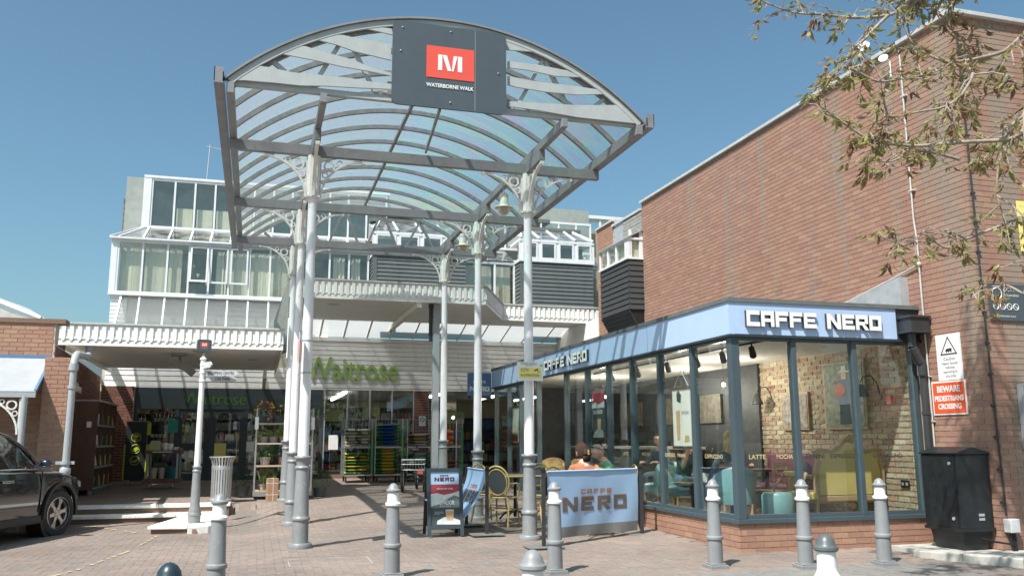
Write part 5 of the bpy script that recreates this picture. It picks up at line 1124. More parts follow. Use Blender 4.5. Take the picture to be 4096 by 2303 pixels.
MB().box(0,0,.10,.48,.35,1.50).build('panel','panel_black',au,bevel=.005); MB().box(-.02,-.004,.10,.012,.34,.95).build('edge','lime',au); MB().box(.482,-.004,.12,.56,.10,.95).build('edge','lime',au); MB().box(.482,-.004,1.18,.56,.10,1.48).build('edge','lime',au); MB().box(0,0,1.50,.5,.35,1.52).build('cap','price_strip',au)
for z in(1.12,.84,.56):
    m=MB(); m.tube([(.24+.105*math.cos(k*.3),-.006,z+.105*math.sin(k*.3)) for k in range(22)],.009,6,cap=False); o=m.build('ring','lime',au)
for q in([(.17,1.16),(.20,1.19),(.28,1.19),(.31,1.16),(.29,1.12),(.25,1.11),(.28,1.05),(.265,1.05),(.24,1.10),(.215,1.05),(.20,1.05),(.225,1.11),(.19,1.12)],[(.17,.80),(.20,.85),(.26,.89),(.31,.88),(.32,.83),(.28,.80),(.25,.77),(.20,.77)],[(.16,.58),(.175,.58),(.185,.55),(.25,.55),(.26,.58),(.30,.61),(.31,.57),(.27,.52),(.19,.52)]): MB().prism(q,lambda u,v,s_:(u,s_,v),-.007,-.003).build('symbol','lime',au)
for x in(.04,.44): MB().lathe([(.045,-.015),(.05,0),(.045,.015)],n=12).xf(Matrix.Translation((x,.05,.05))@Matrix.Rotation(math.pi/2,4,'Y')).build('castor','zinc',au)
gc=thing('display_cart','two tier wooden garden cart with pots in front of the entrance','cart',(-2.32,21.9,.33),RAD(-6))
mat('cart_wood',(.16,.085,.07),.65,var=.25)
for z,t_ in((.12,.10),(.78,.08)): MB().box(-.05,-.05,z,.72,.42,z+t_).build('tray','cart_wood',gc,bevel=.006)
for x in(0,.66):
    for y in(0,.36): MB().box(x-.02,y-.02,.22,x+.02,y+.02,.78).build('leg','zinc',gc)
MB().tube([(.12,-.07,.82),(.55,-.07,.82)],.014,8).build('handle','label_cream',gc)
for x in(.08,.58): MB().lathe([(.05,-.02),(.06,0),(.05,.02)],n=12).xf(Matrix.Translation((x,.0,.06))@Matrix.Rotation(math.pi/2,4,'Y')).build('castor','zinc',gc)
mat('teal_pot',(.01,.17,.17),.35); mat('pot_cream',(.60,.55,.40),.5); mat('pot_two',(.45,.36,.32),.5); mat('olive_box',(.40,.42,.24),.6)
for x,z,r_,h_,mt,lab in((.12,.22,.085,.24,'pot_two','pale two tone pot at the left of the cart lower tray'),(.30,.22,.075,.24,'pot_two','second pale two tone pot on the cart lower tray'),(.53,.22,.115,.24,'teal_pot','large teal pot on the cart lower tray'),(.34,.86,.075,.16,'white','white pot in the middle of the cart top'),(.45,.86,.07,.15,'white','white pot beside another on the cart top'),(.58,.86,.075,.07,'white','low white bowl on the cart top'),(.68,.86,.06,.05,'card','small terracotta saucer on the cart top')):
    M_=gc.matrix_world if False else Matrix.Translation(gc.location)@Matrix.Rotation(RAD(-6),4,'Z'); p_=M_@Vector((x,.15,z)); t=thing('plant_pot',lab,'pot',p_,group='pots on the garden cart'); MB().lathe([(r_*.75,0),(r_,h_*.6),(r_*1.02,h_),(r_*.92,h_),(r_*.9,h_*.9),(.01,h_*.88)],n=18).build('pot_body',mt,t,smooth=40)
p_=Matrix.Translation(gc.location)@Matrix.Rotation(RAD(-6),4,'Z')@Vector((.12,.18,.86)); o=MB().prism([(-.12,0),(.12,0),(.12,.16),(.08,.22),(-.08,.22),(-.12,.16)],lambda u,v,s_:(u,s_,v),-.08,.08).build('lidded_tin','olive_box'); o.location=p_; tag(o,'olive green lidded tin on the cart top','tin')
p_=Matrix.Translation(gc.location)@Matrix.Rotation(RAD(-6),4,'Z')@Vector((.2,.3,.22)); t=thing('tool_bag','dark green bag standing on the cart lower tray','bag',p_); MB().prism([(-.17,0),(.2,0),(.17,.34),(-.12,.36)],lambda u,v,s_:(u,s_,v),-.06,.08).build('bag_body','leaf_dark',t,bevel=.02); MB().tube([(-.06,.01,.35),(-.02,.01,.43),(.06,.01,.43),(.1,.01,.35)],.012,6).build('handle','rubber',t)
# ---------------------------------------------------------------- bollards
bo=thing('bollard','grey and white bollard near the left edge in front of the columns','bollard',(-.27,8.62,-.06),group='tall grey and white bollards')
H0=.0
MB().lathe([(.085,.045),(.0845,.06),(.081,.30),(.093,.31),(.097,.325),(.093,.34),(.081,.35),(.079,.36),(.066,.73),(.05,.73)],n=24).build('shaft','column_grey',bo,smooth=32)
m=MB(); m.prism([(-.11,-.11),(.11,-.11),(.11,.11),(-.11,.11)],lambda u,v,s_:(u,v,s_),-.01,.04); m.prism([(-.09,-.09),(.09,-.09),(.09,.09),(-.09,.09)],lambda u,v,s_:(u,v,s_),.04,.055); m.build('foot','column_grey',bo,bevel=.01)
MB().lathe([(.05,.72),(.067,.728),(.082,.738),(.083,.755),(.072,.768),(.064,.775),(.063,.78),(.060,.868),(.05,.87)],n=24).build('white_band','white',bo,smooth=32)
MB().lathe([(.05,.866),(.07,.872),(.077,.882),(.076,.895),(.062,.905),(.055,.912),(.05,.93),(.036,.95),(.018,.962),(.001,.966)],n=24).build('cap','column_grey',bo,smooth=40)
for (x,y,lab) in((1.454,9.473,'grey and white bollard in front of the gap between the columns'),(3.186,9.248,'grey and white bollard in front of the blue barrier banner'),(5.01,9.047,'grey and white bollard just left of the coffee shop corner'),(5.961,8.742,'grey and white bollard before the first front pane of the coffee shop'),(6.961,8.691,'grey and white bollard before the yellow sofa window')):
    dup(bo,(x,y,g(x,y)),RAD(random.uniform(-8,8)),lab)
mat('cap_navy',(.018,.035,.05),.35,var=.15,dirt=.2); mat('cap_grey',(.10,.115,.125),.35,var=.15,dirt=.3)
def short(x,y,z,capm,lab):
    t=thing('short_bollard',lab,'bollard',(x,y,z),group='short bell bollards'); MB().lathe([(.135,0),(.138,.02),(.13,.05),(.115,.07),(.103,.10),(.098,.14),(.095,.30),(.08,.30)],n=28).build('body','white',t,smooth=36); MB().lathe([(.08,.29),(.112,.295),(.124,.31),(.122,.335),(.105,.35),(.097,.362),(.088,.40),(.062,.44),(.03,.462),(.001,.468)],n=28).build('cap',capm,t,smooth=40)
short(5.69,7.985,-.045,'cap_grey','short white bell bollard with grey cap before the coffee shop corner'); short(2.41,7.60,-.04,'column_grey','short white bollard with grey cap at the bottom centre edge'); short(-.596,7.70,-.04,'cap_navy','short bollard with dark navy cap at the bottom left edge')
# ---------------------------------------------------------------- finger post and bin
fp=thing('finger_post','white and grey finger signpost with red M box on top','signpost',(-.872,15.5,.08))
MB().lathe([(.10,0),(.10,.11),(.11,.12),(.108,.15),(.10,.165),(.102,.18),(.085,.22),(.076,.28),(.062,.80),(.07,.81),(.072,.825),(.06,.845),(.062,.87),(.075,.885),(.07,.90),(.05,.905)],n=24).build('base','column_grey',fp,smooth=32)
MB().lathe([(.052,.90),(.042,2.28),(.052,2.285),(.052,2.31),(.043,2.32),(.043,2.42),(.052,2.425),(.052,2.45),(.043,2.455),(.043,2.55),(.05,2.555),(.05,2.575),(.04,2.58),(.038,2.63),(.055,2.655),(.055,2.67),(.03,2.70),(.012,2.745),(.005,2.77)],n=20).build('shaft','column_white',fp,smooth=32)
def finger(z,h,ang,L,txt,s_=.058):
    F=Matrix.Rotation(RAD(ang),4,'Z'); m=MB().prism([(.045,z-h/2),(L-.07,z-h/2),(L,z),(L-.07,z+h/2),(.045,z+h/2)],lambda u,v,q:(u,q,v),-.012,.012); m.xf(F); o=m.build('finger','finger_grey',fp); 
    if txt: text(txt,s_*1.25,F@FX(.09 if len(txt)>9 else .20,-.0135,z-s_*.42),'ink_soft',o,width=.42 if len(txt)>9 else .25,bold=.0014)
mat('ink_soft',(.05,.055,.06),.6); mat('finger_grey',(.52,.53,.54),.5,var=.05,dirt=.3); finger(2.43,.085,-8,.60,'SHOPPING CENTRE'); finger(2.335,.085,2,.58,'CAR PARK'); finger(2.555,.10,-62,.34,None)
MB().prism(rrect(-.115,2.78,.115,2.99,.03),lambda u,v,q:(u,q,v),-.055,.055).xf(Matrix.Rotation(RAD(10),4,'Z')).build('sign_box','slate_panel',fp)
F=Matrix.Rotation(RAD(10),4,'Z'); MB().box(-.06,-.0575,2.86,.06,-.0555,2.94).xf(F).build('red_square','red_sign',fp); o=MB(); 
logo(F@FX(-.033,-.0578,2.875),.066,.05,fp); text('WATERBORNE WALK',.013,F@FX(-.06,-.0577,2.835),'white',fp,width=.12)
bn=thing('litter_bin','silver slatted litter bin with flared rim on the top step','bin',(-.56,18.2,.245))
mat('silver',(.50,.51,.51),.38,metal=.55,var=.08,dirt=.3)
MB().lathe([(.215,0),(.22,.03),(.20,.05),(.19,.06),(.185,.07)],n=30).build('foot','silver',bn,smooth=40); MB().lathe([(.165,.06),(.165,.74)],n=24).build('liner','dark',bn)
for k in range(24):
    a_=2*math.pi*k/24; m=MB(); d=Vector((math.cos(a_),math.sin(a_),0)); s_=Vector((-d.y,d.x,0))*.018; prev=None; vs=[];P_=[(.180,.06),(.185,.64),(.183,.70),(.20,.77),(.238,.835)]
    for r_,z in P_:
        for dd,e in((0,-1),(0,1),(.008,1),(.008,-1)): vs.append(d*(r_+dd)+s_*e*(1 if z<.7 else .75)+Vector((0,0,z)))
    fs=[]
    for i in range(len(P_)-1):
        for e in range(4): fs.append((i*4+e,i*4+(e+1)%4,i*4+4+(e+1)%4,i*4+4+e))
    m.add(vs,fs+[(3,2,1,0)]); m.build('slat','silver',bn)
MB().lathe([(.190,.60),(.196,.605),(.196,.665),(.190,.67)],n=30).build('band','silver',bn,smooth=40); MB().lathe([(.236,.825),(.248,.83),(.248,.842),(.236,.847),(.228,.84)],n=30).build('rim','silver',bn,smooth=40)
# ---------------------------------------------------------------- A-board and barrier banners
ab=thing('a_board','black framed A-board with coffee poster between the columns','a-board',(2.735,12.95,.02),RAD(-1))
TL=RAD(11)
def tilt(y0,sg): return Matrix.Translation((0,y0,0))@Matrix.Rotation(-TL*sg,4,'X')
F=tilt(-.20,1)
m=MB()
for q in((-.265,0,-.215,.97),(.215,0,.265,.97),(-.215,.92,.215,.97),(-.215,.10,.215,.15)): m.box(q[0],-.018,q[1],q[2],.018,q[3])
m.xf(F).build('front_frame','dark_frame' if 'dark_frame' in MT else 'shop_slate',ab)
mat('poster_red',(.40,.05,.07),.5); mat('poster_pale',(.60,.62,.60),.5); mat('poster_dark',(.05,.065,.07),.5); mat('poster_hill',(.15,.18,.18),.5); mat('latte',(.55,.36,.2),.5); mat('maroon',(.10,.02,.025),.5)
MB().box(-.215,.004,.15,.215,.012,.92).xf(F).build('backing','poster_dark',ab)
sheet=lambda poly,mt,y_,nm: MB().prism(poly,lambda u,v,q:(u,q,v),y_-.0012,y_).xf(F).build(nm,mt,ab)
sheet([(-.215,.74),(.215,.74),(.215,.92),(-.215,.92)],'fascia_blue',.003,'poster'); sheet([(-.215,.60),(-.11,.615),(-.02,.585),(.1,.605),(.215,.64),(.215,.739),(-.215,.739)],'poster_red',.003,'poster'); sheet([(-.215,.42),(.215,.42),(.215,.64),(.1,.605),(-.02,.585),(-.11,.615),(-.215,.60)],'poster_pale',.0022,'poster'); sheet([(-.215,.15),(.215,.15),(.215,.55),(.14,.58),(.06,.54),(-.05,.47),(-.215,.42)],'poster_hill',.0014,'poster'); sheet([(-.215,.15),(.215,.15),(.215,.40),(-.215,.40)],'poster_dark',.0006,'poster'); sheet([(-.13,.17),(.215,.16),(.215,.22),(.08,.27),(-.02,.27),(-.12,.22)],'poster_pale',-.0002,'poster')
sheet([(.02,.22),(.11,.22),(.13,.36),(.0,.36)],'latte',-.0012,'poster_cup'); sheet([(.0,.36),(.13,.36),(.115,.375),(.015,.375)],'label_cream',-.0014,'poster_cup')
FA=lambda x,z: F@FX(x,-.0025,z)
block_word('NERO',FA(-.15,.785),.062,.055,.001,.014,ab,mats=('maroon','maroon'),join=True,name='lettering'); block_word('CAFFE',FA(-.065,.855),.02,.022,.001,.006,ab,mats=('maroon','maroon'),join=True,name='lettering')
text('EXCLUSIVE NEW COFFEE',.03,FA(-.12,.665),'white',ab,width=.24,bold=.0006); text('EL',.06,FA(-.03,.52),'white',ab,width=.06,bold=.001); text('SALVADOR',.085,FA(-.14,.445),'white',ab,width=.28,bold=.0015); text('SINGLE ORIGIN',.028,FA(-.08,.415),'white',ab,width=.16); text('Sweet and balanced\nwith notes of almond\nand caramel',.016,FA(-.16,.34),'white',ab)
F2=tilt(.24,-1); m=MB()
for q in((-.265,0,-.22,.97),(.22,0,.265,.97),(-.22,.92,.22,.97),(-.22,.12,.22,.16)): m.box(q[0],-.015,q[1],q[2],.015,q[3])
m.xf(F2).build('rear_frame','black',ab); MB().box(-.22,.0,.16,.22,.006,.92).xf(F2).build('rear_backing','black',ab); MB().beam((-.25,-.12,.5),(-.25,.15,.5),.02,.02).build('stay','lead',ab)
mat('banner_blue',(.34,.51,.74),.55,var=.04,scale=3); mat('banner_grey',(.20,.21,.21),.7,var=.1); mat('print_brown',(.14,.115,.105),.6); mat('print_edge',(.42,.17,.10),.6); mat('base_plate',(.16,.17,.165),.6,var=.2,dirt=.4)
def barrier(A,B,lab,topz,botz,blow,zA,zB,lean=0):
    t=thing('barrier_banner',lab,'barrier',((A[0]+B[0])/2,(A[1]+B[1])/2,0),world=True,group='coffee shop barrier banners')
    A=Vector((*A,0));B=Vector((*B,0));d=(B-A);L=d.length;d/=L;n=Vector((d.y,-d.x,0))
    for p,z0 in((A,zA),(B,zB)):
        MB().box(p.x-.022,p.y-.022,z0+.02,p.x+.022,p.y+.022,topz+.03).build('post','dark',t); m=MB(); m.prism([(-.24,-.16),(.24,-.16),(.24,.16),(-.24,.16)],lambda u,v,q:(p.x+u,p.y+v,z0+q),.002,.02); m.build('base','base_plate',t,bevel=.004)
        MB().box(p.x-.026,p.y-.026,topz-.04,p.x+.026,p.y+.026,topz+.0).build('collar','black',t)
    def P_(u,v):   # u 0..1 along, v 0 top..1 bottom
        k=blow*v*v; w_=.02*math.sin(u*7+1)*v+.010*math.sin(u*19+v*5)*v
        q=A+d*(.07+(L-.14)*u)+n*(-k*(u if blow>.1 else 1)+w_); return Vector((q.x,q.y,topz-.035-(topz-botz)*v*(1-.12*abs(k)) +(.0)))
    nu,nv=26,14
    def sheet_(v0,v1,mt,nm,off=0):
        m=MB(); 
        for j in range(nv+1):
            for i in range(nu+1): q=P_(i/nu,v0+(v1-v0)*j/nv); m.v.append(tuple(q+n*off))
        for j in range(nv):
            for i in range(nu): a_=j*(nu+1)+i; m.f.append((a_,a_+1,a_+nu+2,a_+nu+1)); m.m.append(0)
        return m.build(nm,mt,t,smooth=60)
    sheet_(0,.84,'banner_blue','banner'); sheet_(.84,1,'banner_grey','banner_hem'); MB().tube([tuple(P_(i/10,0)) for i in range(11)],.014,8).build('top_rod','banner_blue',t,smooth=60)
    def word(w_,u0,v0,cw,ch,gp,mt,off):   # printed letters follow the cloth
        x=0; m=MB()
        for c in w_:
            ww=cw*(1.15 if c=='N' else 1)
            for p in BLK[c]:
                qd=[(p[0],p[1]),(p[2],p[1]),(p[2],p[3]),(p[0],p[3])] if isinstance(p,tuple) else p
                K=4; # bilinear patches
                for a_ in range(K):
                    for b_ in range(K):
                        def bl(s1,s2):
                            e0=Vector(qd[0]).lerp(Vector(qd[1]),s1); e1=Vector(qd[3]).lerp(Vector(qd[2]),s1); e=e0.lerp(e1,s2); return P_((u0+x+e.x*ww)/(L-.14),v0-e.y*ch/(topz-botz))+n*off
                        m.add([bl(a_/K,b_/K),bl((a_+1)/K,b_/K),bl((a_+1)/K,(b_+1)/K),bl(a_/K,(b_+1)/K)],[(0,1,2,3)])
            x+=ww+gp
        m.build('lettering',mt,t)
    s_=(L-.14)/1.76
    word('NERO',.27*s_,.62,.25*s_,.195,.07*s_,'print_edge',.0045); word('NERO',.278*s_,.613,.242*s_,.178,.078*s_,'print_brown',.0065); word('CAFFE',.62*s_,.36,.092*s_,.064,.034*s_,'print_edge',.0045); word('`',1.165*s_,.335,.05*s_,.025,0,'print_edge',.0045)
    return t
barrier((3.70,11.18),(5.45,11.95),'wide blue barrier banner between black posts beside the coffee shop window',1.0,.13,.03,.0,.03)
barrier((3.355,14.1),(3.335,12.72),'narrow blue barrier banner blown sideways behind the A-board',.98,.16,-.42,.03,.02)
# ---------------------------------------------------------------- feeder pillar
cb=thing('utility_cabinet','black street cabinet on tapered plinth against the brick corner','cabinet',(8.5,9.3,.05),world=True)
mat('cabinet_black',(.014,.017,.02),.38,var=.35,dirt=.5,scale=8)
MB().box(8.24,8.86,.30,8.72,9.46,1.19).build('body','cabinet_black',cb,bevel=.012); MB().prism([(8.22,1.19),(8.735,1.19),(8.735,1.21),(8.48,1.28),(8.22,1.21)],lambda u,v,q:(u,q,v),8.84,9.49).build('lid','cabinet_black',cb,bevel=.01)
m=MB(); m.add([(8.27,8.89,.30),(8.70,8.89,.30),(8.70,9.43,.30),(8.27,9.43,.30),(8.31,8.93,.05),(8.66,8.93,.05),(8.66,9.39,.05),(8.31,9.39,.05)],[(0,1,2,3),(7,6,5,4),(0,4,5,1),(1,5,6,2),(2,6,7,3),(3,7,4,0)]); m.build('plinth','cabinet_black',cb); MB().box(8.225,8.85,.27,8.73,9.47,.31).build('skirt','rust_brown' if 'rust_brown' in MT else 'cabinet_black',cb)
for z in(.42,1.08): MB().lathe([(.02,0),(.02,.012)],n=12).xf(Matrix.Translation((8.24,8.98,z))@Matrix.Rotation(-math.pi/2,4,'Y')).build('lock','lead',cb)
MB().box(8.235,8.905,.32,8.239,8.915,1.18).build('door_seam','black',cb); m=MB(); m.box(8.50,8.852,.40,8.58,8.859,.43); m.box(8.50,8.852,.45,8.58,8.859,.48); m.build('vent','lead',cb)
# ---------------------------------------------------------------- tricycle by the post
tk=thing('tricycle','grey adult tricycle parked behind the A-board','tricycle',(3.45,19.6,.27),RAD(-14))
mat('bike_dark',(.04,.04,.045),.4); mat('tyre',(.035,.035,.036),.85,var=.2)
def wheel(c,r_,ax='X'):
    w_=MB(); w_.tube([(0,r_*math.cos(k*math.pi/14),r_*math.sin(k*math.pi/14)) for k in range(29)],.028,8,cap=False); M2=Matrix.Translation(c); o=w_.xf(M2).build('wheel','tyre',tk,smooth=60)
    q=MB(); 
    for k in range(10): a_=k*math.pi/5; q.tube([(0,0,0),(0,r_*.95*math.cos(a_),r_*.95*math.sin(a_))],.003,4)
    q.tube([(-.03,0,0),(.03,0,0)],.03,8); q.tube([(0,(r_-.03)*math.cos(k*math.pi/14),(r_-.03)*math.sin(k*math.pi/14)) for k in range(29)],.012,6,cap=False); q.xf(M2).build('rim','zinc',o)
wheel((-.24,0,.27),.25); wheel((.24,.1,.27),.25); wheel((0,1.15,.27),.25)
m=MB(); m.tube([(-.24,0,.27),(.24,.1,.27)],.015,6); m.tube([(0,.05,.3),(0,.35,.45),(0,.95,.62),(0,1.05,.75)],.022,8); m.tube([(0,.3,.42),(0,.25,.88)],.016,8); m.tube([(0,1.15,.27),(0,1.02,.62),(0,.98,1.0)],.018,8); m.tube([(-.28,.78,1.08),(-.1,.95,1.02),(.1,.95,1.02),(.28,.78,1.08)],.014,8); m.build('frame','bike_dark',tk,smooth=60)
MB().lathe([(.02,-.03),(.10,0),(.115,.03),(.09,.06),(.02,.07)],(0,.22,.88),14).build('saddle','dark',tk,smooth=50); m=MB()
for z in(.48,.60,.70): m.tube([(-.25,-.22,z),(.25,-.22,z),(.25,.22,z),(-.25,.22,z),(-.25,-.22,z)],.008,6)
for k in range(9): m.tube([(-.25+k*.0625,-.22,.48),(-.25+k*.0625,-.22,.70)],.004,4); m.tube([(-.25,-.22+k*.055,.48),(-.25,-.22+k*.055,.70)],.004,4)
m.build('basket','zinc',tk); MB().sphere((0,0,.6),.2,12,8,(1.05,.9,.55)).build('bag','black',tk,smooth=60); MB().box(.1,-.24,.40,.22,-.225,.46).build('reflector','red_sign',tk)
# ---------------------------------------------------------------- cane bistro chairs and table
mat('cane',(.50,.36,.13),.4,var=.15,scale=20); mat('weave',(.06,.07,.075),.6,var=.35,scale=90); mat('table_top',(.13,.14,.14),.35,var=.2); mat('iron_black',(.02,.02,.022),.5)
ch=thing('cane_chair','cane bistro chair with dark woven back nearest the narrow banner','chair',(3.86,13.72,.05),RAD(-38),group='cane chairs outside the coffee shop')
def ell(cx,cz,rx,rz,y0,lean,n=20,a0=0,a1=2*math.pi): return [(cx+rx*math.cos(a0+(a1-a0)*k/n),y0-lean*((cz+rz*math.sin(a0+(a1-a0)*k/n))-.45),cz+rz*math.sin(a0+(a1-a0)*k/n)) for k in range(n+1)]
m=MB(); m.tube(ell(0,.69,.205,.24,-.20,.18,20,RAD(-55),RAD(235)),.015,8); m.build('back_hoop','cane',ch,smooth=60)
m=MB(); m.tube(ell(0,.68,.165,.20,-.195,.18,22),.010,8,cap=False); m.build('inner_hoop','cane',ch,smooth=60)
m=MB(); pts=ell(0,.68,.158,.193,-.195,.18,22)[:-1]; m.add(pts+[(0,-.195-.18*.23,.68)],[(i,(i+1)%22,22) for i in range(22)]); m.build('woven_back','weave',ch)
m=MB(); m.prism([(.22*math.cos(a_)*(1 if math.sin(a_)<0 else 1.02),.20*math.sin(a_)) for a_ in [2*math.pi*k/20 for k in range(20)]],lambda u,v,q:(u,v,q),.425,.455); m.build('seat','weave',ch); m=MB(); m.tube([(.225*math.cos(2*math.pi*k/20),.205*math.sin(2*math.pi*k/20),.44) for k in range(21)],.014,8,cap=False); m.build('seat_rim','cane',ch,smooth=60)
for sx in(-1,1):
    MB().tube([(sx*.17,.15,.44),(sx*.20,.22,0)],.014,8).build('leg','cane',ch,smooth=60); MB().tube([(sx*.12,-.19,.47),(sx*.17,-.17,.4),(sx*.19,-.26,0)],.014,8).build('leg','cane',ch,smooth=60)
    MB().tube([(sx*.205,-.235,.66),(sx*.25,-.05,.66),(sx*.24,.13,.64),(sx*.20,.17,.44)],.013,8).build('arm','cane',ch,smooth=60)
m=MB(); m.tube([(-.18,.17,.25),(.18,.17,.25)],.009,6); m.tube([(-.18,-.2,.25),(.18,-.2,.25)],.009,6); m.tube([(-.18,.17,.25),(-.18,-.2,.25)],.009,6); m.tube([(.18,.17,.25),(.18,-.2,.25)],.009,6); m.build('stretcher','cane',ch)
dup(ch,(3.80,14.25,.07),RAD(-60),'cane chair just behind the one nearest the narrow banner'); dup(ch,(4.56,13.75,.07),RAD(178),'cane chair with its oval back showing left of the seated woman'); dup(ch,(4.28,13.0,.05),RAD(20),'cane chair half hidden behind the right front column')
dup(ch,(4.67,12.06,.05),RAD(14),'cane chair under the woman in orange'); dup(ch,(5.36,12.62,.07),RAD(84),'cane chair under the man in green')
tb=thing('bistro_table','square bistro table with cane edge beyond the nearest chairs','table',(4.25,14.35,.08)); MB().box(-.34,-.34,.70,.34,.34,.73).build('top','table_top',tb); m=MB()
for a_,b_ in(((-.35,-.35),(.35,-.35)),((.35,-.35),(.35,.35)),((.35,.35),(-.35,.35)),((-.35,.35),(-.35,-.35))): m.tube([(*a_,.715),(*b_,.715)],.018,8)
m.build('edge','cane',tb); MB().lathe([(.03,.05),(.025,.7)],n=10).build('stem','iron_black',tb)
for k in range(4): a_=math.pi/4+k*math.pi/2; MB().tube([(0,0,.16),(.2*math.cos(a_),.2*math.sin(a_),.10),(.30*math.cos(a_),.30*math.sin(a_),.0)],.016,8).build('foot','iron_black',tb)
t2=dup(tb,(4.72,12.72,.06),None,'square bistro table between the seated man and woman')
cu=thing('coffee_cup','white paper cup on the table beside the woman in orange','cup',(4.47,12.66,.79)); MB().lathe([(.028,0),(.038,.10)],n=14).build('cup','white',cu,smooth=40); MB().lathe([(.040,.10),(.040,.115),(.034,.12)],n=14).build('lid','white',cu,smooth=40)
# ---------------------------------------------------------------- people
mat('skin',(.62,.38,.29),.5,var=.08,scale=14); mat('hair_brown',(.055,.034,.025),.8,var=.6,stretch=(4,4,1),scale=30,bump=.8,bscale=60,spec=.2); mat('hair_grey',(.36,.31,.26),.85,var=.35,scale=40,bump=.6,bscale=80,spec=.2); mat('hair_blonde',(.62,.48,.28),.6,var=.35,stretch=(1,1,.15),scale=40); mat('cloth_orange',(.42,.165,.08),.9,var=.12,bump=.5,bscale=160); mat('cloth_green',(.16,.38,.20),.85,var=.08); mat('cloth_navy',(.035,.055,.085),.85,var=.2); mat('cloth_slate',(.12,.16,.20),.85,var=.15); mat('denim',(.16,.22,.30),.85,var=.15); mat('cloth_dark',(.03,.03,.035),.85); mat('shoe',(.05,.045,.04),.6); mat('cap_tan',(.30,.26,.22),.8); mat('eye_white',(.8,.8,.8),.3); mat('eye_dark',(.03,.02,.015),.3); mat('lip',(.42,.19,.16),.5)
def head_geo(m,M,mi,lipm,eyem):
    """skull, face, nose, ears; local +Y is the face"""
    n,k=20,16; vs=[]
    for i in range(k+1):
        ph=-math.pi/2+math.pi*i/k; z=math.sin(ph); c=math.cos(ph)
        for j in range(n):
            a_=2*math.pi*j/n; x,y=c*math.sin(a_),c*math.cos(a_); X=x*.077;Y=y*.096;Z=z*.118
            if y>0 and z<0: X*=1-.28*(-z)**1.3; Y*=1-.02*(-z)
            if y<0 and z<-.3: Y*=1-.35*(-z-.3); 
            if y>.3: Y=min(Y,.088+.004*z)              # flatten face
            if y>.7 and abs(x)<.3 and -.45<z<.12: Y+=.020*(1-abs(x)/.3)*(1-abs((z+.22)/.34)) if abs(z+.22)<.34 else 0
            if y>.6 and .1<z<.32: Y+=.006
            if y>.5 and .25<abs(x)<.6 and -.05<z<.12: Y-=.007
            if y>.7 and -.95<z<-.72: Y+=.008
            vs.append(M@Vector((X,Y,Z)))
    fs=[]
    for i in range(k):
        for j in range(n): j2=(j+1)%n; fs.append((i*n+j,i*n+j2,(i+1)*n+j2,(i+1)*n+j))
    m.add(vs,fs,mi)
    for s_ in(-1,1):
        o=len(m.v); m.sphere((0,0,0),1,8,6,(.010,.024,.036),mi); 
        for q in range(o,len(m.v)): m.v[q]=tuple(M@(Vector(m.v[q])+Vector((s_*.078,-.008,-.008))))
        o=len(m.v); m.sphere((s_*.031,.079,.012),.011,8,6,(1,.6,.7),eyem)
        for q in range(o,len(m.v)): m.v[q]=tuple(M@Vector(m.v[q]))
    o=len(m.v); m.box(-.022,.083,-.062,.022,.0915,-.055,lipm)
    for q in range(o,len(m.v)): m.v[q]=tuple(M@Vector(m.v[q]))
def hair_cap(M,cover,thick,seed=1):
    """hair shell; cover(x,y,z)->thickness factor on the unit skull"""
    m=MB(); n,k=26,18; vs=[];r=random.Random(seed)
    for i in range(k+1):
        ph=-math.pi/2+math.pi*i/k; z=math.sin(ph); c=math.cos(ph)
        for j in range(n):
            a_=2*math.pi*j/n; x,y=c*math.sin(a_),c*math.cos(a_); f=cover(x,y,z)
            s_=.90+ (.10+thick*f*(1+.25*r.uniform(-1,1)))*(1 if f>0 else 0) ; vs.append(M@Vector((x*.077*s_,y*.096*s_,z*.118*s_)))
    fs=[(i*n+j,i*n+(j+1)%n,(i+1)*n+(j+1)%n,(i+1)*n+j) for i in range(k) for j in range(n)]
    m.add(vs,fs); return m
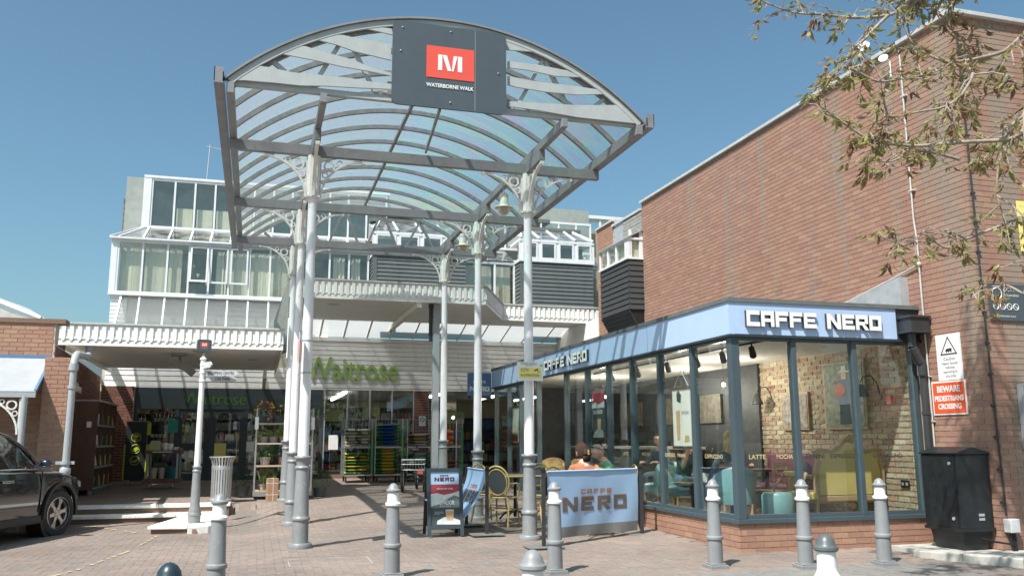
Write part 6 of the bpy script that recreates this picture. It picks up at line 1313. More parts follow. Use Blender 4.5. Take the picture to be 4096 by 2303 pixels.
def person(label_,loc,rz,top,legs,lean=.10,headM=(0,0,0),arms=None,head_off=(0,0,0),bulk=1.,skin='skin'):
    """seated figure, local +Y forward; one skinned surface, material by nearest limb"""
    t=thing('person',label_,'person',loc,rz,group='people at the coffee shop')
    sh=lean; pel=Vector((0,0,.50)); ch_=Vector((0,sh*.6,.78)); nk=Vector((0,sh,1.01)); V={};E=[];R_={};MI={}
    def v(n_,p,r_,mi,par=None):
        V[n_]=Vector(p);R_[n_]=r_;MI[n_]=mi
        if par: E.append((par,n_))
    v('pel',pel,(.17*bulk,.13*bulk),1); v('waist',(0,sh*.3,.64),(.155*bulk,.12*bulk),0,'pel'); v('chest',ch_,(.165*bulk,.12*bulk),0,'waist'); v('ub',(0,sh*.9,.93),(.12*bulk,.09*bulk),0,'chest'); v('neck',nk,(.056,.056),2,'ub'); hd=nk+Vector((0,.03,.08))+Vector(head_off); v('headb',hd,(.055,.055),2,'neck')
    for s_,nm in((-1,'l'),(1,'r')):
        A=(arms or {}).get(nm) or [(.24*s_,sh+.12,.70),(.16*s_,sh+.34,.74)]
        v('sh'+nm,(.165*s_*bulk,sh*.9,.925),(.068*bulk,.068*bulk),0,'ub'); v('el'+nm,A[0],(.046*bulk,.046*bulk),0,'sh'+nm); v('wr'+nm,A[1],(.030,.030),A[2] if len(A)>2 else 0,'el'+nm)
        d=(Vector(A[1])-Vector(A[0])).normalized(); pm=Vector(A[1])+d*.05; v('pa'+nm,pm,(.030,.018),2,'wr'+nm); sd=d.cross(Vector((0,0,1))); sd=sd.normalized() if sd.length>.1 else Vector((1,0,0)); dn=sd.cross(d)
        for q,(o_,L_) in enumerate(((-.026,.060),(-.009,.072),(.009,.068),(.026,.052))):
            b_=pm+d*.045+sd*o_; v('f%d%s'%(q,nm),b_,(.0095,.0095),2,'pa'+nm); v('g%d%s'%(q,nm),b_+d*L_*.55-dn*.018,(.008,.008),2,'f%d%s'%(q,nm)); v('h%d%s'%(q,nm),b_+d*L_*.8-dn*.045,(.007,.007),2,'g%d%s'%(q,nm))
        v('t0'+nm,pm+d*.01-sd*s_*.035-dn*.01,(.011,.011),2,'pa'+nm); v('t1'+nm,pm+d*.045-sd*s_*.05-dn*.02,(.009,.009),2,'t0'+nm)
        v('hip'+nm,(.09*s_,.02,.49),(.105*bulk,.10*bulk),1,'pel'); v('kn'+nm,(.12*s_,.44,.50),(.068,.068),1,'hip'+nm); v('ca'+nm,(.12*s_,.44,.30),(.058,.058),1,'kn'+nm); v('an'+nm,(.12*s_,.42,.09),(.040,.040),1,'ca'+nm); v('to'+nm,(.13*s_,.60,.04),(.036,.030),3,'an'+nm)
    names=list(V); ix={n_:i for i,n_ in enumerate(names)}
    me=bpy.data.meshes.new('body'); me.from_pydata([V[n_] for n_ in names],[(ix[a_],ix[b_]) for a_,b_ in E],[]); ob=bpy.data.objects.new('body',me); COL.objects.link(ob)
    sk_=ob.modifiers.new('s','SKIN'); 
    for n_ in names:
        sv=me.skin_vertices[0].data[ix[n_]]; sv.radius=R_[n_]; sv.use_root=(n_=='pel')
    sub=ob.modifiers.new('u','SUBSURF'); sub.levels=2; sub.render_levels=2
    dg=bpy.context.evaluated_depsgraph_get(); bm_=bpy.data.meshes.new_from_object(ob.evaluated_get(dg)); bpy.data.objects.remove(ob)
    vs=[tuple(v_.co) for v_ in bm_.vertices]; fs=[tuple(p.vertices) for p in bm_.polygons]; seg=[(V[a_],V[b_],MI[b_]) for a_,b_ in E]
    m=MB(); m.v=vs; m.f=fs
    sa=np.array([s_[0] for s_ in seg]);sb=np.array([s_[1] for s_ in seg]);sm_=[s_[2] for s_ in seg]; cs=np.array([np.mean([vs[i] for i in f],axis=0) for f in fs])
    d=sb-sa; tt=np.clip(((cs[:,None]-sa)*d).sum(2)/np.maximum((d*d).sum(1),1e-9),0,1); dist=np.linalg.norm(cs[:,None]-(sa+tt[...,None]*d),axis=2); m.m=[sm_[q] for q in dist.argmin(1)]
    HM=Matrix.Translation(hd+Vector((0,.02,.07)))@Euler(headM,'YXZ').to_matrix().to_4x4() if False else Matrix.Translation(hd+Vector((0,.02,.07)))@Matrix.Rotation(headM[2],4,'Z')@Matrix.Rotation(headM[0],4,'X')@Matrix.Rotation(headM[1],4,'Y')
    head_geo(m,HM,2,4,5); m.build('body',[top,legs,skin,'shoe','lip','eye_dark'],t,smooth=180)
    return t,HM,nk
# woman in orange, seen from behind
t,HM,nk=person('person in an orange sweater with brown bun sitting with back to the banner',(4.67,12.06,.05),RAD(14),'cloth_orange','cloth_dark',.10,(RAD(-4),0,RAD(6)),bulk=1.12)
hair_cap(HM,lambda x,y,z: 0 if (y>.45 and z<.45) or (z<-.75) or (abs(x)>.75 and y>.1 and z<.1) else 1,.22,3).build('hair','hair_brown',t,smooth=180)
m=MB(); 
for k in range(9): a_=k*.7; m.sphere((.036*math.cos(a_),.006*math.sin(k*2.1),.030*math.sin(a_)),.036,8,6)

for k in range(14): a_=RAD(200+k*10); m.tube([(.07*math.cos(a_),.02+.04*math.sin(a_),-.05),(.066*math.cos(a_),.03+.035*math.sin(a_),-.10),(.05*math.cos(a_)+.01*math.sin(k*3),.035,-.13)],[.014,.011,.004],5)
m.xf(HM@Matrix.Translation((.012,-.112,-.02))).build('hair_bun','hair_brown',t,smooth=180); MB().box(-.008,-.165,-.05,.010,-.15,.02).xf(HM).build('hair_clip','cane',t)
MB().lathe([(.070,0),(.078,.012),(.068,.028)],(0,.10,.965),18).build('collar','white',t,smooth=60)
# man in green, in profile
t,HM,nk=person('person in a green top with sunglasses on head leaning to the table',(5.40,12.60,.06),RAD(84),'cloth_green','denim',.24,(RAD(-22),0,RAD(6)),head_off=(0,.05,-.02),bulk=1.1)
hair_cap(HM,lambda x,y,z: 0 if (y>.12 and z<.60) or z<-.40 or (abs(x)>.5 and z<.12 and y>-.35) else 1,.05,4).build('hair','hair_grey',t,smooth=180)
m=MB(); 
for s_ in(-1,1): m.sphere((s_*.034,.058,.106),.024,10,6,(1,.7,.45)); m.tube([(s_*.06,.05,.10),(s_*.083,-.01,.06),(s_*.085,-.05,.0)],.004,5)
m.tube([(-.02,.066,.108),(.02,.066,.108)],.004,5); m.xf(HM).build('sunglasses','bottle_glass',t,smooth=60); MB().lathe([(.068,0),(.075,.012),(.064,.026)],(0,.22,.975),18).build('collar','white',t,smooth=60)
# man with cap inside
t,HM,nk=person('person in a navy top and pale cap resting chin on hand inside the window',(6.78,13.25,.22),RAD(-155),'cloth_navy','denim',.14,(RAD(-14),0,RAD(20)),arms={'r':[(.26,.22,.70),(.12,.24,.98),2],'l':[(-.24,.18,.66),(-.02,.36,.60),2]})
hair_cap(HM,lambda x,y,z: 0 if (y>.3 and z<.5) or z<-.3 else 1,.05,5).build('hair','hair_grey',t,smooth=180); m=MB(); m.lathe([(.088,.05),(.086,.09),(.06,.125),(.001,.135)],n=18); m.prism([(-.06,.06),(.06,.06),(.04,.15),(-.04,.15)],lambda u,v,q:(u,v,q),.045,.055); m.xf(HM).build('cap','cap_tan',t,smooth=50)
# blonde woman inside
t,HM,nk=person('person with long blonde hair in a slate top seated inside with back to the window',(6.78,11.62,.22),RAD(-12),'cloth_slate','cloth_dark',.06,(0,0,RAD(-10)))
hair_cap(HM,lambda x,y,z: 0 if (y>.5 and z<.45) else 1,.14,6).build('hair','hair_blonde',t,smooth=180); m=MB(); r=random.Random(2)
for k in range(42):
    a_=RAD(-170+r.uniform(-20,360*.56)); x=.085*math.sin(a_+math.pi/2+1.3); x=r.uniform(-.085,.085); y=-.06-.045*math.sqrt(max(0,1-(x/.09)**2)); L_=r.uniform(.26,.34); m.tube([(x*.8,y,.05),(x*1.08,y-.02,-.08),(x*1.15,y-.015+r.uniform(-.01,.01),-L_)],[.018,.02,.006],5)
m.xf(HM).build('long_hair','hair_blonde',t,smooth=180)
# dim figure further inside
t,HM,nk=person('person in dark clothing deep inside the coffee shop by the brick wall',(7.95,13.6,.22),RAD(170),'cloth_dark','cloth_dark',.08); hair_cap(HM,lambda x,y,z: 0 if (y>.3 and z<.5) or z<-.3 else 1,.03,7).build('hair','hair_brown',t,smooth=180)
t,HM,nk=person('person in a pale grey top seated deep inside behind the side window',(7.6,15.6,.22),RAD(120),'cloth_slate','denim',.10); hair_cap(HM,lambda x,y,z: 0 if (y>.3 and z<.5) or z<-.3 else 1,.05,8).build('hair','hair_brown',t,smooth=180)
# ---------------------------------------------------------------- inside the coffee shop
mat('teal_leather',(.16,.30,.31),.42,var=.12,scale=5); mat('tan_leather',(.40,.26,.11),.45,var=.15); mat('mustard',(.56,.43,.15),.6,var=.1,scale=3); mat('wood_pale',(.40,.26,.14),.5,var=.2,stretch=(1,1,8)); mat('wood_dark',(.07,.045,.03),.5,var=.2); mat('purple',(.16,.04,.08),.7); mat('cushion_blue',(.05,.05,.10),.8); mat('picture_garden',(.13,.18,.09),.6,var=.7,scale=14,c2=(.30,.33,.22)); mat('picture_rust',(.30,.18,.12),.6,var=.6,scale=12,c2=(.45,.42,.38)); mat('cream_card',(.74,.72,.64),.6,var=.03); mat('melon',(.55,.12,.09),.6); mat('shirt_blue',(.20,.27,.36),.7)
FZc=.20
def tub_chair(loc,rz,lab,mt='teal_leather'):
    t=thing('tub_chair',lab,'armchair',loc,rz,group='armchairs inside the coffee shop'); m=MB(); n=18; prof=[]
    vs=[];fs=[]
    for k in range(n+1):
        a_=RAD(-20-220*k/n); cx,cy=math.cos(a_),math.sin(a_)
        hgt=.78 if -205<math.degrees(a_)<-0 else .70; hgt=.62+.18*max(0,-math.sin(a_))
        for rr,z in((.30,.26),(.33,hgt-.03),(.31,hgt),(.26,hgt),(.245,hgt-.03),(.24,.26)): vs.append((cx*rr,cy*rr*.95,z))
    for k in range(n):
        for e in range(6): fs.append((k*6+e,k*6+(e+1)%6,k*6+6+(e+1)%6,k*6+6+e))
    fs+=[tuple(range(6)),tuple(range(n*6,n*6+6))[::-1]]; m.add(vs,fs); m.build('back_shell',mt,t,smooth=50)
    MB().lathe([(.24,.26),(.29,.28),(.29,.40),(.25,.43),(.001,.44)],n=22).build('seat',mt,t,smooth=50)
    for sx in(-1,1):
        for sy in(-1,1): MB().lathe([(.018,0),(.022,.04),(.03,.12),(.02,.18),(.034,.27)],(sx*.2,sy*.19,0),10).build('leg','wood_pale',t,smooth=50)
    return t
tub_chair((6.72,13.35,FZc),RAD(-155),'teal tub chair under the person with the cap'); tub_chair((6.76,11.6,FZc),RAD(-12),'teal tub chair under the blonde person'); tub_chair((6.95,14.4,FZc),RAD(100),'teal tub chair further inside beyond the table')
tub_chair((6.45,18.9,FZc),RAD(150),'tan leather armchair at the far end inside the side window','tan_leather'); tub_chair((6.55,17.0,FZc),RAD(200),'tan leather armchair inside near the doorway','tan_leather')
ct=thing('coffee_table','small round wooden table between the seated people inside','table',(6.55,12.45,FZc)); MB().lathe([(.001,.50),(.28,.50),(.28,.53),(.001,.53)],n=24).build('top','wood_dark',ct); MB().lathe([(.16,0),(.16,.02),(.025,.03),(.025,.5)],n=14).build('pedestal','iron_black',ct,smooth=40)
hb=thing('handbag','black handbag with white label on the inside coffee table','bag',(6.72,12.40,FZc+.53)); MB().prism([(-.13,0),(.13,0),(.11,.22),(-.11,.22)],lambda u,v,q:(u,q,v),-.05,.05).build('bag_body','black',hb,bevel=.015); MB().tube([(-.08,0,.21),(-.05,0,.32),(.05,0,.32),(.08,0,.21)],.008,6).build('handle','black',hb); MB().prism([(-.10,.02),(.02,.0),(.06,.13),(-.04,.15)],lambda u,v,q:(u,q,v),-.058,-.053).build('leaflet','cream_card',hb)
pf=thing('pouf','round teal pouf near the front window','pouf',(6.92,10.72,FZc)); MB().lathe([(.20,.03),(.215,.05),(.215,.42),(.19,.46),(.001,.48)],n=28).build('seat','teal_leather',pf,smooth=40)
for k in range(4): MB().lathe([(.02,0),(.025,.04)],(.13*math.cos(k*1.57+.7),.13*math.sin(k*1.57+.7),0),8).build('foot','wood_pale',pf)
so=thing('sofa','mustard sofa with carved pale wood frame, back to the front window','sofa',(8.02,10.62,FZc))
outl=[(-.56,.40),(-.565,.75),(-.52,.90),(-.57,1.02),(-.50,1.06),(-.30,1.03),(-.16,1.10),(-.06,1.19),(.0,1.22),(.06,1.19),(.16,1.10),(.30,1.03),(.50,1.06),(.57,1.02),(.52,.90),(.565,.75),(.56,.40)]
inn=[(x*.90,(z-.40)*.89+.42) for x,z in outl]
m=MB(); N_=len(outl); vs=[];fs=[]
for (x,z),(xi,zi) in zip(outl,inn):
    for a_,b_ in((x,z),(xi,zi)):
        for y in(-.035,.035): vs.append((a_,y,b_))
for i in range(N_-1):
    o=i*4; fs+=[(o,o+4,o+6,o+2),(o+1,o+3,o+7,o+5),(o,o+1,o+5,o+4),(o+2,o+6,o+7,o+3)]
m.add(vs,fs); m.build('carved_frame','wood_pale',so,smooth=30); MB().prism(inn,lambda u,v,q:(u,q,v),-.022,.05).build('back_panel','mustard',so); MB().box(-.58,-.03,.33,.58,.05,.41).build('rail','wood_pale',so,bevel=.01); MB().box(-.54,.05,.30,.54,.60,.46).build('seat','mustard',so,bevel=.03)
for x in(-.54,.54):
    for y in(0,.55): MB().lathe([(.022,0),(.02,.10),(.032,.33)],(x,y,0),8).build('leg','wood_pale',so)
    MB().tube([(x,.05,.66),(x*1.08,.3,.68),(x*1.08,.52,.64),(x,.58,.40)],.03,8).build('arm','wood_pale',so,smooth=60)
ac_=thing('side_chair','pale carved armchair beside the mustard sofa','armchair',(7.28,10.55,FZc)); m=MB(); m.tube([(-.04,-.05,0),(-.06,-.02,.25),(.02,0,.42),(-.05,.02,.62),(.02,.02,.72)],.03,8); m.build('front_post','wood_pale',ac_,smooth=60); MB().box(0,0,.36,.18,.5,.46).build('seat','mustard',ac_,bevel=.02); MB().box(-.02,.06,.66,.06,.5,.74).build('arm','mustard',ac_,bevel=.02); MB().tube([(.16,.02,0),(.16,.02,.36)],.018,8).build('leg','wood_pale',ac_); MB().tube([(.16,.46,0),(.16,.46,.36)],.018,8).build('leg','wood_pale',ac_)
pc=thing('banquette','dark purple bench seat with blue cushion along the brick wall','bench',(8.3,12.7,FZc)); MB().box(-.25,-.7,.30,.30,.7,.46).build('seat','purple',pc,bevel=.03); MB().box(.18,-.7,.46,.30,.7,.95).build('back','purple',pc,bevel=.03)
for x,y in((-.2,-.6),(-.2,.6),(.25,-.6),(.25,.6)): MB().lathe([(.02,0),(.02,.3)],(x,y,0),8).build('leg','wood_dark',pc)
cs_=MB().sphere((0,0,0),.2,12,8,(.4,1,.9)).build('cushion','cushion_blue',None,smooth=60); cs_.location=(8.38,12.2,.86); tag(cs_,'dark blue cushion leaning on the purple bench','cushion')
dt=thing('dining_table','dark pedestal table between window and purple bench','table',(7.65,12.1,FZc)); MB().lathe([(.001,.70),(.30,.70),(.30,.73),(.001,.73)],n=24).build('top','wood_dark',dt); MB().lathe([(.2,0),(.2,.02),(.035,.04),(.03,.7)],n=14).build('pedestal','iron_black',dt,smooth=40)
wc=thing('wooden_chair','plain wooden chair by the dark pedestal table','chair',(7.35,11.55,FZc),RAD(20)); MB().box(-.19,-.19,.42,.19,.19,.45).build('seat','wood_pale',wc)
for sx in(-1,1): MB().tube([(sx*.17,-.18,0),(sx*.17,-.2,.85)],.015,8).build('back_leg','wood_pale',wc); MB().tube([(sx*.17,.17,0),(sx*.17,.17,.43)],.015,8).build('front_leg','wood_pale',wc)
m=MB(); m.box(-.17,-.21,.78,.17,-.19,.85); m.beam((-.16,-.19,.50),(.16,-.2,.76),.012,.03); m.beam((.16,-.185,.50),(-.16,-.205,.76),.012,.03); m.build('cross_back','wood_pale',wc)
ctr=thing('counter','long dark serving counter at the back of the coffee shop','counter',(7.9,18,FZc)); MB().box(-.35,-2.4,0,.55,2.6,1.0).build('body','counter',ctr); MB().box(-.4,-2.45,1.0,.6,2.65,1.05).build('worktop','concrete',ctr); MB().box(-.30,-1.6,1.05,.1,1.2,1.35).build('glass_case','glass',ctr)
for k,(y,z0,w_,h_,lab) in enumerate(((15.0,1.7,1.0,.55,'dark menu board nearest on the coffee shop side wall'),(16.6,1.7,1.2,.55,'dark menu board in the middle of the coffee shop side wall'),(18.6,1.7,1.3,.55,'dark menu board furthest along the coffee shop side wall'))):
    o=MB().box(8.55,y,z0,8.59,y+w_,z0+h_).build('menu_board','menu_dark'); tag(o,lab,'menu board')
# pictures and wall lamps on the brick wall
p=thing('picture','framed garden picture of a figure in straw hat holding a melon','picture',(8.63,11.4,2),world=True)
MB().box(8.60,10.90,1.53,8.64,11.86,2.55).build('frame','wood_pale',p); MB().box(8.592,10.93,1.56,8.599,11.83,2.52).build('print','picture_garden',p)
PJ=lambda u,v,q:(q,u,v)
for poly,mt,q in(([(11.22,1.60),(11.50,1.60),(11.47,1.95),(11.25,1.95)],'cloth_navy',8.590),([(11.12,1.90),(11.52,1.90),(11.55,2.1),(11.45,2.28),(11.25,2.28),(11.10,2.12)],'shirt_blue',8.588),([(11.28,2.28),(11.41,2.28),(11.40,2.38),(11.29,2.38)],'skin',8.5865),([(11.20,2.38),(11.48,2.38),(11.46,2.40),(11.40,2.41),(11.39,2.48),(11.29,2.48),(11.28,2.41),(11.22,2.40)],'cream_card',8.585),([(11.45+.13*math.cos(k*.5),2.12+.11*math.sin(k*.5)) for k in range(13)],'melon',8.5835)): MB().prism(poly,PJ,q,q+.001).build('painted_shape',mt,p)
p=thing('picture','smaller framed rust toned picture left of the garden picture','picture',(8.63,12.7,1.9),world=True); MB().box(8.60,12.3,1.53,8.64,13.06,2.14).build('frame','wood_pale',p); MB().box(8.592,12.33,1.56,8.599,13.03,2.11).build('print','picture_rust',p)
for y,lab in((13.35,'black swan neck wall lamp left of the pictures'),(10.62,'black swan neck wall lamp right of the garden picture')):
    t=thing('wall_lamp',lab,'lamp',(8.64,y,2.1),group='swan neck wall lamps'); m=MB(); m.tube([(0,0,-.12),(-.05,0,.08),(-.12,.02,.18),(-.24,.05,.16),(-.28,.06,.08)],.009,6); m.build('arm','iron_black',t,smooth=60); MB().lathe([(.02,.04),(.05,.02),(.11,-.14),(.105,-.14),(.04,.0)],(-.28,.06,.02),16).build('shade','dark',t,smooth=40); MB().lathe([(.04,0),(.04,.02)],n=12).xf(Matrix.Translation((0,0,-.12))@Matrix.Rotation(-math.pi/2,4,'Y')).build('rose','iron_black',t)
sk2=thing('power_socket','black double power socket low on the inner brick wall','socket',(8.64,10.25,.77),world=True); MB().box(8.630,10.17,.72,8.645,10.33,.82).build('plate','black',sk2); m=MB(); m.box(8.627,10.19,.75,8.630,10.23,.79); m.box(8.627,10.27,.75,8.630,10.31,.79); m.build('outlet','lead',sk2)
tag(MB().box(8.615,10.38,1.86,8.645,10.46,1.98).build('alarm_point','red_sign'),'small red alarm point on the inner brick wall','alarm')
# posters hanging in the side window
def hang(y0,y1,z0,z1,lab,kind):
    t=thing('hanging_poster',lab,'poster',(5.95,(y0+y1)/2,z0),world=True,group='posters hanging in the coffee shop window'); x=5.95
    MB().box(x-.008,y1,z0,x,y0,z1).build('sheet','cream_card' if kind!='dark' else 'poster_dark',t)
    for z in(z0,z1): MB().box(x-.02,y1-.02,z-.02,x+.012,y0+.02,z+.02).build('rail','wood_dark',t)
    m=MB(); m.tube([(x,y0-.06,z1+.02),(x,(y0+y1)/2,z1+.26),(x,y1+.06,z1+.02)],.004,5); m.build('string','cream_card',t)
    w_=y0-y1; h_=z1-z0; cy=(y0+y1)/2; Q=lambda u,v:(y0-u*w_,z0+v*h_)
    def sh_(pl,mt,d): MB().prism([Q(*q) for q in pl],PJ,x-.0095-d,x-.0085-d).build('print_shape',mt,t)
    if kind=='latte': sh_([(.22,.12),(.38,.12),(.42,.62),(.18,.62)],'latte',0); sh_([(.26,.78),(.46,.74),(.5,.88),(.36,.97),(.24,.92)],'poster_dark',0); sh_([(.6,.08),(.9,.1),(.85,.2),(.65,.2)],'cane',0); text('PISTACHIO',.07,YZ(y0-.5*w_,z0+.55*h_,x-.0105),'ink_soft',t,width=.4*w_)
    elif kind=='dark': sh_([(.03,.62),(.97,.62),(.97,.75),(.6,.69),(.3,.74),(.03,.7)],'poster_pale',0); sh_([(.03,.70),(.3,.74),(.6,.69),(.97,.75),(.97,.97),(.03,.97)],'poster_red',.002); text('SALVADOR',.1,YZ(y0-.18*w_,z0+.50*h_,x-.0115),'white',t,width=.66*w_,bold=.002); text('EL',.07,YZ(y0-.4*w_,z0+.60*h_,x-.0115),'white',t,width=.2*w_); sh_([(.5,.15),(.66,.15),(.72,.4),(.46,.4)],'latte',.002); sh_([(.1,.03),(.9,.03),(.85,.16),(.5,.2),(.2,.14)],'poster_pale',0)
    else: sh_([(.42,.1),(.6,.1),(.55,.55),(.45,.55)],'latte',0); sh_([(.1,.05),(.9,.05),(.8,.28),(.5,.2),(.2,.3)],'poster_dark',0)
hang(11.82,11.26,1.27,2.12,'white pistachio drink poster hanging nearest in the side window','latte'); hang(15.1,14.45,1.40,2.29,'red and black coffee poster hanging in the middle of the side window','dark'); hang(20.35,19.75,1.32,2.16,'cream drink poster hanging at the far end of the side window','cream')
# words along the glass
mat('glass_print',(.60,.50,.26),.5)
for tx,x in(('LATTE',6.02),('MOCHA',6.42),('PANINI',6.86),('ESPRESSO',7.22),('CAPPUCCINO',7.88)):
    o=text(tx,.078,FX(x,CYF+.038,1.135),'glass_print' if x<6.5 else 'ink',cf,width={5:.24,6:.27,8:.36,10:.46}[len(tx)] ,bold=.0012)
for k,(tx,y) in enumerate((('CAPPUCCINO',10.75),('PANINI',11.55),('ESPRESSO',11.95),('MOCHA',12.75),('LATTE',13.5),('CAPPUCCINO',14.9))): text(tx,.075,YZ(y,1.135,CXL+.036),'glass_print',cf,bold=.0008)
# ---------------------------------------------------------------- parked dark estate car
mat('car_paint',(.006,.008,.012),.16,var=.05,coat=1.,spec=.6); mat('car_trim',(.02,.021,.022),.55,var=.1); mat('chrome',(.62,.62,.62),.15,metal=1.,var=.03); mat('alloy',(.42,.40,.37),.28,metal=.85,var=.05); glass('car_glass',(.30,.36,.36),1.5,.06); mat('headlamp',(.30,.31,.31),.12,var=.1); mat('seat_cloth',(.06,.06,.065),.8)
car=thing('parked_car','dark blue black sport utility car parked at the left edge','car',(-2.98,15.35,-.05))
# local: +X forward along the car, +Y left, right side is -Y ; origin under the right front wheel
HEAD=RAD(90-19); car.rotation_euler=(0,0,HEAD)
def loft(sections,name,mt,parent,smooth=35,capends=True):
    m=MB(); n=len(sections[0]); 
    for s_ in sections: m.v+=[tuple(p) for p in s_]
    for i in range(len(sections)-1):
        for k in range(n-1): a_=i*n+k; m.f.append((a_,a_+1,a_+n+1,a_+n)); m.m.append(0)
    if capends: m.f+=[tuple(range(n))[::-1],tuple(range((len(sections)-1)*n,len(sections)*n))]; m.m+=[0,0]
    return m.build(name,mt,parent,smooth=smooth)
YC=.80   # centre line offset to the left of the right wheel plane
def sec(x,hw,zb,zs,zt,crown=.04):   # half width at shoulder, sill z, shoulder z, top centre z
    P_=[]
    for s_ in(-1,1):
        pts=[(hw*.93,zb),(hw*.99,zb+.10),(hw,zb+(zs-zb)*.45),(hw*1.005,zb+(zs-zb)*.72),(hw*.985,zs-.03),(hw*.95,zs),(hw*.78,zs+(zt-zs)*.55),(hw*.4,zt-crown*.2),(0,zt)]
        q=[(x,YC+s_*y,z) for y,z in pts]; P_+=q if s_<0 else q[::-1][1:]
    return P_
body=[(-3.55,.82,.42,.92,.98),(-3.4,.90,.30,.98,1.04),(-2.9,.945,.26,1.02,1.06),(-1.9,.95,.25,1.02,1.05),(-.95,.95,.25,1.01,1.05),(-.72,.95,.25,1.0,1.07),(-.40,.945,.25,.98,1.08),(0,.94,.26,.95,1.055),(.35,.92,.27,.91,1.02),(.62,.88,.30,.86,.97),(.78,.80,.36,.80,.90),(.86,.66,.42,.72,.80)]
# wheel arches: lift the lower edge near the wheels
secs=[]
xs_=sorted(set([b[0] for b in body]+[-.46,-.43,-.36,-.28,-.18,-.08,.08,.18,.28,.36,.43,.46]))
B_=np.array(body)
for x in xs_:
    v_=[float(np.interp(x,B_[:,0],B_[:,c])) for c in range(1,5)]; s_=sec(x,*v_); rr=.435
    if abs(x)<rr:
        za=.345+math.sqrt(rr*rr-x*x)
        n2=len(s_); s_=[(p[0],p[1],max(p[2],za)) if (i<4 or i>n2-5) else p for i,p in enumerate(s_)]
    secs.append(s_)
loft(secs,'body','car_paint',car)
# greenhouse
def gsec(x,hb,ht,zt):
    zb=1.03; return [(x,YC-hb,zb),(x,YC-ht-.02,zt-.06),(x,YC-ht*.85,zt-.012),(x,YC,zt+.015),(x,YC+ht*.85,zt-.012),(x,YC+ht+.02,zt-.06),(x,YC+hb,zb)]
loft([gsec(-3.3,.80,.62,1.30),gsec(-2.8,.86,.66,1.55),gsec(-1.9,.88,.68,1.61),gsec(-1.25,.88,.67,1.595),gsec(-1.02,.88,.65,1.555)],'roof','car_paint',car,capends=False)
sid=-1
m=MB(); m.add([(-2.45,YC-.885,1.06),(-.62,YC-.885,1.05),(-1.02,YC-.735,1.455),(-1.2,YC-.715,1.50),(-2.45,YC-.715,1.52)],[(0,1,2,3,4)]); m.build('side_window','car_glass',car)
m=MB(); m.add([(-.36,YC-.70,1.075),(-.36,YC+.70,1.075),(-1.02,YC+.62,1.54),(-1.02,YC-.62,1.54),(-.30,YC,1.085),(-1.0,YC,1.57)],[(0,4,5,3),(4,1,2,5)]); m.build('windscreen','car_glass',car)
MB().tube([(-.40,YC-.80,1.06),(-.75,YC-.74,1.33),(-1.04,YC-.66,1.51),(-1.5,YC-.67,1.575)],.035,8).build('pillar','car_paint',car,smooth=60)
MB().tube([(-2.6,YC-.885,1.045),(-.60,YC-.89,1.035)],.012,6).build('window_trim','chrome',car)
# cabin hints
MB().box(-1.7,YC-.65,.75,-1.15,YC-.15,1.05).build('seat','seat_cloth',car); MB().cbox((-1.75,YC-.4,1.15),(.14,.42,.55),(0,-.2,0)).build('seat_back','seat_cloth',car); MB().box(-.75,YC-.75,.9,-.42,YC+.75,1.03).build('dashboard','seat_cloth',car); m=MB(); m.tube([(-.92+.05*math.sin(k*.33),YC-.4+.18*math.cos(k*.33),1.02+.16*math.sin(k*.33)) for k in range(20)],.014,6,cap=False); m.build('steering_wheel','seat_cloth',car)
# arch trims, sills
for x0 in(0,-2.85):
    m=MB()
    pts=[(x0+.445*math.cos(a_),YC-.955,.345+.445*math.sin(a_)) for a_ in [RAD(-8+196*k/22) for k in range(23)]]
    for p_,q_ in zip(pts,pts[1:]): m.beam(p_,q_,.03,.055,up=(0,-1,0)) if False else m.beam(p_,q_,.05,.045,up=(0,-1,0))
    m.build('arch_trim','car_trim',car,smooth=50); MB().lathe([(.42,-.12),(.42,.12)],n=24).xf(Matrix.Translation((x0,YC-.78,.345))@Matrix.Rotation(math.pi/2,4,'X')).build('arch_liner','black',car)
MB().box(-2.4,YC-.955,.235,-.44,YC-.86,.36).build('sill_trim','car_trim',car,bevel=.02)
for x in(-.55,-1.68): MB().box(x-.004,YC-.960,.40,x+.004,YC-.945,1.0).build('door_seam','black',car)
h_=MB().box(-1.53,YC-.985,.86,-1.27,YC-.965,.895).build('door_handle','chrome',car,bevel=.008)
MB().sphere((-.62,YC-1.03,1.11),.1,14,10,(.75,1.0,.75)).build('mirror','car_paint',car,smooth=60); MB().box(-.66,YC-.96,1.03,-.58,YC-.88,1.10).build('mirror_arm','car_trim',car); MB().box(-.69,YC-1.12,1.045,-.62,YC-.95,1.075).build('mirror_trim','chrome',car)
MB().prism([(.50,.86),(.72,.80),(.74,.70),(.58,.72)],lambda u,v,q:(u,q,v),YC-.865,YC-.62).build('headlight','headlamp',car,bevel=.02); MB().prism([(.50,.86),(.72,.80),(.74,.70),(.58,.72)],lambda u,v,q:(u,q,v),YC+.62,YC+.865).build('headlight','headlamp',car,bevel=.02)
MB().box(.80,YC-.45,.48,.885,YC+.45,.72).build('grille','car_trim',car,bevel=.02)
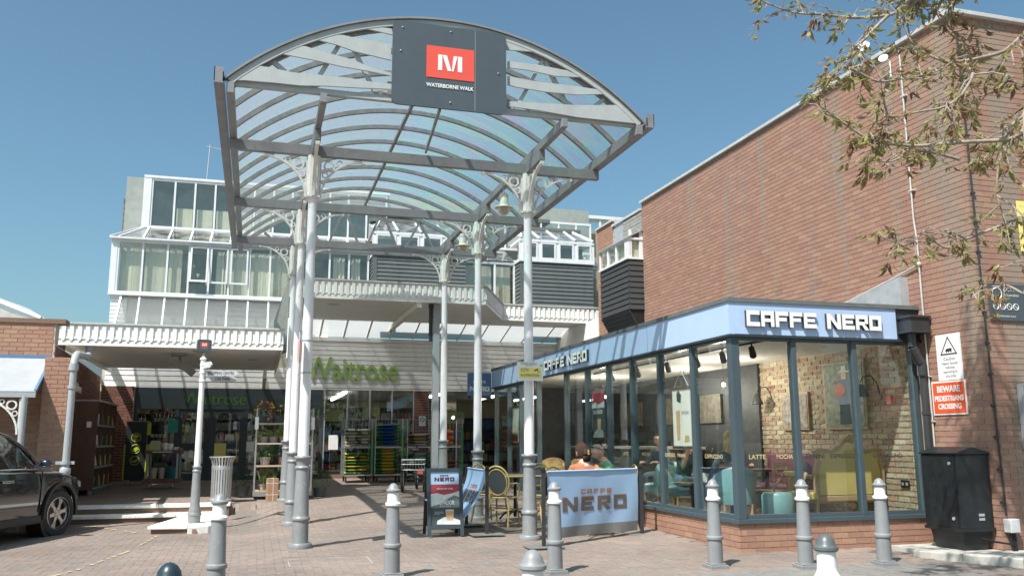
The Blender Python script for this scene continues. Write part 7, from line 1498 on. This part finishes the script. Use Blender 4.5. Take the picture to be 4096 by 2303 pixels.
# wheels: tyre and six spoke rim
def car_wheel(x,y,steer,first=None):
    M_=Matrix.Translation((x,y,.345))@Matrix.Rotation(steer,4,'Z')
    ty=MB(); ty.lathe([(.212,-.05),(.235,-.10),(.30,-.118),(.338,-.105),(.350,-.08),(.352,.08),(.338,.105),(.30,.118),(.235,.10),(.212,-.05)],n=40,cap=False); ty.xf(M_@Matrix.Rotation(math.pi/2,4,'X')); o=ty.build('wheel','tyre',car,smooth=40)
    rm=MB(); rm.lathe([(.232,.112),(.245,.108),(.238,.085),(.218,.06),(.212,-.1)],n=36,cap=False)
    for k in range(6):
        a_=k*math.pi/3+.2; q=len(rm.v); rm.prism([(.045,-.035),(.14,-.022),(.225,-.055),(.225,.055),(.14,.022),(.045,.035)],lambda u,v,s_:(u*math.cos(a_)-v*math.sin(a_),u*math.sin(a_)+v*math.cos(a_),s_),.055,.085)
    rm.lathe([(.055,.05),(.055,.09),(.03,.098)],n=16); rm.xf(M_@Matrix.Rotation(math.pi/2,4,'X')).build('rim','alloy',o,smooth=35)
    MB().lathe([(.205,-.03),(.205,-.01)],n=24).xf(M_@Matrix.Rotation(math.pi/2,4,'X')).build('brake_disc','dark',o)
car_wheel(0,YC-.84,RAD(-9)); car_wheel(-2.85,YC-.84,0); car_wheel(0,YC+.84,RAD(-9)); car_wheel(-2.85,YC+.84,0)
# ---------------------------------------------------------------- tree reaching in from the right
mat('bark',(.30,.255,.21),.9,var=.35,scale=12,bump=.4); mat_rnd('leaf_tree',[(.20,.09,.07),(.30,.17,.11),(.30,.25,.12),(.30,.32,.11),(.42,.44,.18),(.24,.27,.09),(.33,.18,.12),(.50,.50,.26)],rough=.45,mott=.2,bump=0)
lt=MT['leaf_tree']; p_=lt.node_tree.nodes['Principled BSDF']
_o=lt.node_tree.nodes['Material Output']; _tl=lt.node_tree.nodes.new('ShaderNodeBsdfTranslucent'); _mx=lt.node_tree.nodes.new('ShaderNodeMixShader'); _mx.inputs[0].default_value=.5
lt.node_tree.links.new(p_.inputs['Base Color'].links[0].from_socket,_tl.inputs[0]); lt.node_tree.links.new(p_.outputs[0],_mx.inputs[1]); lt.node_tree.links.new(_tl.outputs[0],_mx.inputs[2]); lt.node_tree.links.new(_mx.outputs[0],_o.inputs[0])

BR={'A': [(6.25, 6.8, 5.81), (6.11, 6.8, 5.68), (5.95, 6.8, 5.59), (5.57, 6.85, 5.54), (5.29, 6.9, 5.56), (5.01, 6.95, 5.56), (4.83, 7.0, 5.62), (4.62, 7.0, 5.67)] ,
'B': [(5.71, 6.5, 5.41), (5.55, 6.5, 5.26), (5.38, 6.45, 5.1), (5.22, 6.4, 4.97), (5.07, 6.4, 4.78), (4.86, 6.35, 4.56), (4.63, 6.3, 4.41)] ,
'C': [(6.8, 6.0, 5.13), (6.68, 6.1, 5.0), (6.54, 6.2, 4.96), (6.23, 6.3, 4.91), (6.02, 6.4, 5.01), (5.86, 6.4, 5.12), (5.8, 6.4, 5.28)] ,
'D': [(5.9, 5.75, 4.52), (5.84, 5.75, 4.42), (5.72, 5.75, 4.28), (5.54, 5.75, 4.17), (5.28, 5.75, 4.1), (5.0, 5.75, 4.03), (4.88, 5.75, 4.1)] ,
'E': [(7.07, 6.3, 4.76), (6.88, 6.4, 4.76), (6.72, 6.5, 4.69), (6.51, 6.5, 4.59), (6.32, 6.6, 4.62)] ,
'F': [(6.22, 5.6, 3.96), (6.14, 5.7, 3.92), (5.73, 5.8, 3.89), (5.39, 5.9, 3.86), (5.11, 5.9, 3.85), (4.88, 5.9, 3.87), (4.58, 5.9, 4.02), (4.43, 5.9, 4.06)] ,
'G': [(6.4, 6.5, 4.02), (6.09, 6.5, 4.06), (5.85, 6.5, 4.05), (5.61, 6.5, 3.93), (5.36, 6.5, 3.92)] ,
'H': [(6.35, 5.8, 3.28), (6.06, 5.9, 3.16), (5.84, 6.0, 3.07), (5.66, 6.0, 3.0), (5.45, 6.0, 3.11), (5.27, 6.0, 3.0), (4.98, 6.0, 3.06)] ,
'I': [(6.24, 5.6, 4.11), (6.14, 5.7, 3.97), (6.08, 5.8, 3.52), (6.09, 5.75, 3.18)] ,
'J': [(6.92, 6.9, 5.96), (6.83, 6.9, 5.76), (6.77, 6.9, 5.63), (6.89, 6.85, 5.47), (7.07, 6.8, 5.47), (6.88, 6.8, 5.06)] ,
'K': [(4.99, 6.3, 4.71), (5.11, 6.3, 4.69), (5.36, 6.3, 4.61), (5.67, 6.3, 4.68), (5.98, 6.3, 4.77), (6.28, 6.35, 4.92)] ,
'L': [(6.04, 5.6, 2.54), (5.97, 5.7, 2.63), (5.8, 5.7, 2.58)] ,
'N': [(6.69, 6.0, 4.27), (6.63, 6.1, 4.2), (6.56, 6.2, 4.07), (6.33, 6.2, 3.89)] ,
}
tree=thing('street_tree','young leafed tree reaching in from the upper right','tree',(8.5,4.9,-.1),world=True)
rt=random.Random(21)
MB().tube([(8.5,4.9,-.2),(8.46,4.92,1.2),(8.35,5.0,2.4),(8.2,5.1,3.3)],[.17,.14,.125,.11],12).build('trunk','bark',tree,smooth=60)
limbs={'main1':[(8.2,5.1,3.25),(7.7,5.3,4.3),(7.1,5.7,5.2),(6.7,6.2,6.1)],'main2':[(8.2,5.1,3.25),(7.6,5.3,3.7),(7.0,5.6,4.1),(6.6,5.8,4.3)],'main3':[(8.2,5.1,3.25),(8.3,5.4,4.8),(8.1,5.9,6.6),(7.6,6.2,8.6)],'main4':[(8.3,5.05,2.7),(7.6,5.2,2.9),(7.0,5.4,3.1),(6.5,5.6,3.25)],'main5':[(7.1,5.7,5.2),(6.4,5.7,6.5),(5.8,5.8,7.6),(5.2,6.0,8.4)],'main6':[(8.3,5.4,4.8),(8.9,5.6,6.2),(9.1,6.0,7.8)],'main7':[(6.7,6.2,6.1),(6.4,6.8,5.9),(6.3,6.9,5.75)]}
def curve(P,n=4):
    P=[Vector(p) for p in P]; out=[]
    for i in range(len(P)-1):
        p0,p1,p2,p3=P[max(i-1,0)],P[i],P[i+1],P[min(i+2,len(P)-1)]
        for k in range(n):
            t=k/n; out.append(.5*((2*p1)+(p2-p0)*t+(2*p0-5*p1+4*p2-p3)*t*t+(3*p1-p0-3*p2+p3)*t**3))
    return out+[P[-1]]
for k,P in limbs.items():
    q=curve(P); MB().tube(q,[.075-.05*i/len(q) if k!='main3' else .085-.05*i/len(q) for i in range(len(q))],10).build('limb','bark',tree,smooth=60)
start={'A':'main7','C':'main1','E':'main2','F':'main2','H':'main4','I':'main2','L':'main4','N':'main2','J':'main7'}
LEAF=[]; 
def leafset(p,d,n,size):
    """a drooping spray of leaflets at p"""
    for _ in range(n):
        a=rt.uniform(0,6.283); out=Vector((math.cos(a),math.sin(a),0))*rt.uniform(.3,1)+d*.6; dirv=(out+Vector((0,0,-rt.uniform(.3,1.5)))).normalized()
        LEAF.append((p+out*rt.uniform(0,.06)+Vector((0,0,rt.uniform(-.02,.03))),dirv,size*rt.uniform(.6,1.25),rt.random()))
def twig(m,p,d,L,size,n):
    q=[p,p+d*L*.5+Vector((0,0,.02)),p+d*L+Vector((0,0,-.02-rt.uniform(0,.06)))]; m.tube(q,[.006,.0045,.003],5); leafset(q[2],d,n,size)
    if rt.random()<.6: leafset(q[1],d,max(2,n//2),size*.85)
tw=MB()
for k,P in BR.items():
    q=curve(P,5); r0=.024 if k in'ACF' else .017
    if k in start:
        l=[Vector(x) for x in limbs[start[k]]]; c=min(l,key=lambda x:(x-q[0]).length); q=curve([c,c.lerp(q[0],.5)+Vector((0,0,.08)),q[0]],3)[:-1]+q
    MB().tube(q,[r0*(1-.72*i/(len(q)-1)) for i in range(len(q))],8).build('branch','bark',tree,smooth=60)
    s=0
    for i in range(1,len(q)):
        seg=(q[i]-q[i-1]).length; s+=seg
        while s>.085:
            s-=.085
            if i<len(q)*.18 and k not in 'GDK': continue
            d=(q[i]-q[i-1]).normalized(); r=Vector((rt.uniform(-1,1),rt.uniform(-1,1),rt.uniform(-.7,.8))); d=(d*.5+r).normalized()
            if rt.random()<.72: twig(tw,q[i-1].lerp(q[i],rt.random()),d,rt.uniform(.06,.24),rt.choice((.062,.08,.10)),rt.randint(5,10))
    leafset(q[-1],(q[-1]-q[-2]).normalized(),9,.11)
    for i in range(3 if k in start else 1,len(q)-1):      # side shoots
        if rt.random()<.26:
            d=((q[i]-q[i-1]).normalized()*.7+Vector((rt.uniform(-1,1),rt.uniform(-1,1),rt.uniform(-.6,.7)))).normalized(); L=rt.uniform(.18,.42); e=q[i]+d*L+Vector((0,0,-.04)); tw.tube([q[i],q[i].lerp(e,.5)+Vector((0,0,.03)),e],[.009,.007,.004],5)
            for z in range(2): twig(tw,q[i].lerp(e,.5+.45*z),Vector((rt.uniform(-1,1),rt.uniform(-1,1),rt.uniform(-.5,.5))).normalized(),rt.uniform(.05,.14),rt.choice((.075,.10,.12)),rt.randint(5,9))
for k in ('main3','main5','main6','main1','main7'):
    q=curve(limbs[k],5)
    for i in range(3,len(q)):
        for _ in range(5):
            d=Vector((rt.uniform(-1,1),rt.uniform(-1,1),rt.uniform(-.3,.9))).normalized(); L=rt.uniform(.3,.9)
            if (q[i]+d*L).z<5.9 and q[i].y>5: continue
            e=q[i]+d*L; tw.tube([q[i],q[i].lerp(e,.5)+Vector((0,0,.05)),e],[.012,.009,.005],5)
            for z in range(4): twig(tw,q[i].lerp(e,.4+.2*z),Vector((rt.uniform(-1,1),rt.uniform(-1,1),rt.uniform(-.4,.5))).normalized(),rt.uniform(.08,.2),.085,rt.randint(4,7))
tw.build('twigs','bark',tree)['kind']='stuff'
def leaf_shape():
    # midrib folded, pointed, drooping tip; unit length along +X
    v=[(0,0,0),(.28,.17,.045),(.28,-.17,.045),(.62,.13,-.02),(.62,-.13,-.02),(1,0,-.30),(.30,0,0),(.64,0,-.075)]
    f=[(0,6,1),(0,2,6),(6,7,3,1),(6,2,4,7),(7,5,3),(7,4,5)]
    return v,f
LV,LF=leaf_shape()
def leaf_m(p,d,size,roll):
    x=d; y=x.cross(Vector((0,0,1))); y=y.normalized() if y.length>.05 else Vector((0,1,0)); y=(Matrix.Rotation(roll,3,x)@y); z=x.cross(y)
    return Matrix(((x.x*size,y.x*size,z.x*size,p.x),(x.y*size,y.y*size,z.y*size,p.y),(x.z*size,y.z*size,z.z*size,p.z),(0,0,0,1)))
LEAF.sort(key=lambda l:-l[2] if l[0].z<5.6 and l[0].x<6.7 else 9)
vs=[];fs=[];rn=[];LM=[]
for q in range(8):
    b=MB().add(LV,LF); me=b.mesh('leaf','leaf_tree'); set_rnd(me,[(q+.5)/8]*len(LF)); LM.append(me)
for i,(p,d,s,rv) in enumerate(LEAF):
    M_=leaf_m(p,d,s,rt.uniform(-1,1))
    if i<300: o=link('leaf',LM[int(rv*7.99)],tree); o.matrix_basis=M_
    else:
        b=len(vs); vs+=[tuple(M_@Vector(v)) for v in LV]; fs+=[tuple(k+b for k in f) for f in LF]; rn+=[rv]*len(LF)
me=bpy.data.meshes.new('leaves'); me.from_pydata(vs,[],fs); me.materials.append(MT['leaf_tree']); set_rnd(me,rn); o=link('leaves',me,tree); o['kind']='stuff'

# ---------------------------------------------------------------- trees across the car park behind the viewer (seen in the glass)
mat_rnd('leaf_far',[(.035,.06,.02),(.05,.085,.025),(.07,.10,.03),(.045,.07,.022)],rough=.6,mott=.2,bump=0)
ft=thing('car_park_tree','broad leafy tree across the car park behind the viewpoint, first of the row','tree',(-14,-17,-.2),group='trees across the car park')
MB().tube([(0,0,0),(.05,0,1.5),(0,.1,3.2)],[.22,.18,.12],10).build('trunk','bark',ft,smooth=60)
rf=random.Random(9); vs=[];fs=[];rn=[]
cl=[(Vector((rf.gauss(0,1.6),rf.gauss(0,1.6),rf.uniform(2.6,8.2))),rf.uniform(.7,1.5)) for _ in range(34)]
for c,r in cl:
    for _ in range(70):
        d=Vector((rf.gauss(0,1),rf.gauss(0,1),rf.gauss(0,.8))).normalized(); p=c+d*r*rf.uniform(.6,1.05); u=Vector((rf.gauss(0,1),rf.gauss(0,1),rf.gauss(0,1))).normalized(); w_=u.cross(d).normalized()
        b=len(vs); L_=rf.uniform(.16,.32); vs+=[tuple(p-u*L_),tuple(p+w_*L_*.45),tuple(p+u*L_),tuple(p-w_*L_*.45)]; fs.append((b,b+1,b+2,b+3)); rn.append(rf.random())
me=bpy.data.meshes.new('crown'); me.from_pydata(vs,[],fs); me.materials.append(MT['leaf_far']); set_rnd(me,rn); link('crown',me,ft)
for k,(x,y,s_) in enumerate(((-8,-19,1.1),(-2,-18,.95),(4,-20,1.15),(10,-17,1.0),(16,-19,1.1),(22,-15,1.0),(-20,-12,1.0))):
    c=dup(ft,(x,y,-.2),k*1.3,'broad leafy tree across the car park behind the viewpoint, %s of the row'%('second third fourth fifth sixth seventh last'.split()[k])); c.scale=(s_,s_,s_)
